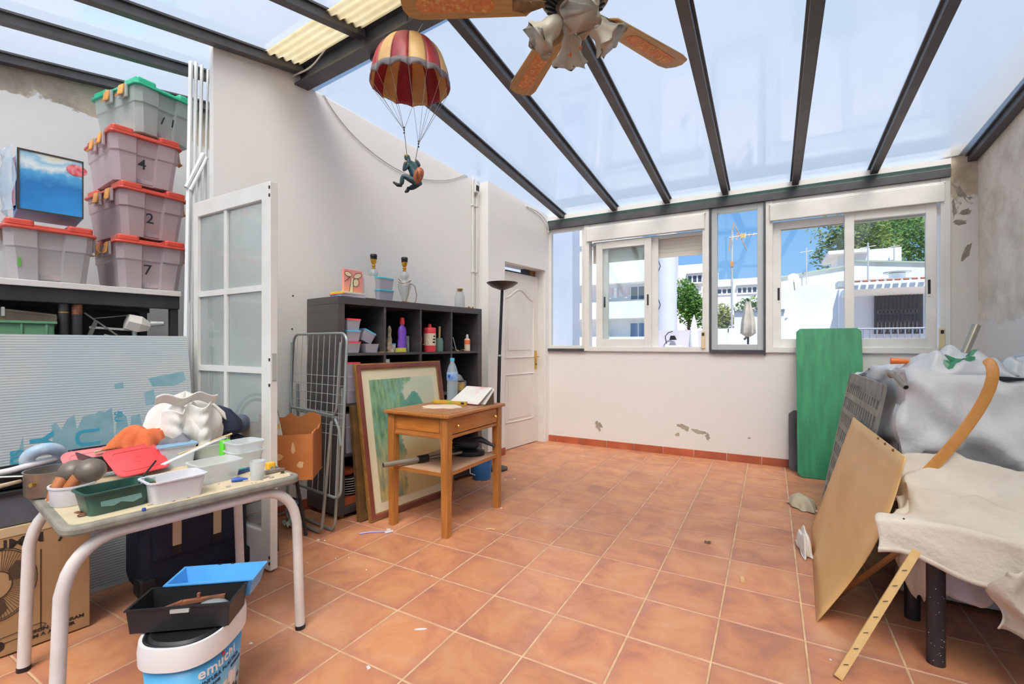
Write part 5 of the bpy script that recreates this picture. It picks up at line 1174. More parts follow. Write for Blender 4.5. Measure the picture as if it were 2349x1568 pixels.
# cell 2
t = BT('spray_bottle', 'purple cleaning bottle with a red cap in the bookcase', 'bottle', 3, -2.83, 2.335, 0, R(20))
MB().lathe([(0, 0), (.042, 0), (.047, .012), (.047, .06), (.040, .11), (.045, .15), (.038, .185), (.018, .205), (.015, .215), (0, .216)], 28, ax=.62, ay=1.05).build('bottle', M('purple_plastic', '#7d4fc0', .32), t, smooth=True)
MB().lathe([(.017, .212), (.019, .225), (.016, .262), (.0, .266)], 16).build('cap', m_red_l, t, smooth=True)
for k in range(6): MB().tube([(.031, -.012, .03+.018*k), (.031, .02, .03+.018*k)], .0016, 5).build('moulded_rib', M('purple_plastic', '#7d4fc0'), t)
t = BT('figurine', 'carved dark and cream figurine beside the purple bottle', 'figurine', 3, -2.80, 2.19, 0)
MB().lathe([(0, 0), (.03, 0), (.028, .02), (.016, .05), (.022, .09), (.012, .13), (.016, .16), (.008, .19), (0, .2)], 14, fn=lambda q, a, r, z: (q[0]*(1+.25*sin(3*a+30*z)), q[1], q[2])).build('figure', M('carved_bone', '#b9a88c', .6, col2='#4a4034', scale=22), t, smooth=True)
t = BT('white_pot', 'small white paint pot behind the purple bottle', 'pot', 3, -2.86, 2.26, 0); MB().lathe([(0, 0), (.028, 0), (.03, .06), (.027, .06), (.025, .004), (0, .004)], 18).build('pot', m_whitep, t, smooth=40); MB().lathe([(.031, .058), (.031, .066), (0, .067)], 18).build('lid', m_blue_l, t)
t = BT('card_box', 'small yellow-green card box at the front of a cell', 'box', 3, -2.785, 2.285, 0); MB().box(-.015, .015, -.04, .04, 0, .032).build('box', M('yellow_card', '#c9c24a', .6), t, bev=.002)
t = BT('tin_box', 'blue-grey printed tin box beside the purple bottle', 'tin', 3, -2.90, 2.415, 0); MB().box(-.025, .025, -.03, .03, 0, .125).build('tin', M('blue_grey_tin', '#7fa0ac', .4, col2='#d8dcd2', scale=16), t, bev=.003)
t = BT('folded_paper', 'flat folded brown paper lying on the shelf edge', 'paper', 3, -2.80, 2.15, 0, R(12)); MB().box(-.03, .03, -.05, .05, 0, .006).build('paper', m_card, t)
# cell 3
t = BT('glue_tin', 'tall red and cream glue tin in the bookcase', 'tin', 3, -2.83, 2.62, 0)
MB().lathe([(0, 0), (.05, 0), (.05, .05), (0, .05)], 28).build('base_band', m_red_l, t, smooth=40); MB().lathe([(0, .05), (.05, .05), (.05, .148), (0, .148)], 28).build('cream_band', M('cream_label', '#e9dfc8', .5, col2='#d9c9b0', scale=40), t, smooth=40)
MB().lathe([(.05, .148), (.05, .19), (.046, .195), (.015, .198), (.012, .225), (0, .226)], 28).build('top', m_red_l, t, smooth=40); MB().tube([(0, -.05, .06), (0, -.075, .055)], .006, 6).build('spout_cap', m_brass, t)
for k in range(3): MB().box(.0495, .0512, -.014+.004*k, .012, .07+.024*k, .082+.024*k).build('label_print', m_print, t)
t = BT('paint_jar', 'greenish glass jar with a brush standing in it', 'jar', 3, -2.84, 2.735, 0); MB().lathe([(0, 0), (.034, 0), (.036, .01), (.036, .085), (.030, .10), (.030, .112), (.027, .112), (.027, .1), (.033, .085), (.033, .006), (0, .005)], 22).build('jar', M('green_glass', '#8fb0a5', .15, clear=.45), t, smooth=True)
b = BT('paint_brush', 'wooden brush standing in the greenish jar', 'brush', 3, -2.84, 2.735, .01); MB().tube([(0, 0, .0), (.0, .006, .2)], [.006, .010], 8).build('handle', M('pale_wood', '#c9b183'), b, smooth=True); MB().box(-.012, .012, -.01, .01, -.0, .05).build('bristles', m_bark, b)
t = BT('marker_pen', 'red and black marker standing at the cell edge', 'pen', 3, -2.82, 2.515, 0); MB().tube([(0, 0, 0), (0, 0, .075)], .009, 10).build('barrel', m_dark, t); MB().tube([(0, 0, .075), (0, 0, .125)], .010, 10).build('cap', m_red_l, t)
t = BT('blue_packet', 'blue packet leaning behind the glue tin', 'packet', 3, -2.92, 2.55, 0); MB().box(-.012, .012, -.03, .03, 0, .13).build('packet', M('blue_plastic', '#2f54a8'), t)
# cell 4
t = BT('orange_bottle', 'small orange-labelled bottle with a white cap', 'bottle', 3, -2.82, 3.06, 0); MB().lathe([(0, 0), (.026, 0), (.027, .01), (.027, .10), (.014, .115), (0, .116)], 20).build('bottle', M('cream_label', '#e9dfc8'), t, smooth=True); MB().lathe([(.0275, .06), (.0275, .098), (.016, .113), (.015, .113)], 20).build('orange_band', M('orange_label', '#d9683a', .5), t, smooth=True); MB().lathe([(.012, .114), (.012, .14), (.006, .148), (0, .149)], 14).build('cap', m_whitep, t, smooth=True)
t = BT('wire_stand', 'bent grey wire stand in the last top cell', 'stand', 3, -2.86, 2.90, 0); MB().tube([(0, -.05, .0), (0, -.02, .12), (0, .02, .12), (0, .06, .01), (.03, .06, .004)], .005, 6).tube([(0, -.05, .09), (0, .03, .02)], .004, 6).build('wire', m_alu, t)
t = BT('paper_scraps', 'crumpled paper scraps along the last top cell', 'paper', 3, -2.80, 2.98, 0); MB().grid(lambda u, v: (-.02+.04*u, -.09+.15*v, .006+.008*sin(9*v+4*u)), 5, 14).build('scrap', m_card, t, solid=.002)
# second row
z = 0
for k in range(3): mini(['lowest clear drawer box in the second row', 'middle clear drawer box in the second row', 'upper red-lidded drawer box in the second row'][k], 2, -2.84, 1.868, z, .10, .15, .082, [m_cl, m_cl, m_red_l][k], 0, ['6e6560', '7b737a', '8f8790'][k], 'drawer boxes in the second row'); z += .0925
o = cloth('cloth', 'white crumpled cloth lying in the second row of the bookcase', 'cloth', Wp(-2.86, 2.29, RZ[2]), .06, .09, .07, m_jacket, 11, -WA, 16)
t = BT('white_card', 'white upright card at the edge of a second-row cell', 'card', 2, -2.79, 2.16, 0); MB().box(-.004, .004, -.022, .022, 0, .29).build('card', m_whitep, t)
t = BT('yellow_box', 'yellow and blue carton beside the water bottle in the bookcase', 'carton', 2, -2.83, 2.93, 0); MB().box(-.06, .05, -.08, .08, 0, .075).build('carton', M('yellow_card2', '#c9a94a', .6, col2='#3f4a66', scale=9), t, bev=.003)
o = cloth('plastic_bag', 'grey crumpled bag on the yellow carton', 'bag', Wp(-2.83, 2.93, RZ[2]+.0755), .05, .07, .06, M('grey_film', '#8a8d92', .3, clear=.2), 13, -WA, 14)
# third and fourth rows (left cells show past the airer)
for k in range(3): mini(['dusty clear box low in the third row', 'second dusty clear box in the third row', 'dusty clear box topped with a lid in the third row'][k], 1, -2.85, 1.87, .088*k, .11, .15, .08, m_cl, 0, ['5f5a56', '6b665f', '57525a'][k], 'dusty boxes in the third row')
for k in range(7): tag(MB().lathe([(0, 0), (.07, 0), (.115, .012), (.118, .014), (.115, .016), (.07, .005), (0, .005)], 28).build('plate', M('stone_plate', '#b5b2aa', .35), None, Wp(-2.90, 1.90, RZ[0]+.052+k*.0165), smooth=50), (['lowest plate of the stack in the bookcase bottom row, on the brick', 'pale plate inside the stack at the bottom of the bookcase', 'topmost plate of the stack, under the orange pouch'][0 if k == 0 else (2 if k == 6 else 1)]), 'plate', 'stacked plates in the bookcase')
t = BT('brick', 'terracotta brick under the stack of plates', 'brick', 0, -2.86, 1.90, 0); MB().box(-.11, .09, -.10, .12, 0, .05).build('brick', m_base, t, bev=.003)
t = BT('orange_pouch', 'orange pouch and white cup on the plates', 'pouch', 0, -2.88, 1.88, .175); MB().ball((0, 0, .03), (.06, .07, .03), 14, 8).build('pouch', m_orange, t, smooth=True); MB().lathe([(0, 0), (.02, 0), (.032, .05), (.029, .05), (.018, .004), (0, .004)], 16, c=(.06, .07, .0)).build('cup', m_whitep, t, smooth=True)
# ---------------------------------------------------------------- on top of the bookcase
def TB(name, label, cat, a, b, dz=0.0, rz=0.0, group=None): return WT(name, label, cat, a, b, BH+.0005+dz, rz, group)
zb = 0
for k, (c_, h, w, lab) in enumerate([('#e08a96', .010, .20, 'pink booklet at the bottom of the colourful pile'), ('#4aa3d8', .009, .195, 'blue booklet in the colourful pile'), ('#dd6a4a', .008, .19, 'orange booklet in the colourful pile'), ('#cfc433', .014, .19, 'lime booklet on top of the colourful pile')]):
    t = TB('booklet', lab, 'book', -2.90, 1.905+.006*(k % 2), zb, R(-3+3*k), 'booklets piled on the bookcase'); MB().box(-.07, .07, -w/2, w/2, 0, h).build('cover', M('cover_%d' % k, c_, .5), t, bev=.002); MB().box(-.068, .0705, -w/2+.003, w/2-.003, .002, h-.002).build('pages', m_whitep, t); zb += h+.0006
t = TB('bow_book', 'pink picture book with a cream bow standing on the pile', 'book', -2.90, 1.945, zb, R(4))
pk = MB().box(-.012, .012, -.08, .08, 0, .165).build('cover', M('pink_cover', '#e58e88', .5, col2='#ea9f8f', scale=5), t, bev=.002)
m_bow = M('cream_bow', '#ecdcb4', .6)
for (y, z_, ry, rz_, an) in ((.035, .125, .035, .018, 20), (.02, .075, .024, .03, -25), (-.045, .13, .03, .016, -15)):
    pts = [(y+ry*cos(q)*cos(R(an))-rz_*sin(q)*sin(R(an)), z_+ry*cos(q)*sin(R(an))+rz_*sin(q)*cos(R(an))) for q in [2*pi*i/20 for i in range(20)]]
    MB().prism(pts, .012, .0135, 'x').build('bow_loop', m_bow, t); MB().tube([(.0135, y_, zz) for y_, zz in pts], .0018, 4, closed=True).build('bow_outline', m_print, t)
MB().prism([(-.035, .0), (-.005, .0), (.0, .10), (-.02, .105)], .012, .0135, 'x').build('bow_ribbon', m_bow, t); MB().tube([(.0135, -.035, 0), (.0135, -.02, .105)], .0018, 4).tube([(.0135, -.005, 0), (.0135, 0, .1)], .0018, 4).tube([(.0135, -.075, .075), (.0135, -.03, .11)], .0018, 4).build('bow_outline', m_print, t)
t = TB('white_canvas', 'small blank white canvas beside the bow book', 'canvas', -2.92, 2.085, 0, R(-6)); MB().box(-.01, .01, -.062, .062, .02, .185).build('canvas', m_board, t, bev=.002); MB().box(-.02, .02, -.055, .055, 0, .02).build('prop', m_bark, t)
for k in range(2):
    t = TB('food_box', ['lower clear food box with a turquoise lid on the bookcase', 'upper clear food box with a turquoise lid on the bookcase'][k], 'box', -2.93, 2.215, .092*k, R(3*k), 'turquoise-lidded boxes on the bookcase')
    tub(MB(), .13, .15, .078, .02, taper=.9, lip=.002).build('box', m_cl, t, smooth=35); MB().box(-.04, .04, -.05, .05, .005, .045).build('contents', M('pale_blue_bits', '#9fb6c0', .7, col2='#d5dfe2', scale=30), t); MB().prism(rounded(.138, .158, .022), .078, .0905).build('lid', M('turquoise_lid', '#4fc0cf', .35), t, bev=.003)
m_cry = M('cut_glass', '#dfe2e0', .08, clear=.5, spec=.8)
m_gold = M('lamp_gold', '#d9a545', .25, .9)
for k, (b, a, lab) in enumerate([(2.228, -3.04, 'cut-glass table lamp without shade behind the turquoise boxes'), (2.458, -2.95, 'cut-glass table lamp with its cord wound round it')]):
    t = TB('glass_lamp', lab, 'lamp', a, b, 0, 0, 'shadeless glass lamps on the bookcase')
    fl = lambda q, an, r, z: (q[0]*(1+.05*sin(10*an)), q[1]*(1+.05*sin(10*an)), q[2])
    MB().lathe([(0, 0), (.052, 0), (.052, .012), (.04, .02), (.018, .028), (0, .03)], 24).build('foot', m_gold, t, smooth=40)
    MB().lathe([(.016, .028), (.022, .045), (.034, .085), (.050, .14), (.048, .165), (.030, .185), (.018, .198), (.03, .215), (.034, .235), (.022, .255), (.014, .265), (0, .266)], 40, fn=fl).build('glass_body', m_cry, t, smooth=True)
    MB().lathe([(.012, .264), (.016, .272), (.010, .28), (.017, .292), (.011, .30), (.022, .318), (.024, .34), (0, .341)], 20).build('brass_neck', m_gold, t, smooth=True)
    MB().lathe([(.025, .34), (.025, .362), (.028, .366), (.024, .38), (.017, .382), (0, .376)], 20).build('bulb_socket', m_dark, t, smooth=True)
    cd = MB(); cd.tube([(.05*cos(q)*(1+.12*sin(3*q)), .05*sin(q), .155+.012*sin(2*q)+.004*q) for q in [i*pi/8 for i in range(28)]], .0028, 6)
    if k: cd.tube([(.045, .02, .17), (.06, .055, .15), (.06, .075, .08), (.055, .07, .03), (.05, .05, .004)], .0032, 6).tube([(.05, .0, .15), (.06, -.01, .08), (.06, -.035, .01), (.05, -.06, .004)], .0032, 6)
    cd.build('power_cord', M('brown_cord', '#8a7763', .6), t, smooth=True)
t = TB('cork_jar', 'glass jar with cork and brush at the bookcase end', 'jar', -2.95, 3.10, 0)
MB().lathe([(0, 0), (.045, 0), (.047, .01), (.047, .115), (.035, .14), (.032, .165), (.029, .165), (.032, .14), (.044, .115), (.044, .006), (0, .005)], 26).build('jar', m_cry, t, smooth=True); MB().lathe([(.0, .15), (.026, .15), (.030, .19), (0, .191)], 16).build('cork', M('cork', '#b59764', .8), t, smooth=40); MB().tube([(0, .01, .01), (.0, .012, .16)], .006, 6).build('brush_handle', M('red_wood', '#9a5a45', .6), t); MB().box(.0, .03, -.028, -.002, .162, .185).build('cork_stub', m_bark, t)
t = TB('scrap_heap', 'little heap of paper scraps beside the cork jar', 'scraps', -2.87, 3.13, 0); MB().grid(lambda u, v: (-.03+.06*u, -.04+.08*v, .012*(1+sin(11*u+3)*sin(9*v))), 10, 10).build('scraps', m_card, t, solid=.002)
# ---------------------------------------------------------------- airer, chair and torn carton in front of the bookcase side
m_grey_t = M('grey_tube', '#8f9796', .35, .35)
ar = WT('clothes_airer', 'folded grey wire clothes airer leaning on the bookcase side', 'airer', -2.80, 1.575, 0)
ar.rotation_euler = (R(-2.6), 0, -WA)
def rrect(x0, x1, z0, z1, r, y=0.0, n=5):
    pts = []
    for cx, cz, a0 in ((x1-r, z1-r, 0), (x0+r, z1-r, 90), (x0+r, z0+r, 180), (x1-r, z0+r, 270)):
        pts += [(cx+r*cos(R(a0+90*i/n)), y, cz+r*sin(R(a0+90*i/n))) for i in range(n+1)]
    return pts
MB().tube(rrect(-.315, .315, .24, 1.235, .06), .0085, 10, closed=True).build('outer_frame', m_grey_t, ar, smooth=True)
MB().tube([(-.29, -.022, 1.18), (-.275, -.022, .80), (-.25, -.022, .745), (.245, -.022, .735), (.27, -.022, .78), (.285, -.022, 1.18)], .008, 10).build('inner_wing', m_grey_t, ar, smooth=True)
MB().tube([(-.27, .02, .72), (.275, .02, .715)], .008, 10).build('cross_tube', m_grey_t, ar, smooth=True)
MB().tube([(.245, -.035, .70), (.165, -.02, .045), (.13, -.02, .012), (-.24, -.02, .012), (-.265, -.02, .05), (-.26, -.03, .70)], .0095, 10).build('front_legs', m_grey_t, ar, smooth=True)
MB().tube([(.265, .015, .90), (.20, .045, .06), (.16, .05, .012), (-.22, .05, .012), (-.25, .045, .06), (-.26, .015, .90)], .0095, 10).build('rear_legs', m_grey_t, ar, smooth=True)
MB().tube([(.27, -.03, .72), (.30, -.02, .66), (.31, -.01, .56)], .008, 8).build('hinge_arm', m_grey_t, ar, smooth=True)
m_wire = M('light_wire', '#b9bfbd', .35, .4)
for k in range(9):
    x = -.26+.065*k; MB().tube([(x, 0, .245), (x, 0, 1.23)], .0022, 5).build('wire', m_wire, ar)
for k in range(7):
    z = .97-.056*k-.02*(k > 4); MB().tube([(-.31, .003, z), (.31, .003, z)], .0022, 5).build('cross_wire', m_wire, ar)
ch = WT('round_chair', 'black tubular chair with round seat holding the torn carton', 'chair', -2.82, 1.33, 0, R(20))
m_btube = M('black_tube', '#3d3e42', .4, .3)
MB().tube(arc((0, 0, .385), .155, 0, 2*pi, 32, 'xy')[:-1], .012, 8, closed=True).build('seat_ring', m_btube, ch, smooth=True); MB().lathe([(0, .378), (.15, .378), (.152, .392), (.13, .398), (0, .398)], 32).build('seat', m_black, ch, smooth=40)
for q in (35, 145, 215, 325): MB().tube([(.14*cos(R(q)), .14*sin(R(q)), .38), (.17*cos(R(q)), .17*sin(R(q)), .2), (.20*cos(R(q)), .20*sin(R(q)), .004)], .010, 8).build('leg', m_btube, ch, smooth=True)
MB().tube(arc((0, 0, .20), .165, 0, 2*pi, 28, 'xy')[:-1], .007, 8, closed=True).build('stretcher_ring', m_btube, ch, smooth=True)
for r_ in (.155, .125): MB().tube([(-.07, -r_, .40), (-.09, -r_, .70)]+[(-.09-.02*sin(q), -r_*cos(q), .70+.165*sin(q)*r_/.155) for q in [i*pi/12 for i in range(13)]]+[(-.09, r_, .70), (-.07, r_, .40)], .009, 8).build('back_hoop', m_btube, ch, smooth=True)
m_okraft = M('orange_kraft', '#b5703c', .8, col2='#a9642f', scale=5)
m_torn = M('torn_paper', '#d9b48a', .9, col2='#c99b6a', scale=20)
cb_ = thing('torn_carton', 'orange-brown torn cardboard box resting on the round chair', 'carton', (*Wp(-2.71, 1.365)[:2], .402), R(29+8))
jr = random.Random(5); rim = lambda n, z, amp: [z+jr.uniform(-amp, amp) for _ in range(n)]
def wallp(p, q, z0, z1, amp, name, n=10):
    mb = MB(); hs_ = rim(n+1, z1, amp); p, q = Vector(p), Vector(q); d = (q-p); nrm = Vector((d.y, -d.x)).normalized()*.004; vs_ = []
    for k in range(n+1):
        e = p+d*k/n
        for s_ in (-1, 1): vs_ += [(e.x+nrm.x*s_, e.y+nrm.y*s_, z0), (e.x+nrm.x*s_, e.y+nrm.y*s_, hs_[k])]
    fs = []
    for k in range(n):
        i = 4*k; j = i+4; fs += [(i, j, j+1, i+1), (i+2, i+3, j+3, j+2), (i+1, j+1, j+3, i+3), (i, i+2, j+2, j)]
    fs += [(0, 1, 3, 2), (4*n, 4*n+2, 4*n+3, 4*n+1)]
    mb.add(vs_, fs).build(name, m_okraft, cb_)
wallp((-.19, -.13), (.19, -.13), 0, .255, .002, 'front_panel'); wallp((.19, -.13), (.17, .13), 0, .27, .012, 'end_panel'); wallp((-.19, .13), (.17, .13), 0, .33, .016, 'rear_panel'); wallp((-.19, -.13), (-.19, .13), 0, .30, .012, 'end_panel'); MB().box(-.19, .18, -.13, .13, 0, .006).build('bottom', m_okraft, cb_)
for (x, z_, w, h) in ((.0, .135, .045, .022), (.13, .085, .02, .022), (-.14, .06, .02, .018), (.09, .18, .012, .035)):
    r_ = random.Random(int(x*1000)+9); pts = [(x+w*r_.uniform(.6, 1.1)*cos(2*pi*k/12), z_+h*r_.uniform(.6, 1.1)*sin(2*pi*k/12)) for k in range(12)]; MB().prism(pts, -.1365, -.1335, 'y').build('torn_patch', m_torn, cb_)
MB().ball((-.01, -.145, .133), (.018, .012, .014), 10, 8).build('cork_knob', m_torn, cb_, smooth=True)
ck = thing('box_knife', 'white and yellow craft knife standing in the torn carton', 'knife', (*Wp(-2.71, 1.365)[:2], .41), R(37), rot=(R(-6), R(-14), R(37)))
MB().box(.0, .025, .02, .03, .10, .36).build('handle', M('knife_white', '#d8d8d4', .4), ck, bev=.003); MB().box(.003, .022, .0185, .0315, .26, .29).build('yellow_slide', M('knife_yellow', '#e0b13a', .4), ck); MB().box(.009, .016, .018, .032, .335, .348).build('slot', m_dark, ck)
gr = WT('green_wrapper', 'crumpled green and white wrapper on the floor by the airer', 'wrapper', -2.92, 1.52, 0); MB().grid(lambda u, v: (-.05+.10*u, -.05+.1*v, .012+.02*abs(sin(7*u+2*v))+.012*sin(13*v)), 14, 14).build('wrapper', M('green_white_film', '#7fb07a', .4, col2='#e3e8e0', scale=25), gr, solid=.001)
# ---------------------------------------------------------------- framed print leaning on the bookcase
PW_, PH_ = .80, 1.045
o0 = Vector(Wp(-2.565, 1.85, 0)); PX = Vector((WX[0]-.02*NX[0], WX[1]-.02*NX[1], 0)); PY = Vector((-.17*NX[0], -.17*NX[1], 1.02))
pn = thing('framed_print', 'large framed landscape print leaning on the bookcase', 'picture', o0+Vector((0, 0, .002)), 0, rot=frame_rot(PX, PY))
m_frr = M('oxblood_frame', '#7d4238', .4, col2='#6a352d', scale=6); m_frg = M('gilt_edge', '#9a6f35', .45, col2='#7d5728', scale=14)
fw = .048
fr2 = MB()
def frame_box(mb, w, h, e0, e1, z0, z1):
    for x0, x1, y0, y1 in ((e0, e1, e0, h-e0), (w-e1, w-e0, e0, h-e0), (e1, w-e1, e0, e1), (e1, w-e1, h-e1, h-e0)): mb.box(x0, x1, y0, y1, z0, z1)
    return mb
frame_box(MB(), PW_, PH_, .008, .036, -.004, .016).build('frame', m_frr, pn, bev=.003)
frame_box(MB(), PW_, PH_, 0, .008, -.012, .012).build('outer_edge', m_frg, pn); frame_box(MB(), PW_, PH_, .036, .044, -.004, .010).build('inner_edge', m_frg, pn)
MB().box(.04, PW_-.04, .04, PH_-.04, -.010, .000).build('mount', M('cream_mount', '#ded4b4', .7), pn)
def landscape():
    m, t, p, out = nodes_of('landscape_print'); L = t.links; N = t.nodes
    tc = N.new('ShaderNodeTexCoord'); sp = N.new('ShaderNodeSeparateXYZ'); L.new(tc.outputs['Object'], sp.inputs[0])
    def mr(src, a, b, c=0, d=1):
        q = N.new('ShaderNodeMapRange'); q.inputs[1].default_value = a; q.inputs[2].default_value = b; q.inputs[3].default_value = c; q.inputs[4].default_value = d; L.new(src, q.inputs[0]); return q.outputs[0]
    def mix(f, a, b):
        q = N.new('ShaderNodeMix'); q.data_type = 'RGBA'; L.new(f, q.inputs[0])
        for s_, i in ((a, 6), (b, 7)):
            if isinstance(s_, str): q.inputs[i].default_value = (*srgb(s_), 1)
            else: L.new(s_, q.inputs[i])
        return q.outputs[2]
    def ma(op, a, b):
        q = N.new('ShaderNodeMath'); q.operation = op
        for s_, i in ((a, 0), (b, 1)):
            if isinstance(s_, (int, float)): q.inputs[i].default_value = s_
            else: L.new(s_, q.inputs[i])
        return q.outputs[0]
    nz = N.new('ShaderNodeTexNoise'); nz.inputs['Scale'].default_value = 9; nz.inputs['Detail'].default_value = 7; L.new(tc.outputs['Object'], nz.inputs['Vector']); n = nz.outputs['Fac']
    ny = N.new('ShaderNodeTexNoise'); mp = N.new('ShaderNodeMapping'); mp.inputs['Scale'].default_value = (14, 2.2, 1); L.new(tc.outputs['Object'], mp.inputs[0]); L.new(mp.outputs[0], ny.inputs['Vector']); ny.inputs['Scale'].default_value = 2.4; ny.inputs['Detail'].default_value = 6
    sky_ = mix(mr(sp.outputs['Y'], .25, .95), '#d8c795', '#b9c6b0'); ground = mix(mr(n, .35, .65), '#c9b47c', '#bda66c')
    base_ = mix(mr(sp.outputs['Y'], .38, .52), ground, sky_)
    wob = ma('MULTIPLY', ma('SUBTRACT', n, .5), .34)
    edge = ma('ADD', ma('ADD', sp.outputs['X'], wob), ma('MULTIPLY', ma('SUBTRACT', .95, sp.outputs['Y']), .14))
    treec = mix(mr(ny.outputs['Fac'], .38, .66), '#2f6b58', '#7fa676'); treec = mix(mr(n, .45, .62), treec, '#3f8f7c')
    trunk = mix(mr(ny.outputs['Fac'], .42, .58), '#5f6f5c', '#b19a5e'); treec = mix(mr(sp.outputs['Y'], .30, .55), trunk, treec)
    col = mix(mr(edge, .46, .43), base_, treec)
    # clump of foliage at mid height
    dx = ma('SUBTRACT', sp.outputs['X'], .47); dy = ma('SUBTRACT', sp.outputs['Y'], .70); r2 = ma('SQRT', ma('ADD', ma('MULTIPLY', dx, dx), ma('MULTIPLY', dy, dy)), 0); r2 = ma('ADD', r2, wob)
    col = mix(mr(r2, .115, .10), col, '#3f8878')
    col = mix(mr(n, .2, .95, 0, .3), col, '#e6dcb8')
    L.new(col, p.inputs['Base Color']); p.inputs['Roughness'].default_value = .18
    return m
MB().box(.105, PW_-.095, .10, PH_-.115, .0, .0012).build('print', landscape(), pn)
o0 = Vector(Wp(-2.635, 1.815, 0)); p2 = thing('old_frame', 'older brown wooden frame standing behind the landscape print', 'picture frame', o0+Vector((0, 0, .002)), 0, rot=frame_rot(PX, Vector((-.09*NX[0], -.09*NX[1], .76))))
frame_box(MB(), .62, .76, 0, .05, -.02, .015).build('frame', M('brown_frame', '#6e4f2c', .5, col2='#4f3a22', scale=9), p2, bev=.004); MB().box(.045, .575, .045, .715, -.012, -.006).build('backing', m_card, p2)
# ---------------------------------------------------------------- small wooden table
def wood(name, c1, c2, st, rough=.38, sc=5): return M(name, c1, rough, col2=c2, scale=sc, stretch=st, detail=6, lo=.3, hi=.7, coat=.15)
m_wx = wood('honey_wood_x', '#b0743a', '#94592a', (1.2, 14, 14)); m_wy = wood('honey_wood_y', '#b0743a', '#94592a', (14, 1.2, 14)); m_wz = wood('honey_wood_z', '#b27539', '#97602c', (14, 14, 1.2))
m_inlay = wood('burr_panel', '#a8652c', '#c07c36', (1.5, 1.5, 9), .35, 7)
X0, X1, Y0_, Y1_ = -2.185, -1.668, 2.212, 2.895; WZ = .745
wt = thing('side_table', 'honey-coloured wooden side table with a drawer and lower shelf', 'table', ((X0+X1)/2, (Y0_+Y1_)/2, 0)); hx, hy = (X1-X0)/2, (Y1_-Y0_)/2
MB().box(-hx, hx, -hy, hy, WZ-.024, WZ-.002).build('table_edge', m_wy, wt, bev=.006)
MB().box(-hx+.03, hx-.03, -hy+.03, hy-.03, WZ-.01, WZ).build('tabletop', wood('worn_top', '#a8774f', '#8a5a38', (3, 14, 3), .5, 4), wt)
lx, ly = hx-.045, hy-.045
for sx in (-1, 1):
    for sy in (-1, 1):
        MB().add([(sx*lx+a*w, sy*ly+b*w, z) for z, w in ((0, .022), (WZ-.024, .027)) for a, b in ((-1,-1),(1,-1),(1,1),(-1,1))], [(3,2,1,0),(4,5,6,7),(0,1,5,4),(1,2,6,5),(2,3,7,6),(3,0,4,7)]).build('leg', m_wz, wt, bev=.003)
for sy in (-1, 1):
    MB().box(-lx+.026, lx-.026, sy*ly-.012, sy*ly+.012, WZ-.15, WZ-.024).build('apron', m_wx, wt)
    MB().box(-lx+.045, lx-.045, sy*ly+(.012 if sy > 0 else -.015), sy*ly+(.015 if sy > 0 else -.012), WZ-.118, WZ-.042).build('burr_inlay', m_inlay, wt)
    MB().box(-lx+.026, lx-.026, sy*ly-.018, sy*ly+.018, WZ-.155, WZ-.138).build('moulding', m_wx, wt, bev=.003)
MB().box(-lx-.012, -lx+.012, -ly+.026, ly-.026, WZ-.15, WZ-.024).build('apron', m_wy, wt)
dw = MB().box(lx-.014, lx+.016, -ly+.03, ly-.03, WZ-.13, WZ-.032).build('drawer', m_inlay, wt, bev=.003)
for y in (-.22, .22): MB().lathe([(0, 0), (.006, 0), (.005, .012), (.011, .02), (.008, .027), (0, .028)], 14).tf(Matrix.Translation((lx+.016, y, WZ-.082)) @ Matrix.Rotation(R(90), 4, 'Y')).build('knob', m_brass, dw, smooth=True)
MB().box(lx-.018, lx+.018, -ly+.026, ly-.026, WZ-.155, WZ-.135).build('moulding', m_wy, wt, bev=.003)
MB().box(-lx-.01, lx+.01, -ly-.01, ly+.01, .366, .384).build('lower_shelf', M('pale_shelf_board', '#bd9a80', .55, col2='#ab866c', scale=4), wt)
MB().box(lx+.01, lx+.014, -ly, ly, .364, .386).box(-lx, lx, -ly-.014, -ly-.01, .364, .386).build('shelf_lipping', m_wx, wt)
# on the wooden table
t = thing('water_bottle', 'clear plastic water bottle with a blue label and cap', 'bottle', (-2.07, 2.80, WZ+.0005))
rib = [(0, 0), (.034, 0), (.041, .008)]+[(.041-.0025*(k % 2), .02+.0115*k) for k in range(10)]+[(.041, .15), (.041, .205), (.038, .225), (.030, .255), (.016, .285), (.0145, .30), (0, .301)]
MB().lathe(rib, 28).build('bottle', M('clear_pet', '#dfe9ee', .06, clear=.62, spec=.7), t, smooth=True); MB().lathe([(.0415, .155), (.042, .157), (.042, .212), (.0415, .214)], 28).build('label', M('pale_blue_label', '#a9cbe6', .4, col2='#4a78c0', scale=20), t, smooth='full'); MB().lathe([(.0155, .296), (.0165, .300), (.0165, .316), (.014, .319), (0, .3195)], 18).build('cap', M('cap_blue', '#4fb4d8', .4), t, smooth=40)
MB().box(-.006, .012, -.0435, -.042, .175, .198).build('label_mark', M('label_navy', '#2f4fb0', .5), t)
wl_ = MB().lathe([(0, .006), (.035, .006), (.0385, .02), (.0385, .13), (0, .13)], 24).build('water', M('water', '#e3eef2', .03, clear=.8), t, smooth=True)
t = thing('spiral_sketchbook', 'spiral sketchbook with a pink wash propped open on the table', 'sketchbook', (-1.86, 2.70, WZ+.0005), R(-8))
pgm = M('pink_wash_paper', '#f0ede4', .8, col2='#e3848c', scale=5.5, lo=.46, hi=.72)
MB().add([(-.15, -.03, .008), (.12, -.03, .008), (.14, .10, .115), (-.10, .10, .115)], [(0, 1, 2, 3)]).build('page', pgm, t, solid=.004)
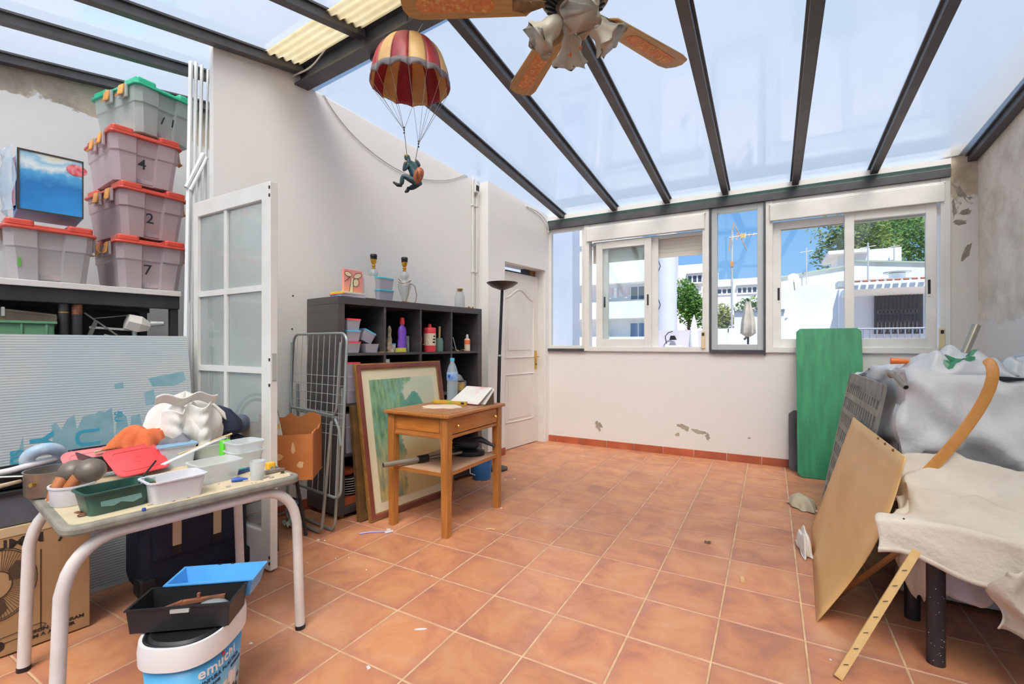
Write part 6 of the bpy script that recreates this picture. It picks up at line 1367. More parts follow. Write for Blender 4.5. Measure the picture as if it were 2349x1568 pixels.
MB().add([(-.14, .02, .004), (.14, .02, .004), (.15, .115, .105), (-.09, .115, .105)], [(0, 1, 2, 3)]).build('back_cover', M('sketch_cover', '#d8d4cc', .7), t, solid=.006); MB().add([(.13, .02, 0), (.135, .12, 0), (.135, .115, .10), (.13, .06, .05)], [(0, 1, 2, 3)]).build('easel_prop', m_bark, t, solid=.008)
t = thing('spirit_level', 'yellow spirit level lying in front of the sketchbook', 'level', (-1.965, 2.64, WZ+.0005), R(3)); MB().box(-.15, .13, -.01, .01, 0, .024).build('body', M('yellow_level', '#cda93c', .45, col2='#b08d2c', scale=8), t, bev=.002); MB().box(.09, .115, -.011, .011, .006, .018).build('end_grip', m_dark, t); MB().box(-.02, .02, -.0105, .0105, .008, .02).build('vial', M('vial_green', '#b9d05a', .1, clear=.3), t)
t = thing('paper_strip', 'narrow white paper strip on the wooden table', 'paper', (-1.98, 2.52, WZ+.0005), R(40)); MB().box(-.05, .05, -.008, .008, 0, .0015).build('strip', m_whitep, t)
o = cloth('dust_patch', 'pale sawdust smeared across the wooden table top', 'dust', (-1.93, 2.50, WZ-.003), .12, .09, .004, M('saw_dust', '#d9c4ae', .95), 21, .4, 16); o['kind'] = 'stuff'
# on its lower shelf
t = thing('telescopic_pole', 'grey and chrome telescopic pole sticking out of the lower shelf', 'pole', (-2.115, 2.14, .40))
p = Vector((0, 0, .012)); q = Vector((.24, .54, .012)); MB().tube([p, p+(q-p)*.40], .0165, 14).build('outer_tube', M('worn_grey_tube', '#8a8378', .45, .4), t, smooth=True); MB().tube([p-(q-p)*.002, p+(q-p)*.012], .0125, 12).build('bore', m_dark, t)
MB().tube([p+(q-p)*.40, p+(q-p)*.52], .024, 14).build('clamp', m_dark, t, smooth=True); MB().tube([p+(q-p)*.52, q], .0125, 14).build('inner_tube', m_stl, t, smooth=True)
t = thing('power_tool', 'black sander with a folded cord on the lower shelf', 'sander', (-1.885, 2.735, .3845), R(15))
MB().lathe([(0, 0), (.11, 0), (.115, .012), (.11, .03), (.09, .04), (0, .045)], 28, ax=1.1, ay=.8).build('base_plate', m_dark, t, smooth=40); MB().ball((0, 0, .075), (.085, .05, .045), 18, 12).build('motor_body', M('dark_grey_plastic', '#3a3d46', .45, col2='#2b2d33', scale=8), t, smooth=True)
MB().tube([(.03, 0, .10), (.09, .02, .105), (.15, .03, .075), (.19, .03, .06)], [.024, .022, .014, .009], 12).build('handle', M('dark_grey_plastic', '#3a3d46'), t, smooth=True); MB().tube([(.05*cos(a)*1.6-.06, .05*sin(a), .05+.004*a) for a in [i*pi/6 for i in range(26)]], .006, 6).build('power_cord', m_dark, t, smooth=True); MB().box(-.17, -.11, -.02, .02, .02, .05).build('red_switch', M('dark_red', '#7d1f26', .5), t, bev=.006)
# bucket and floor lamp
p = atZ(1105, 1097); t = thing('blue_bucket', 'small blue bucket of rags under the wooden table', 'bucket', p)
MB().lathe([(0, 0), (.075, 0), (.078, .006), (.092, .19), (.098, .192), (.098, .20), (.088, .20), (.074, .006), (0, .005)], 32).build('bucket', M('mid_blue_plastic', '#2f6fae', .4), t, smooth=45)
rg = random.Random(3)
for k in range(8):
    a = rg.uniform(0, 6.28); r_ = rg.uniform(.0, .05); MB().tube([(r_*cos(a), r_*sin(a), .06), (r_*1.5*cos(a), r_*1.5*sin(a), .20+rg.uniform(.0, .06))], rg.uniform(.006, .014), 7).build('tool_handle', [m_whitep, M('teal_plastic', '#58b09a'), m_torn, m_alu][k % 4], t)
MB().tube([(-.098, 0, .19), (-.10, -.03, .10), (-.06, -.09, .06), (.0, -.105, .055)], .004, 6).build('bail', m_whitep, t)
p = atZ(1140, 1076); top = atD(1152, 655, -p.x*_sy+p.y*_cy)
fl = thing('floor_lamp', 'black uplighter floor lamp standing by the door', 'lamp', p)
d = top-p; MB().lathe([(0, 0), (.10, 0), (.10, .018), (.05, .03), (.02, .034), (0, .034)], 32).build('base', m_dark, fl, smooth=40)
MB().tube([(0, 0, .03), (d.x*.5, d.y*.5, d.z*.62)], .0165, 12).build('lower_pole', m_dark, fl, smooth=True); MB().tube([(d.x*.5, d.y*.5, d.z*.62), (d.x, d.y, d.z-.03)], .014, 12).build('upper_pole', m_dark, fl, smooth=True)
MB().tube([(d.x*.5, d.y*.5, d.z*.615), (d.x*.5, d.y*.5, d.z*.625)], .0175, 12).build('pole_joint', m_alu, fl); MB().lathe([(0, -.04), (.03, -.038), (.10, -.012), (.145, .022), (.148, .028), (.14, .028), (.09, .0), (0, -.02)], 36, c=(d.x, d.y, d.z)).build('bowl', M('bronze_black', '#3a3230', .4), fl, smooth=50)
# ---------------------------------------------------------------- right side: boards, covered furniture
m_gboard = M('green_stain', '#1f6b48', .5, col2='#2f8259', scale=3.5, stretch=(6, 6, 1), detail=7)
gp_ = thing('green_board', 'tall green painted board with clipped corners under the window', 'board', (.455, 4.80, .001), rot=(R(-11.4), 0, 0))
c = .03; hw_, hh = .245, 1.335
MB().prism([(-hw_+c, 0), (hw_-c, 0), (hw_, c), (hw_, hh-c), (hw_-c, hh), (-hw_+c, hh), (-hw_, hh-c), (-hw_, c)], -.009, .009, 'y').build('board', m_gboard, gp_, bev=.001)
dk = thing('dark_board', 'low dark grey board with clipped corners behind the green one', 'board', (.34, 5.00, .001), rot=(R(-9), 0, 0))
MB().prism([(-.19+c, 0), (.19-c, 0), (.19, c), (.19, .52), (.15, .555), (-.15, .555), (-.19, .52), (-.19, c)], -.008, .008, 'y').build('board', M('dark_board_paint', '#5b585a', .6, col2='#4e4b4d', scale=5), dk)
# slotted plastic panel
sp_ = thing('slotted_panel', 'grey plastic panel pierced by rows of upright slots', 'panel', (.338, 4.15, .002), 0, rot=frame_rot((0, -1, 0), (.175, 0, .96)))
m_slot = M('weathered_grey_plastic', '#94948b', .7, col2='#7d7d75', scale=14, bump=.1)
PWd, PHt, nr, nc = 1.19, .975, 8, 15
mb = MB(); ex, ey = .05, .045; rh = (PHt-2*ey)/nr; cw_ = (PWd-2*ex)/nc
mb.box(0, ex, .03, PHt-.02, -.006, .006).box(PWd-ex, PWd, .03, PHt-.02, -.006, .006)
for k in range(nr+1): mb.box(ex if 0 < k < nr else .02, PWd-ex if 0 < k < nr else PWd-.02, max(0, ey+k*rh-(.018 if 0 < k < nr else .045)), min(PHt, ey+k*rh+(.018 if 0 < k < nr else .045)), -.006, .006)
for r_ in range(nr):
    for k in range(1, nc): mb.box(ex+k*cw_-.017, ex+k*cw_+.017, ey+r_*rh+.018, ey+(r_+1)*rh-.018, -.006, .006)
mb.build('panel', m_slot, sp_)
# bent plywood
m_plyw = M('birch_ply', '#e8bf84', .5, col2='#d9ad6e', scale=2.2, stretch=(6, 1, 1), detail=6)
pw = thing('plywood_sheet', 'bent honey plywood sheet leaning in front of the slotted panel', 'sheet', (.195, 2.9, .001))
def plyf(u, v):
    y = .555-1.128*u; x = (.225-.195)+(-.054)*u; h = .725*v
    return (x+(.215+.075*u)*v+.048*sin(pi*v)*u, y+.012*sin(pi*u), h)
MB().grid(plyf, 16, 16).build('sheet', m_plyw, pw, smooth='full', solid=.005)
for q in (.62, .74, .86): p = plyf(q, .992); MB().ball((p[0]-.004, p[1], p[2]), .006, 8, 6).build('rusty_nail', m_rust, pw)
# tarp-covered furniture
m_tarp = M('grey_white_tarp', '#d6d6d4', .5, col2='#c6c6c6', scale=3, bump=.8, bscale=7)
def smooth(e0, e1, x): t = min(1, max(0, (x-e0)/(e1-e0))); return t*t*(3-2*t)
fold = lambda x, y: .045*sin(7*x+3*y+1)*sin(4*y-2*x)+.035*max(0, sin(11*x-6*y))**3+.03*max(0, sin(19*x+9*y+2))**4
tp = thing('tarp_cover', 'grey-white tarp draped over furniture against the flaking wall', 'tarp', (.98, 3.45, 0))
TX0, TX1, TY0, TY1, THt = .55, 1.44, 2.83, 4.25, .99
def tarpf(u, v):
    """wraps over the box: v 0..1 from the front hem over the top to the back, u from left hem to the wall"""
    L_ = (.97, TY1-TY0, .55); s_ = v*sum(L_)
    if s_ < L_[0]: y, z = TY0-.06*(1-s_/L_[0])-.10*sin(pi*s_/L_[0])*(.3+.7*abs(sin(5*u+1))), .02+s_
    elif s_ < L_[0]+L_[1]: y, z = TY0+(s_-L_[0]), THt
    else: y, z = TY1+.03, THt-(s_-L_[0]-L_[1])
    M_ = (.55, TX1-TX0); q = u*sum(M_)
    if q < M_[0]: dz = M_[0]-q; x = TX0-.02*sin(pi*q/M_[0]); z2 = z-dz if z > .9 else z; k = q/M_[0]; x = TX0+ (0 if z > .9 else .0)-.015*(1-k)
    else: x = TX0+(q-M_[0]); z2 = z
    if q < M_[0] and z <= .9: x = TX0-.02; y = y+.10*(1-q/M_[0])
    edge = smooth(0, .12, z2)
    f = fold(x*1.3+z2, y+z2*1.7)
    x2 = x+.5*f*(1 if q < M_[0] else .2)*edge; y2 = y+.9*f*(1 if s_ < L_[0] else .15)*edge; z3 = z2+(.55*f+.035*sin(3*x+2*y) if s_ >= L_[0] else .0)
    # long diagonal creases on the front
    if s_ < L_[0]:
        c_ = (x-.5)*.9+(z2-.2)*.8; y2 -= .07*max(0, sin(10*c_+.5))**4*edge+.04*max(0, sin(17*((x-.5)*.4-(z2-.3))+1))**4*edge
    return (x2-.98, y2-3.45, max(.008, z3))
MB().grid(tarpf, 60, 80).build('tarp', m_tarp, tp, smooth='full')
MB().box(TX0+.06, TX1-.02, TY0+.06, TY1-.05, .0, THt-.10).build('covered_furniture', M('hidden_wood', '#7c6650', .7), tp, (-.98, -3.45, 0))
# things lying on the tarp
ZT = THt+.03
m_bag = M('white_carrier_film', '#e4e6e6', .3, col2='#d3d8da', scale=9, translucent=.2)
def bagf(sx, sy, h, seed):
    r = random.Random(seed); ph = [r.uniform(0, 6.3) for _ in range(6)]
    def f(u, v):
        x, y = (u-.5)*2, (v-.5)*2; rr = min(1, max(abs(x), abs(y))); e = (1-rr**3)
        n = .35*sin(5*x+ph[0])*sin(4*y+ph[1])+.25*sin(11*x-5*y+ph[2])+.2*sin(9*y+6*x+ph[3])
        return (x*sx*(1+.1*sin(3*y+ph[4])), y*sy*(1+.15*sin(4*x+ph[5])), max(.002, h*e*(.75+.5*n)))
    return f
t = thing('carrier_bag', 'crumpled white carrier bag with a green leaf print on the tarp', 'bag', (.77, 3.0, ZT+.0), R(-8)); MB().grid(bagf(.21, .12, .13, 4), 30, 22).build('bag', m_bag, t, smooth='full', solid=.001)
m_lgreen = M('bag_green', '#2c7a55', .4)
for k, (x, y, s_) in enumerate([(.0, -.045, .032), (.05, -.07, .028), (-.02, -.085, .024), (.065, -.04, .02), (.015, -.075, .02)]):
    f_ = bagf(.21, .12, .13, 4); pts = []
    mb = MB(); vs_ = []
    for i in range(10):
        a = 2*pi*i/10; px_, py_ = x+s_*cos(a)*(1+.3*sin(3*a)), y+s_*.7*sin(a); q = f_(px_/.42+.5, py_/.24+.5); vs_.append((q[0], q[1], q[2]+.004))
    q = f_(x/.42+.5, y/.24+.5); vs_.append((q[0], q[1], q[2]+.006)); mb.add(vs_, [(i, (i+1) % 10, 10) for i in range(10)]).build('leaf_print', m_lgreen, t)
t = thing('carrier_bag', 'second pale carrier bag with blue lettering beside the curved lath', 'bag', (1.06, 3.10, ZT-.01), R(15)); MB().grid(bagf(.13, .11, .11, 8), 24, 20).build('bag', m_bag, t, smooth='full', solid=.001); MB().tube([(-.06, -.02, .10), (-.03, -.03, .105), (.0, -.02, .1), (.03, -.03, .1)], .003, 5).build('blue_print', M('faded_blue', '#9fb6c6', .5), t)
t = thing('green_wrapper', 'strip of bright green film between the two bags', 'wrapper', (.875, 3.02, ZT+.045), R(20)); MB().grid(lambda u, v: (-.05+.1*u, -.02+.04*v, .01*sin(6*u+3*v)), 8, 5).build('film', M('bright_green_film', '#59b36a', .4), t, solid=.002)
p = atY(2060, 828, 3.0); t = thing('orange_cone', 'orange plastic nozzle sticking out of the carrier bag', 'nozzle', (p.x, 3.0, p.z), rot=(0, R(92), 0)); MB().lathe([(0, -.03), (.016, -.03), (.012, .035), (.009, .045), (0, .045)], 14).build('nozzle', M('orange_plastic', '#e0742e', .4), t, smooth=40)
a, b = atY(2045, 858, 2.9), atY(2078, 888, 2.78)
t = thing('hose_pipe', 'short bent grey hose hanging over the tarp edge', 'hose', a); MB().tube([(0, 0, 0), (b-a)*.35+Vector((0, 0, .008)), (b-a)*.75+Vector((0, 0, .0)), b-a], .0125, 12).build('hose', M('worn_grey_tube', '#8a8378'), t, smooth=True); d = (b-a).normalized(); MB().tube([(b-a)*.995, (b-a)+d*.001], .009, 10).build('bore', m_dark, t); MB().ball((0, 0, 0), .019, 10, 8).build('end_knob', M('worn_grey_tube', '#8a8378'), t, smooth=True)
a, b = atY(2207, 822, 3.7), atY(2240, 746, 3.75)
t = thing('chrome_pipe', 'chrome pipe leaning up behind the bags', 'pipe', a-(b-a)*.6); MB().tube([(0, 0, 0), (b-a)*1.6], .021, 14).build('pipe', M('dull_chrome', '#a9a493', .28, .8), t, smooth=True)
p = atY(2349, 848, 3.0); t = thing('grey_case', 'dark grey case lying on the tarp by the wall', 'case', (p.x+.16, 3.02, ZT-.01), R(20)); MB().prism([(-.09, 0), (.1, 0), (.1, .09), (.0, .09), (-.09, .035)], -.12, .12, 'y').build('case', M('dark_grey_plastic', '#3a3d46'), t, bev=.006)
# bent lath in front of the tarp
y = 2.565
pts = [atY(u, v, y+dy) for u, v, dy in ((2258, 822, .03), (2275, 832, .02), (2281, 862, .0), (2262, 915, 0), (2222, 975, 0), (2170, 1040, 0), (2110, 1098, .0), (2060, 1150, 0))]
ct = thing('curved_lath', 'wide bent wooden lath leaning across the tarp', 'lath', (pts[-1].x, y, pts[-1].z)); o_ = pts[-1]; mb = MB(); vs_ = []
for i, p in enumerate(pts):
    tdir = (pts[min(i+1, len(pts)-1)]-pts[max(i-1, 0)]).normalized(); sd = Vector((tdir.z, 0, -tdir.x)).normalized(); w_ = .022
    for s_ in (-1, 1):
        for q in (-.004, .004): e = p+sd*s_*w_-o_+Vector((0, q, 0)); vs_.append(e)
fs = []
for i in range(len(pts)-1):
    b_ = 4*i; n_ = b_+4; fs += [(b_, b_+2, n_+2, n_), (b_+1, n_+1, n_+3, b_+3), (b_, n_, n_+1, b_+1), (b_+2, b_+3, n_+3, n_+2)]
fs += [(0, 1, 3, 2), (4*len(pts)-4, 4*len(pts)-2, 4*len(pts)-1, 4*len(pts)-3)]
mb.add(vs_, fs).build('lath', M('honey_lath', '#c98f4c', .45, col2='#b97f3e', scale=5), ct, sub=1)
# low black-legged table under a canvas drop cloth
lt = thing('black_table', 'low table on thick black legs under the canvas cloth', 'table', (.95, 2.48, 0)); m_lg = M('speckled_black_leg', '#252428', .4, col2='#2d2c30', scale=20)
for x, y in ((.529, 2.237), (1.37, 2.237), (.529, 2.56), (1.37, 2.56)):
    l = MB().tube([(x-.95, y-2.48, 0), (x-.95, y-2.48, .46)], .0275, 20).build('leg', m_lg, lt, smooth=True)
    if y < 2.3 and x < 1:
        rg = random.Random(6)
        for k in range(22): a = rg.uniform(-2.6, -.4); MB().ball((x-.95+.0275*cos(a), y-2.48+.0275*sin(a), rg.uniform(.02, .3)), rg.uniform(.0008, .0018), 5, 4).build('paint_speck', m_whitep, l)
MB().box(-.47, .46, -.29, .12, .46, .485).build('tabletop', M('hidden_wood', '#7c6650'), lt)
m_canv = M('cream_canvas', '#e0d6c6', .9, col2='#d0c5b3', scale=5, bump=.9, bscale=11)
dc = thing('drop_cloth', 'cream canvas drop cloth heaped over the black-legged table', 'cloth', (.95, 2.45, 0))
def canvf(u, v):
    # v: 0 front hem -> table edge -> back heap ; u: 0 left edge -> right
    x = .345+1.06*u
    hem = .405-.055*smooth(.0, .38, u)-.10*smooth(.30, .36, u)*(1-smooth(.50, .56, u))+.01*sin(21*u)
    ye = 2.165-.03*smooth(.1, .5, u)
    lft = 1-smooth(0, .16, u)
    if v < .28:
        k = v/.28; z = hem+(.515-hem)*k; y = ye-.025*(1-k)+.012*sin(17*u+3*k)*(1-k)
    else:
        k = (v-.28)/.72; y = ye+.50*k; z = .512+.13*smooth(.35, 1, k)*(1-.6*lft)+.015*sin(pi*k)
        z += .020*sin(9*u+5*k)*sin(6*k+2)+.035*max(0, sin(15*(u*.55+k*.8)+.6))**3*smooth(.08, .4, k)+.024*max(0, sin(26*(u*.8-k*.45)))**3*smooth(.15, .5, k)
    z -= lft*.07*smooth(.3, 1, v)*(1-smooth(.85, 1, v)) if v > .28 else 0
    x += .115*lft*smooth(.26, .70, v)+.006*sin(14*v)
    return (x-.95, y-2.45, z)
MB().grid(canvf, 84, 60).build('canvas', m_canv, dc, smooth='full', solid=.003)
MB().grid(lambda u, v: canvf(u, -.0+.0*v) if False else (canvf(u, 0)[0], canvf(u, 0)[1]-.002, canvf(u, 0)[2]+.018*v), 84, 3).build('hem', m_canv, dc, smooth='full', solid=.004)
for k, (u, v) in enumerate([(.62, .10), (.40, .22), (.08, .30), (.33, .05)]): q = canvf(u, v); MB().ball((q[0], q[1]-.003, q[2]+.003), .0035, 6, 5).build('eyelet', m_dark, dc)
# cloth hanging below, right end
def hang(u, v): return (.665+.11*u+.02*sin(8*v)+.03*(1-v)*(u-.5)-.02*v-.95, 2.10+.03*sin(6*u+4*v)-2.45, .235+.03*sin(3*u)*0+.20*v-.045*u*(1-v))
MB().grid(hang, 16, 16).build('hanging_corner', m_canv, dc, smooth='full', solid=.003)
def under(u, v): return (.47+.30*u-.95, 2.30+.02*sin(9*u)-2.45+.05*v, .44-.09*u*(1-v)-.18*(1-v)*sin(pi*u)**.7+.012*sin(15*u+3*v))
MB().grid(under, 18, 12).build('under_fold', M('pale_lining', '#ddd3d6', .9, col2='#cfc4c4', scale=6), dc, smooth='full', solid=.003)
def pouch(u, v):
    a = u*2*pi; k = v; r = (.35+.65*sin(pi*min(1, .15+.85*k))**.7)*(1+.16*sin(5*a+3*k)+.10*sin(9*a+5*k))
    return (.545-.02*(1-k)+.085*r*cos(a)-.95, 2.42+.02*k+.085*r*sin(a)-2.45, .45-.30*k-.03*(1-k)*cos(a)+.012*sin(7*a+6*k))
MB().grid(pouch, 48, 20, True).build('hanging_pouch', m_canv, dc, smooth='full')
cloth('cloth', 'beige cloth corner poking from under the slotted panel', 'cloth', (.20, 3.93, .001), .07, .13, .07, M('beige_cloth', '#bfb49a', .9, col2='#a89d84', scale=9), 33, .4, 20)
cloth('cloth', 'scrap of white cloth squeezed beside the plywood edge', 'cloth', (.165, 3.10, .001), .025, .12, .10, m_jacket, 35, .1, 18)
# laths
a = atZ(1922, 1556, 0); b = atY(2102, 1266, 2.155)
t = thing('pencilled_lath', 'slim wooden lath with pencil marks leaning on the cloth', 'lath', a+Vector((0, 0, .004))); d = (b-a)*1.03; MB().bar((0, 0, 0), d, .026, .012, up=(0, -1, .3)).build('lath', M('pale_pine', '#d3b077', .55, col2='#c39e63', scale=8, stretch=(3, 3, 1)), t, bev=.001)
for k in range(7):
    q = d*(.1+.12*k); MB().bar(q+Vector((-.008, -.009, .002)), q+Vector((.006, -.009, .006)), .0018, .0015).build('pencil_mark', m_print, t)
a = atY(1948, 1347, 2.52); b = atY(2064, 1262, 2.36)
t = thing('bare_lath', 'brown lath wedged between the plywood and the cloth', 'lath', a-(b-a)*.3); MB().bar((0, 0, 0), (b-a)*1.35, .024, .014).build('lath', M('brown_pine', '#a87a4a', .6), t)
# ---------------------------------------------------------------- bits on the floor
def bit(name, label, cat, u, v, mb, mat, rz=0.0, group=None): o = mb.build(name, mat, None, atZ(u, v, .0006), (0, 0, rz)); return tag(o, label, cat, group)
tb2 = thing('toothbrush', 'lilac toothbrush lying on the tiles', 'toothbrush', atZ(858, 1222, .001), R(42)); MB().tube([(-.085, 0, .004), (-.03, .006, .006), (.03, .004, .004), (.08, 0, .004)], [.005, .006, .004, .0035], 8).build('handle', M('lilac_plastic', '#9f9bd0', .4), tb2, smooth=True); MB().box(.075, .1, -.006, .006, .002, .018).build('bristles', m_whitep, tb2)
bit('plastic_sleeve', 'white plastic sleeve beside the toothbrush', 'sleeve', 892, 1222, MB().tube([(-.025, 0, .007), (.025, 0, .007)], .007, 10), m_whitep, R(60))
bit('wood_chip', 'small pale wood chip by the wooden table leg', 'wood chip', 1125, 1215, MB().bar((-.03, 0, .004), (0, .008, .006), .012, .005).bar((0, .008, .006), (.03, 0, .004), .01, .005), m_torn, R(20))
bit('wood_chip', 'straight pale wood chip on the open floor', 'wood chip', 1703, 1330, MB().box(-.008, .008, -.03, .03, 0, .006), m_torn, R(5))
bit('dried_leaf', 'curled brown leaf scrap on the open floor', 'leaf', 1624, 1246, MB().grid(lambda u, v: (-.018+.036*u, -.012+.024*v, .004+.010*abs(sin(4*u+2*v))), 6, 6), m_bark)
rg = random.Random(12); pieces = [(1160, 1100), (1140, 1108), (1170, 1115), (1118, 1112), (1180, 1098), (1150, 1165), (840, 1306), (770, 1280), (705, 1290), (800, 1278), (745, 1239), (730, 1238), (990, 1320), (575, 1475), (845, 1530), (1905, 1512), (330, 1365), (1100, 1103)]
for k, (u, v) in enumerate(pieces):
    s_ = rg.uniform(.004, .011); bit('plaster_crumb', 'tiny white crumb dropped on the tiles', 'crumb', u, v, MB().add([(-s_, -s_*.6, 0), (s_, -s_*.4, 0), (s_*.6, s_*.7, 0), (-s_*.7, s_*.6, 0), (0, 0, s_*.7)], [(0, 1, 4), (1, 2, 4), (2, 3, 4), (3, 0, 4), (3, 2, 1, 0)]), m_whitep, rg.uniform(0, 6), 'white crumbs on the floor')
o = MB().lathe([(0, 0), (.008, .0005), (.012, .0003), (.014, 0)], 12, ax=1.9, ay=.5).build('paint_drip', m_whitep, None, atZ(965, 1442, .0004), (0, 0, .6)); tag(o, 'thin white paint smear on a floor tile', 'paint smear')
# ---------------------------------------------------------------- ceiling fan
m_cane = M('cane_inset', '#bf6e3c', .6, col2='#cf9258', scale=60); m_fanw = M('fan_oak', '#b8955f', .45, col2='#a07d48', scale=4, stretch=(1.5, 16, 16), detail=6)
m_fanm = M('antique_brass', '#8c7a62', .35, .8, col2='#6f5f4a', scale=20)
cf = thing('ceiling_fan', 'brass ceiling fan with five oak and cane blades and tulip lamps', 'fan', (-.655, 1.67, 2.47))
MB().tube([(0, 0, .10), (0, 0, .52)], .016, 12).build('down_rod', m_fanm, cf, smooth=True)
MB().lathe([(0, -.015), (.07, -.015), (.095, .0), (.13, .02), (.135, .05), (.12, .085), (.07, .11), (.02, .125), (0, .125)], 40).build('motor_housing', m_fanm, cf, smooth=40)
for k in range(24): a = 2*pi*k/24; MB().bar((.075*cos(a), .075*sin(a), -.017), (.115*cos(a), .115*sin(a), .004), .007, .008).build('vent_rib', m_dark, cf)
MB().lathe([(0, -.075), (.03, -.075), (.045, -.06), (.045, -.03), (.06, -.015), (0, -.015)], 24).build('light_hub', m_stl, cf, smooth=40)
blade_mesh = None
for k in range(5):
    a = R(66+72*k-1); e = (R(9), 0, a)
    pts = [(.185, -.052), (.60, -.068), (.645, -.058), (.665, -.02), (.665, .02), (.645, .058), (.60, .068), (.185, .052), (.165, .03), (.165, -.03)]
    bl = MB().prism(pts, -.004, .004).build('blade', m_fanw, cf, (0, 0, .0), e, bev=.002)
    MB().prism(rounded(.30, .062, .03, 5, .46, 0), -.0055, -.0035).build('cane_panel', m_cane, bl)
    cn = MB()
    rg = random.Random(k)
    for i in range(26):
        x = .335+.25*rg.random(); y = rg.uniform(-.026, .026); cn.bar((x, y-.006, -.0062), (x+.004, y+.008, -.0062), .003, .0012).bar((x-.006, y, -.0062), (x+.01, y, -.0062), .0022, .0012)
    o = cn.build('loose_cane', M('straw', '#e0b877', .7), bl); o['kind'] = 'stuff'
    MB().add([(.11, -.012, .004), (.19, -.035, -.006), (.24, -.02, -.006), (.24, .02, -.006), (.19, .035, -.006), (.11, .012, .004)], [(0, 1, 2, 3, 4, 5)]).build('blade_iron', m_fanm, bl, solid=.006)
m_opal = M('opal_glass', '#e9e2d0', .25, col2='#d9cfb8', scale=9, translucent=.35)
for k in range(4):
    a = R(-60+90*k); lp = MB().tube([(.03*cos(a), .03*sin(a), -.05), (.05*cos(a), .05*sin(a), -.052), (.06*cos(a), .06*sin(a), -.06)], .010, 8).build('lamp_arm', m_fanm, cf, smooth=True)
    tilt = Matrix.Translation((.06*cos(a), .06*sin(a), -.06)) @ Matrix.Rotation(a, 4, 'Z') @ Matrix.Rotation(R(135), 4, 'Y') @ Matrix.Scale(1.12, 4)
    MB().lathe([(.018, 0), (.026, .012), (.034, .035), (.034, .06), (.046, .085), (.058, .10), (.062, .104)], 36, fn=lambda q, an, r, z: (q[0]*(1+.12*sin(6*an)*max(0, (z-.05)/.05)), q[1]*(1+.12*sin(6*an)*max(0, (z-.05)/.05)), q[2]+.008*cos(6*an)*max(0, (z-.05)/.05))).tf(tilt).build('tulip_shade', m_opal, lp, smooth='full', solid=.003)
    MB().lathe([(.013, .0), (.014, .03), (0, .032)], 14).tf(tilt).build('bulb_holder', M('grey_holder', '#77726a', .5), lp, smooth=40)
for dx, dy, z in ((.02, .01, -.16), (-.02, .0, -.18)):
    MB().tube([(dx, dy, -.07), (dx, dy, z)], .0012, 5).build('pull_chain', m_stl, cf); MB().lathe([(0, 0), (.006, .006), (.006, .014), (0, .02)], 10, c=(dx, dy, z-.018)).build('pull_knob', M('amber_wood', '#b5652b', .4), cf, smooth=True)
# ---------------------------------------------------------------- hanging parachutist
pcn = thing('parachutist_mobile', 'hanging parachutist figurine with a red and cream canopy', 'mobile', (-1.765, 1.995, 2.02))
O = Vector((-1.765, 1.995, 2.02)); RC = .212; NG = 14
m_pr, m_pc, m_pg = M('canopy_red', '#a8323c', .45, col2='#8f2830', scale=7), M('canopy_cream', '#dcb477', .5, col2='#c99d5f', scale=7), M('canopy_grey', '#6d6668', .6)
zr = 2.605-O.z
def cano(a, v, inset=0.0):
    th = v*pi/2*.98; puff = 1+.035*abs(sin(NG*a/2)); r = (RC-inset)*cos(th*.96)**.8*puff if v < 1 else 0.0
    return (r*cos(a), r*sin(a), zr+.27*sin(th)-(.018*abs(sin(NG*a/2)) if v == 0 else 0)*-1-inset*.3)
for k in range(NG):
    a0, a1 = 2*pi*k/NG, 2*pi*(k+1)/NG
    MB().grid(lambda u, v: cano(a0+(a1-a0)*u, v), 7, 14).build('canopy_gore', m_pr if k % 2 else m_pc, pcn, smooth='full', solid=.003)
    MB().grid(lambda u, v: tuple(x*(1.012) if i < 2 else x for i, x in enumerate(cano(a0+(a1-a0)*u, v*.11))), 7, 4).build('rim_band', m_pg, pcn, smooth='full', solid=.003)
    MB().tube([tuple(x*1.004 if i < 2 else x for i, x in enumerate(cano(a0, v/10*.98))) for v in range(11)], .0025, 5).build('seam', M('seam_brown', '#7a4a3a', .7), pcn)
rv = Vector((_cy, _sy, 0)); 
def fp(u, v, dd=0.0): return atD(u, v, 2.6+dd)-O
g1, g2 = fp(927, 298), fp(960, 330)
m_thr = M('pale_thread', '#9a9692', .7)
for k in range(NG):
    e = Vector(cano(2*pi*k/NG, 0)); g = g1 if e.dot(rv) < .02 else g2
    MB().tube([e, g], .0011, 4).build('shroud_line', m_thr, pcn)
for g, u, v in ((g1, 934, 362), (g2, 952, 372)):
    MB().tube([g, fp(u, v)], .0018, 5).build('riser', M('dark_thread', '#4a4642', .7), pcn)
    for dz in (0, .014, -.016): MB().ball((g.x, g.y, g.z+dz), .005, 8, 6).build('bead', m_dark, pcn)
topc = Vector((0, 0, zr+.27)); hk = Vector((-1.705, 2.03, 2.968))-O
MB().tube([topc, topc+(hk-topc)*.4+Vector((.015, 0, 0)), hk], .0022, 5).build('hanging_wire', m_alu, pcn)
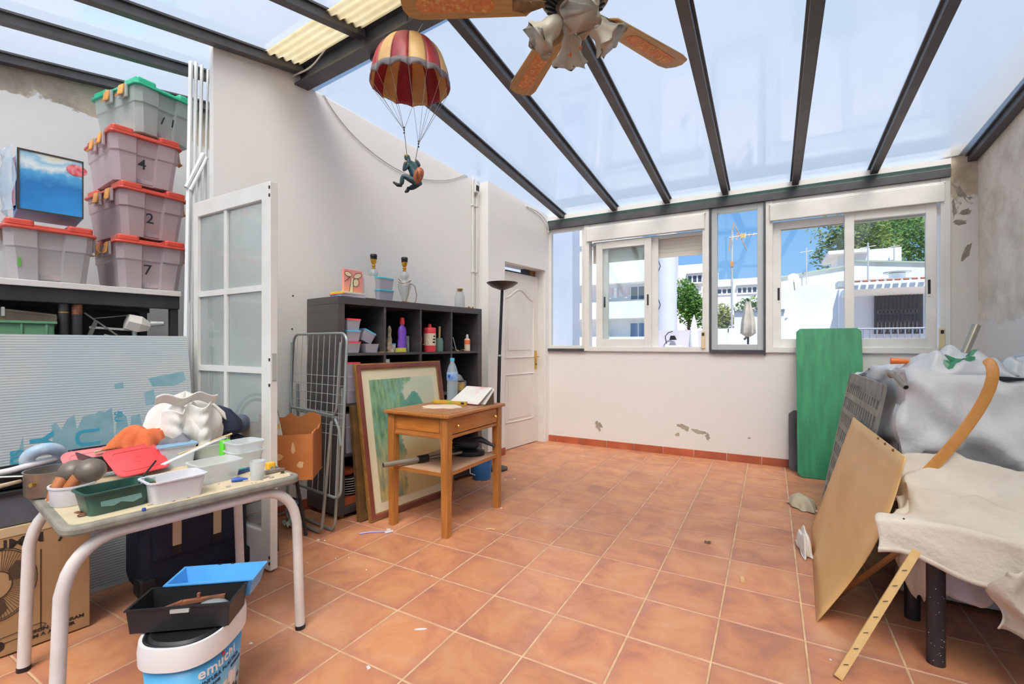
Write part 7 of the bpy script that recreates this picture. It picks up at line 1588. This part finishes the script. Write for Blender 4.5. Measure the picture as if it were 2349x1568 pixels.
# figurine body: one skinned mesh
def skin(name, verts, edges, mat, parent, root=0, sub=2):
    me = bpy.data.meshes.new(name); me.from_pydata([v for v, r in verts], edges, []); me.materials.append(mat)
    o = bpy.data.objects.new(name, me); COL.objects.link(o); o.parent = parent
    o.modifiers.new('skin', 'SKIN'); q = o.modifiers.new('sub', 'SUBSURF'); q.levels = sub; q.render_levels = sub
    for i, (v, r) in enumerate(verts): me.skin_vertices[0].data[i].radius = (r, r)
    me.skin_vertices[0].data[root].use_root = True
    for p in me.polygons: p.use_smooth = True
    return o
S = lambda u, v, dd, r: (tuple(fp(u, v, dd)), r*1.3)
body = [S(957, 414, .0, .021), S(952, 396, .0, .023), S(943, 379, .0, .022), S(938, 370, .0, .010), S(934, 362, -.0, .015), S(932, 356, 0, .012),
        S(936, 378, -.03, .011), S(926, 392, -.045, .009), S(931, 371, -.045, .008), S(952, 378, .03, .011), S(962, 380, .05, .009), S(955, 368, .05, .008),
        S(950, 416, -.025, .015), S(924, 402, -.035, .013), S(921, 424, -.035, .010), S(962, 420, .02, .015), S(946, 430, .02, .012), S(938, 432, .01, .010)]
skin('figurine_body', body, [(0, 1), (1, 2), (2, 3), (3, 4), (4, 5), (2, 6), (6, 7), (7, 8), (2, 9), (9, 10), (10, 11), (0, 12), (12, 13), (13, 14), (0, 15), (15, 16), (16, 17)], M('figurine_teal', '#24464c', .45, col2='#1b3338', scale=60), pcn)
skin('harness_pack', [S(966, 384, -.03, .014), S(962, 396, -.035, .023), S(958, 410, -.03, .022), S(952, 420, -.02, .012)], [(0, 1), (1, 2), (2, 3)], M('harness_orange', '#b5683a', .5, col2='#8f4a28', scale=50), pcn)
for pts in ([(921, 424, -.035), (912, 424, -.03), (903, 418, -.02)], [(938, 431, .01), (934, 438, .0), (930, 440, -.01)]): MB().tube([fp(*p) for p in pts], [.011, .010, .006], 10).build('boot', m_dark, pcn, smooth=True)
MB().ball(tuple(fp(933, 358)), (.016, .016, .010), 12, 8).build('cap', M('cap_tan', '#b08a4c', .6), pcn, smooth=True)
for p in ((931, 371, -.045), (955, 368, .05)): MB().ball(tuple(fp(*p)), .008, 8, 6).build('hand', M('figurine_skin', '#c98f5f', .5), pcn, smooth=True)
MB().tube([fp(958, 392, -.065), fp(954, 416, -.06)], .003, 5).tube([fp(966, 392, -.06), fp(963, 414, -.06)], .003, 5).build('harness_strap', M('strap_brown', '#5c3522', .6), pcn)
# ---------------------------------------------------------------- conduits and cables
m_cond = M('painted_conduit', '#d3d2cc', .5)
for k, (b, zt_, zb_) in enumerate([(3.487, 2.90, .1), (3.545, 2.80, .1)]):
    t = thing('wall_conduit', ['painted conduit pipe farther from the door pier', 'painted conduit pipe next to the door pier'][k], 'conduit', Wp(-3.135, b, 0), -WA, 'conduits on the long wall')
    MB().tube([(0, 0, zb_), (0, 0, zt_)], .0105, 10).build('pipe', m_cond, t, smooth=True)
    for z in (1.9, 2.57, 1.25): MB().box(-.015, .014, -.016, .016, z-.008, z+.008).build('clip', m_cond, t, bev=.002)
t = thing('junction_box', 'small open junction box with dark wires on the conduits', 'junction box', Wp(-3.12, 3.525, 2.70), -WA); MB().box(-.03, .012, -.028, .028, 0, .085).build('box', m_cond, t, bev=.002); MB().box(.0125, .018, -.02, .02, .02, .07).build('wires', m_dark, t); MB().tube([(.0, .0, .085), (.0, .01, .15), (-.01, .06, .2)], .004, 6).build('cable', m_cond, t)
def cable(label, pts, r, mat, sagn=6):
    P = [Vector(p) for p in pts]; out = []
    for i in range(len(P)-1):
        a, b = P[i], P[i+1]; p0 = P[max(i-1, 0)]; p3 = P[min(i+2, len(P)-1)]
        for k in range(sagn):
            t = k/sagn; out.append(.5*((2*a)+(b-p0)*t+(2*p0-5*a+4*b-p3)*t*t+(3*a-p0-3*b+p3)*t**3))
    out.append(P[-1]); return tag(MB().tube(out, r, 6).build('cable', mat, None, smooth=True), label, 'cable')
m_cab = M('grey_cable', '#b5b1aa', .6)
cable('thin grey cable sagging across the long white wall', [atA(u, v, -3.14) for u, v in ((731, 193), (762, 250), (810, 310), (870, 362), (925, 395), (975, 411), (1030, 412), (1072, 398))], .004, m_cab)
rbp = lambda s_, dz, off: Vector((-2.93, 2.13, 3.04+dz))+rd*s_+Vector((rd.y, -rd.x, 0))*off
cable('white cable looped along the steel ridge beam', [rbp(.03, -.01, .058), rbp(.25, -.02, .058), rbp(.42, .04, .06), rbp(.5, .055, .062), rbp(.9, .06, .062), rbp(1.4, .055, .062), rbp(2.2, .06, .062)], .006, M('white_cable', '#d9d5cb', .5))
cable('dark cable hanging down the ridge beam web', [rbp(1.15, .07, .062), rbp(1.16, .0, .056), rbp(1.165, -.066, .058)], .004, m_dark)
cable('white cable curling into the corner above the door', [Wp(-3.02, 4.25, 2.72), Wp(-3.015, 4.45, 2.71), Wp(-3.01, 4.6, 2.66), Wp(-3.0, 4.66, 2.60), Wp(-3.0, 4.68, 2.50)], .007, m_cond)
for u, v, wh in ((672, 678, 'upper'), (670, 754, 'lower')):
    p = atA(u, v, -3.149); tag(MB().ball((0, 0, 0), .006, 8, 6).build('wall_plug', m_dark, None, p), wh+' dark plug hole in the wall beside the bookcase', 'plug', 'plug holes in the wall')
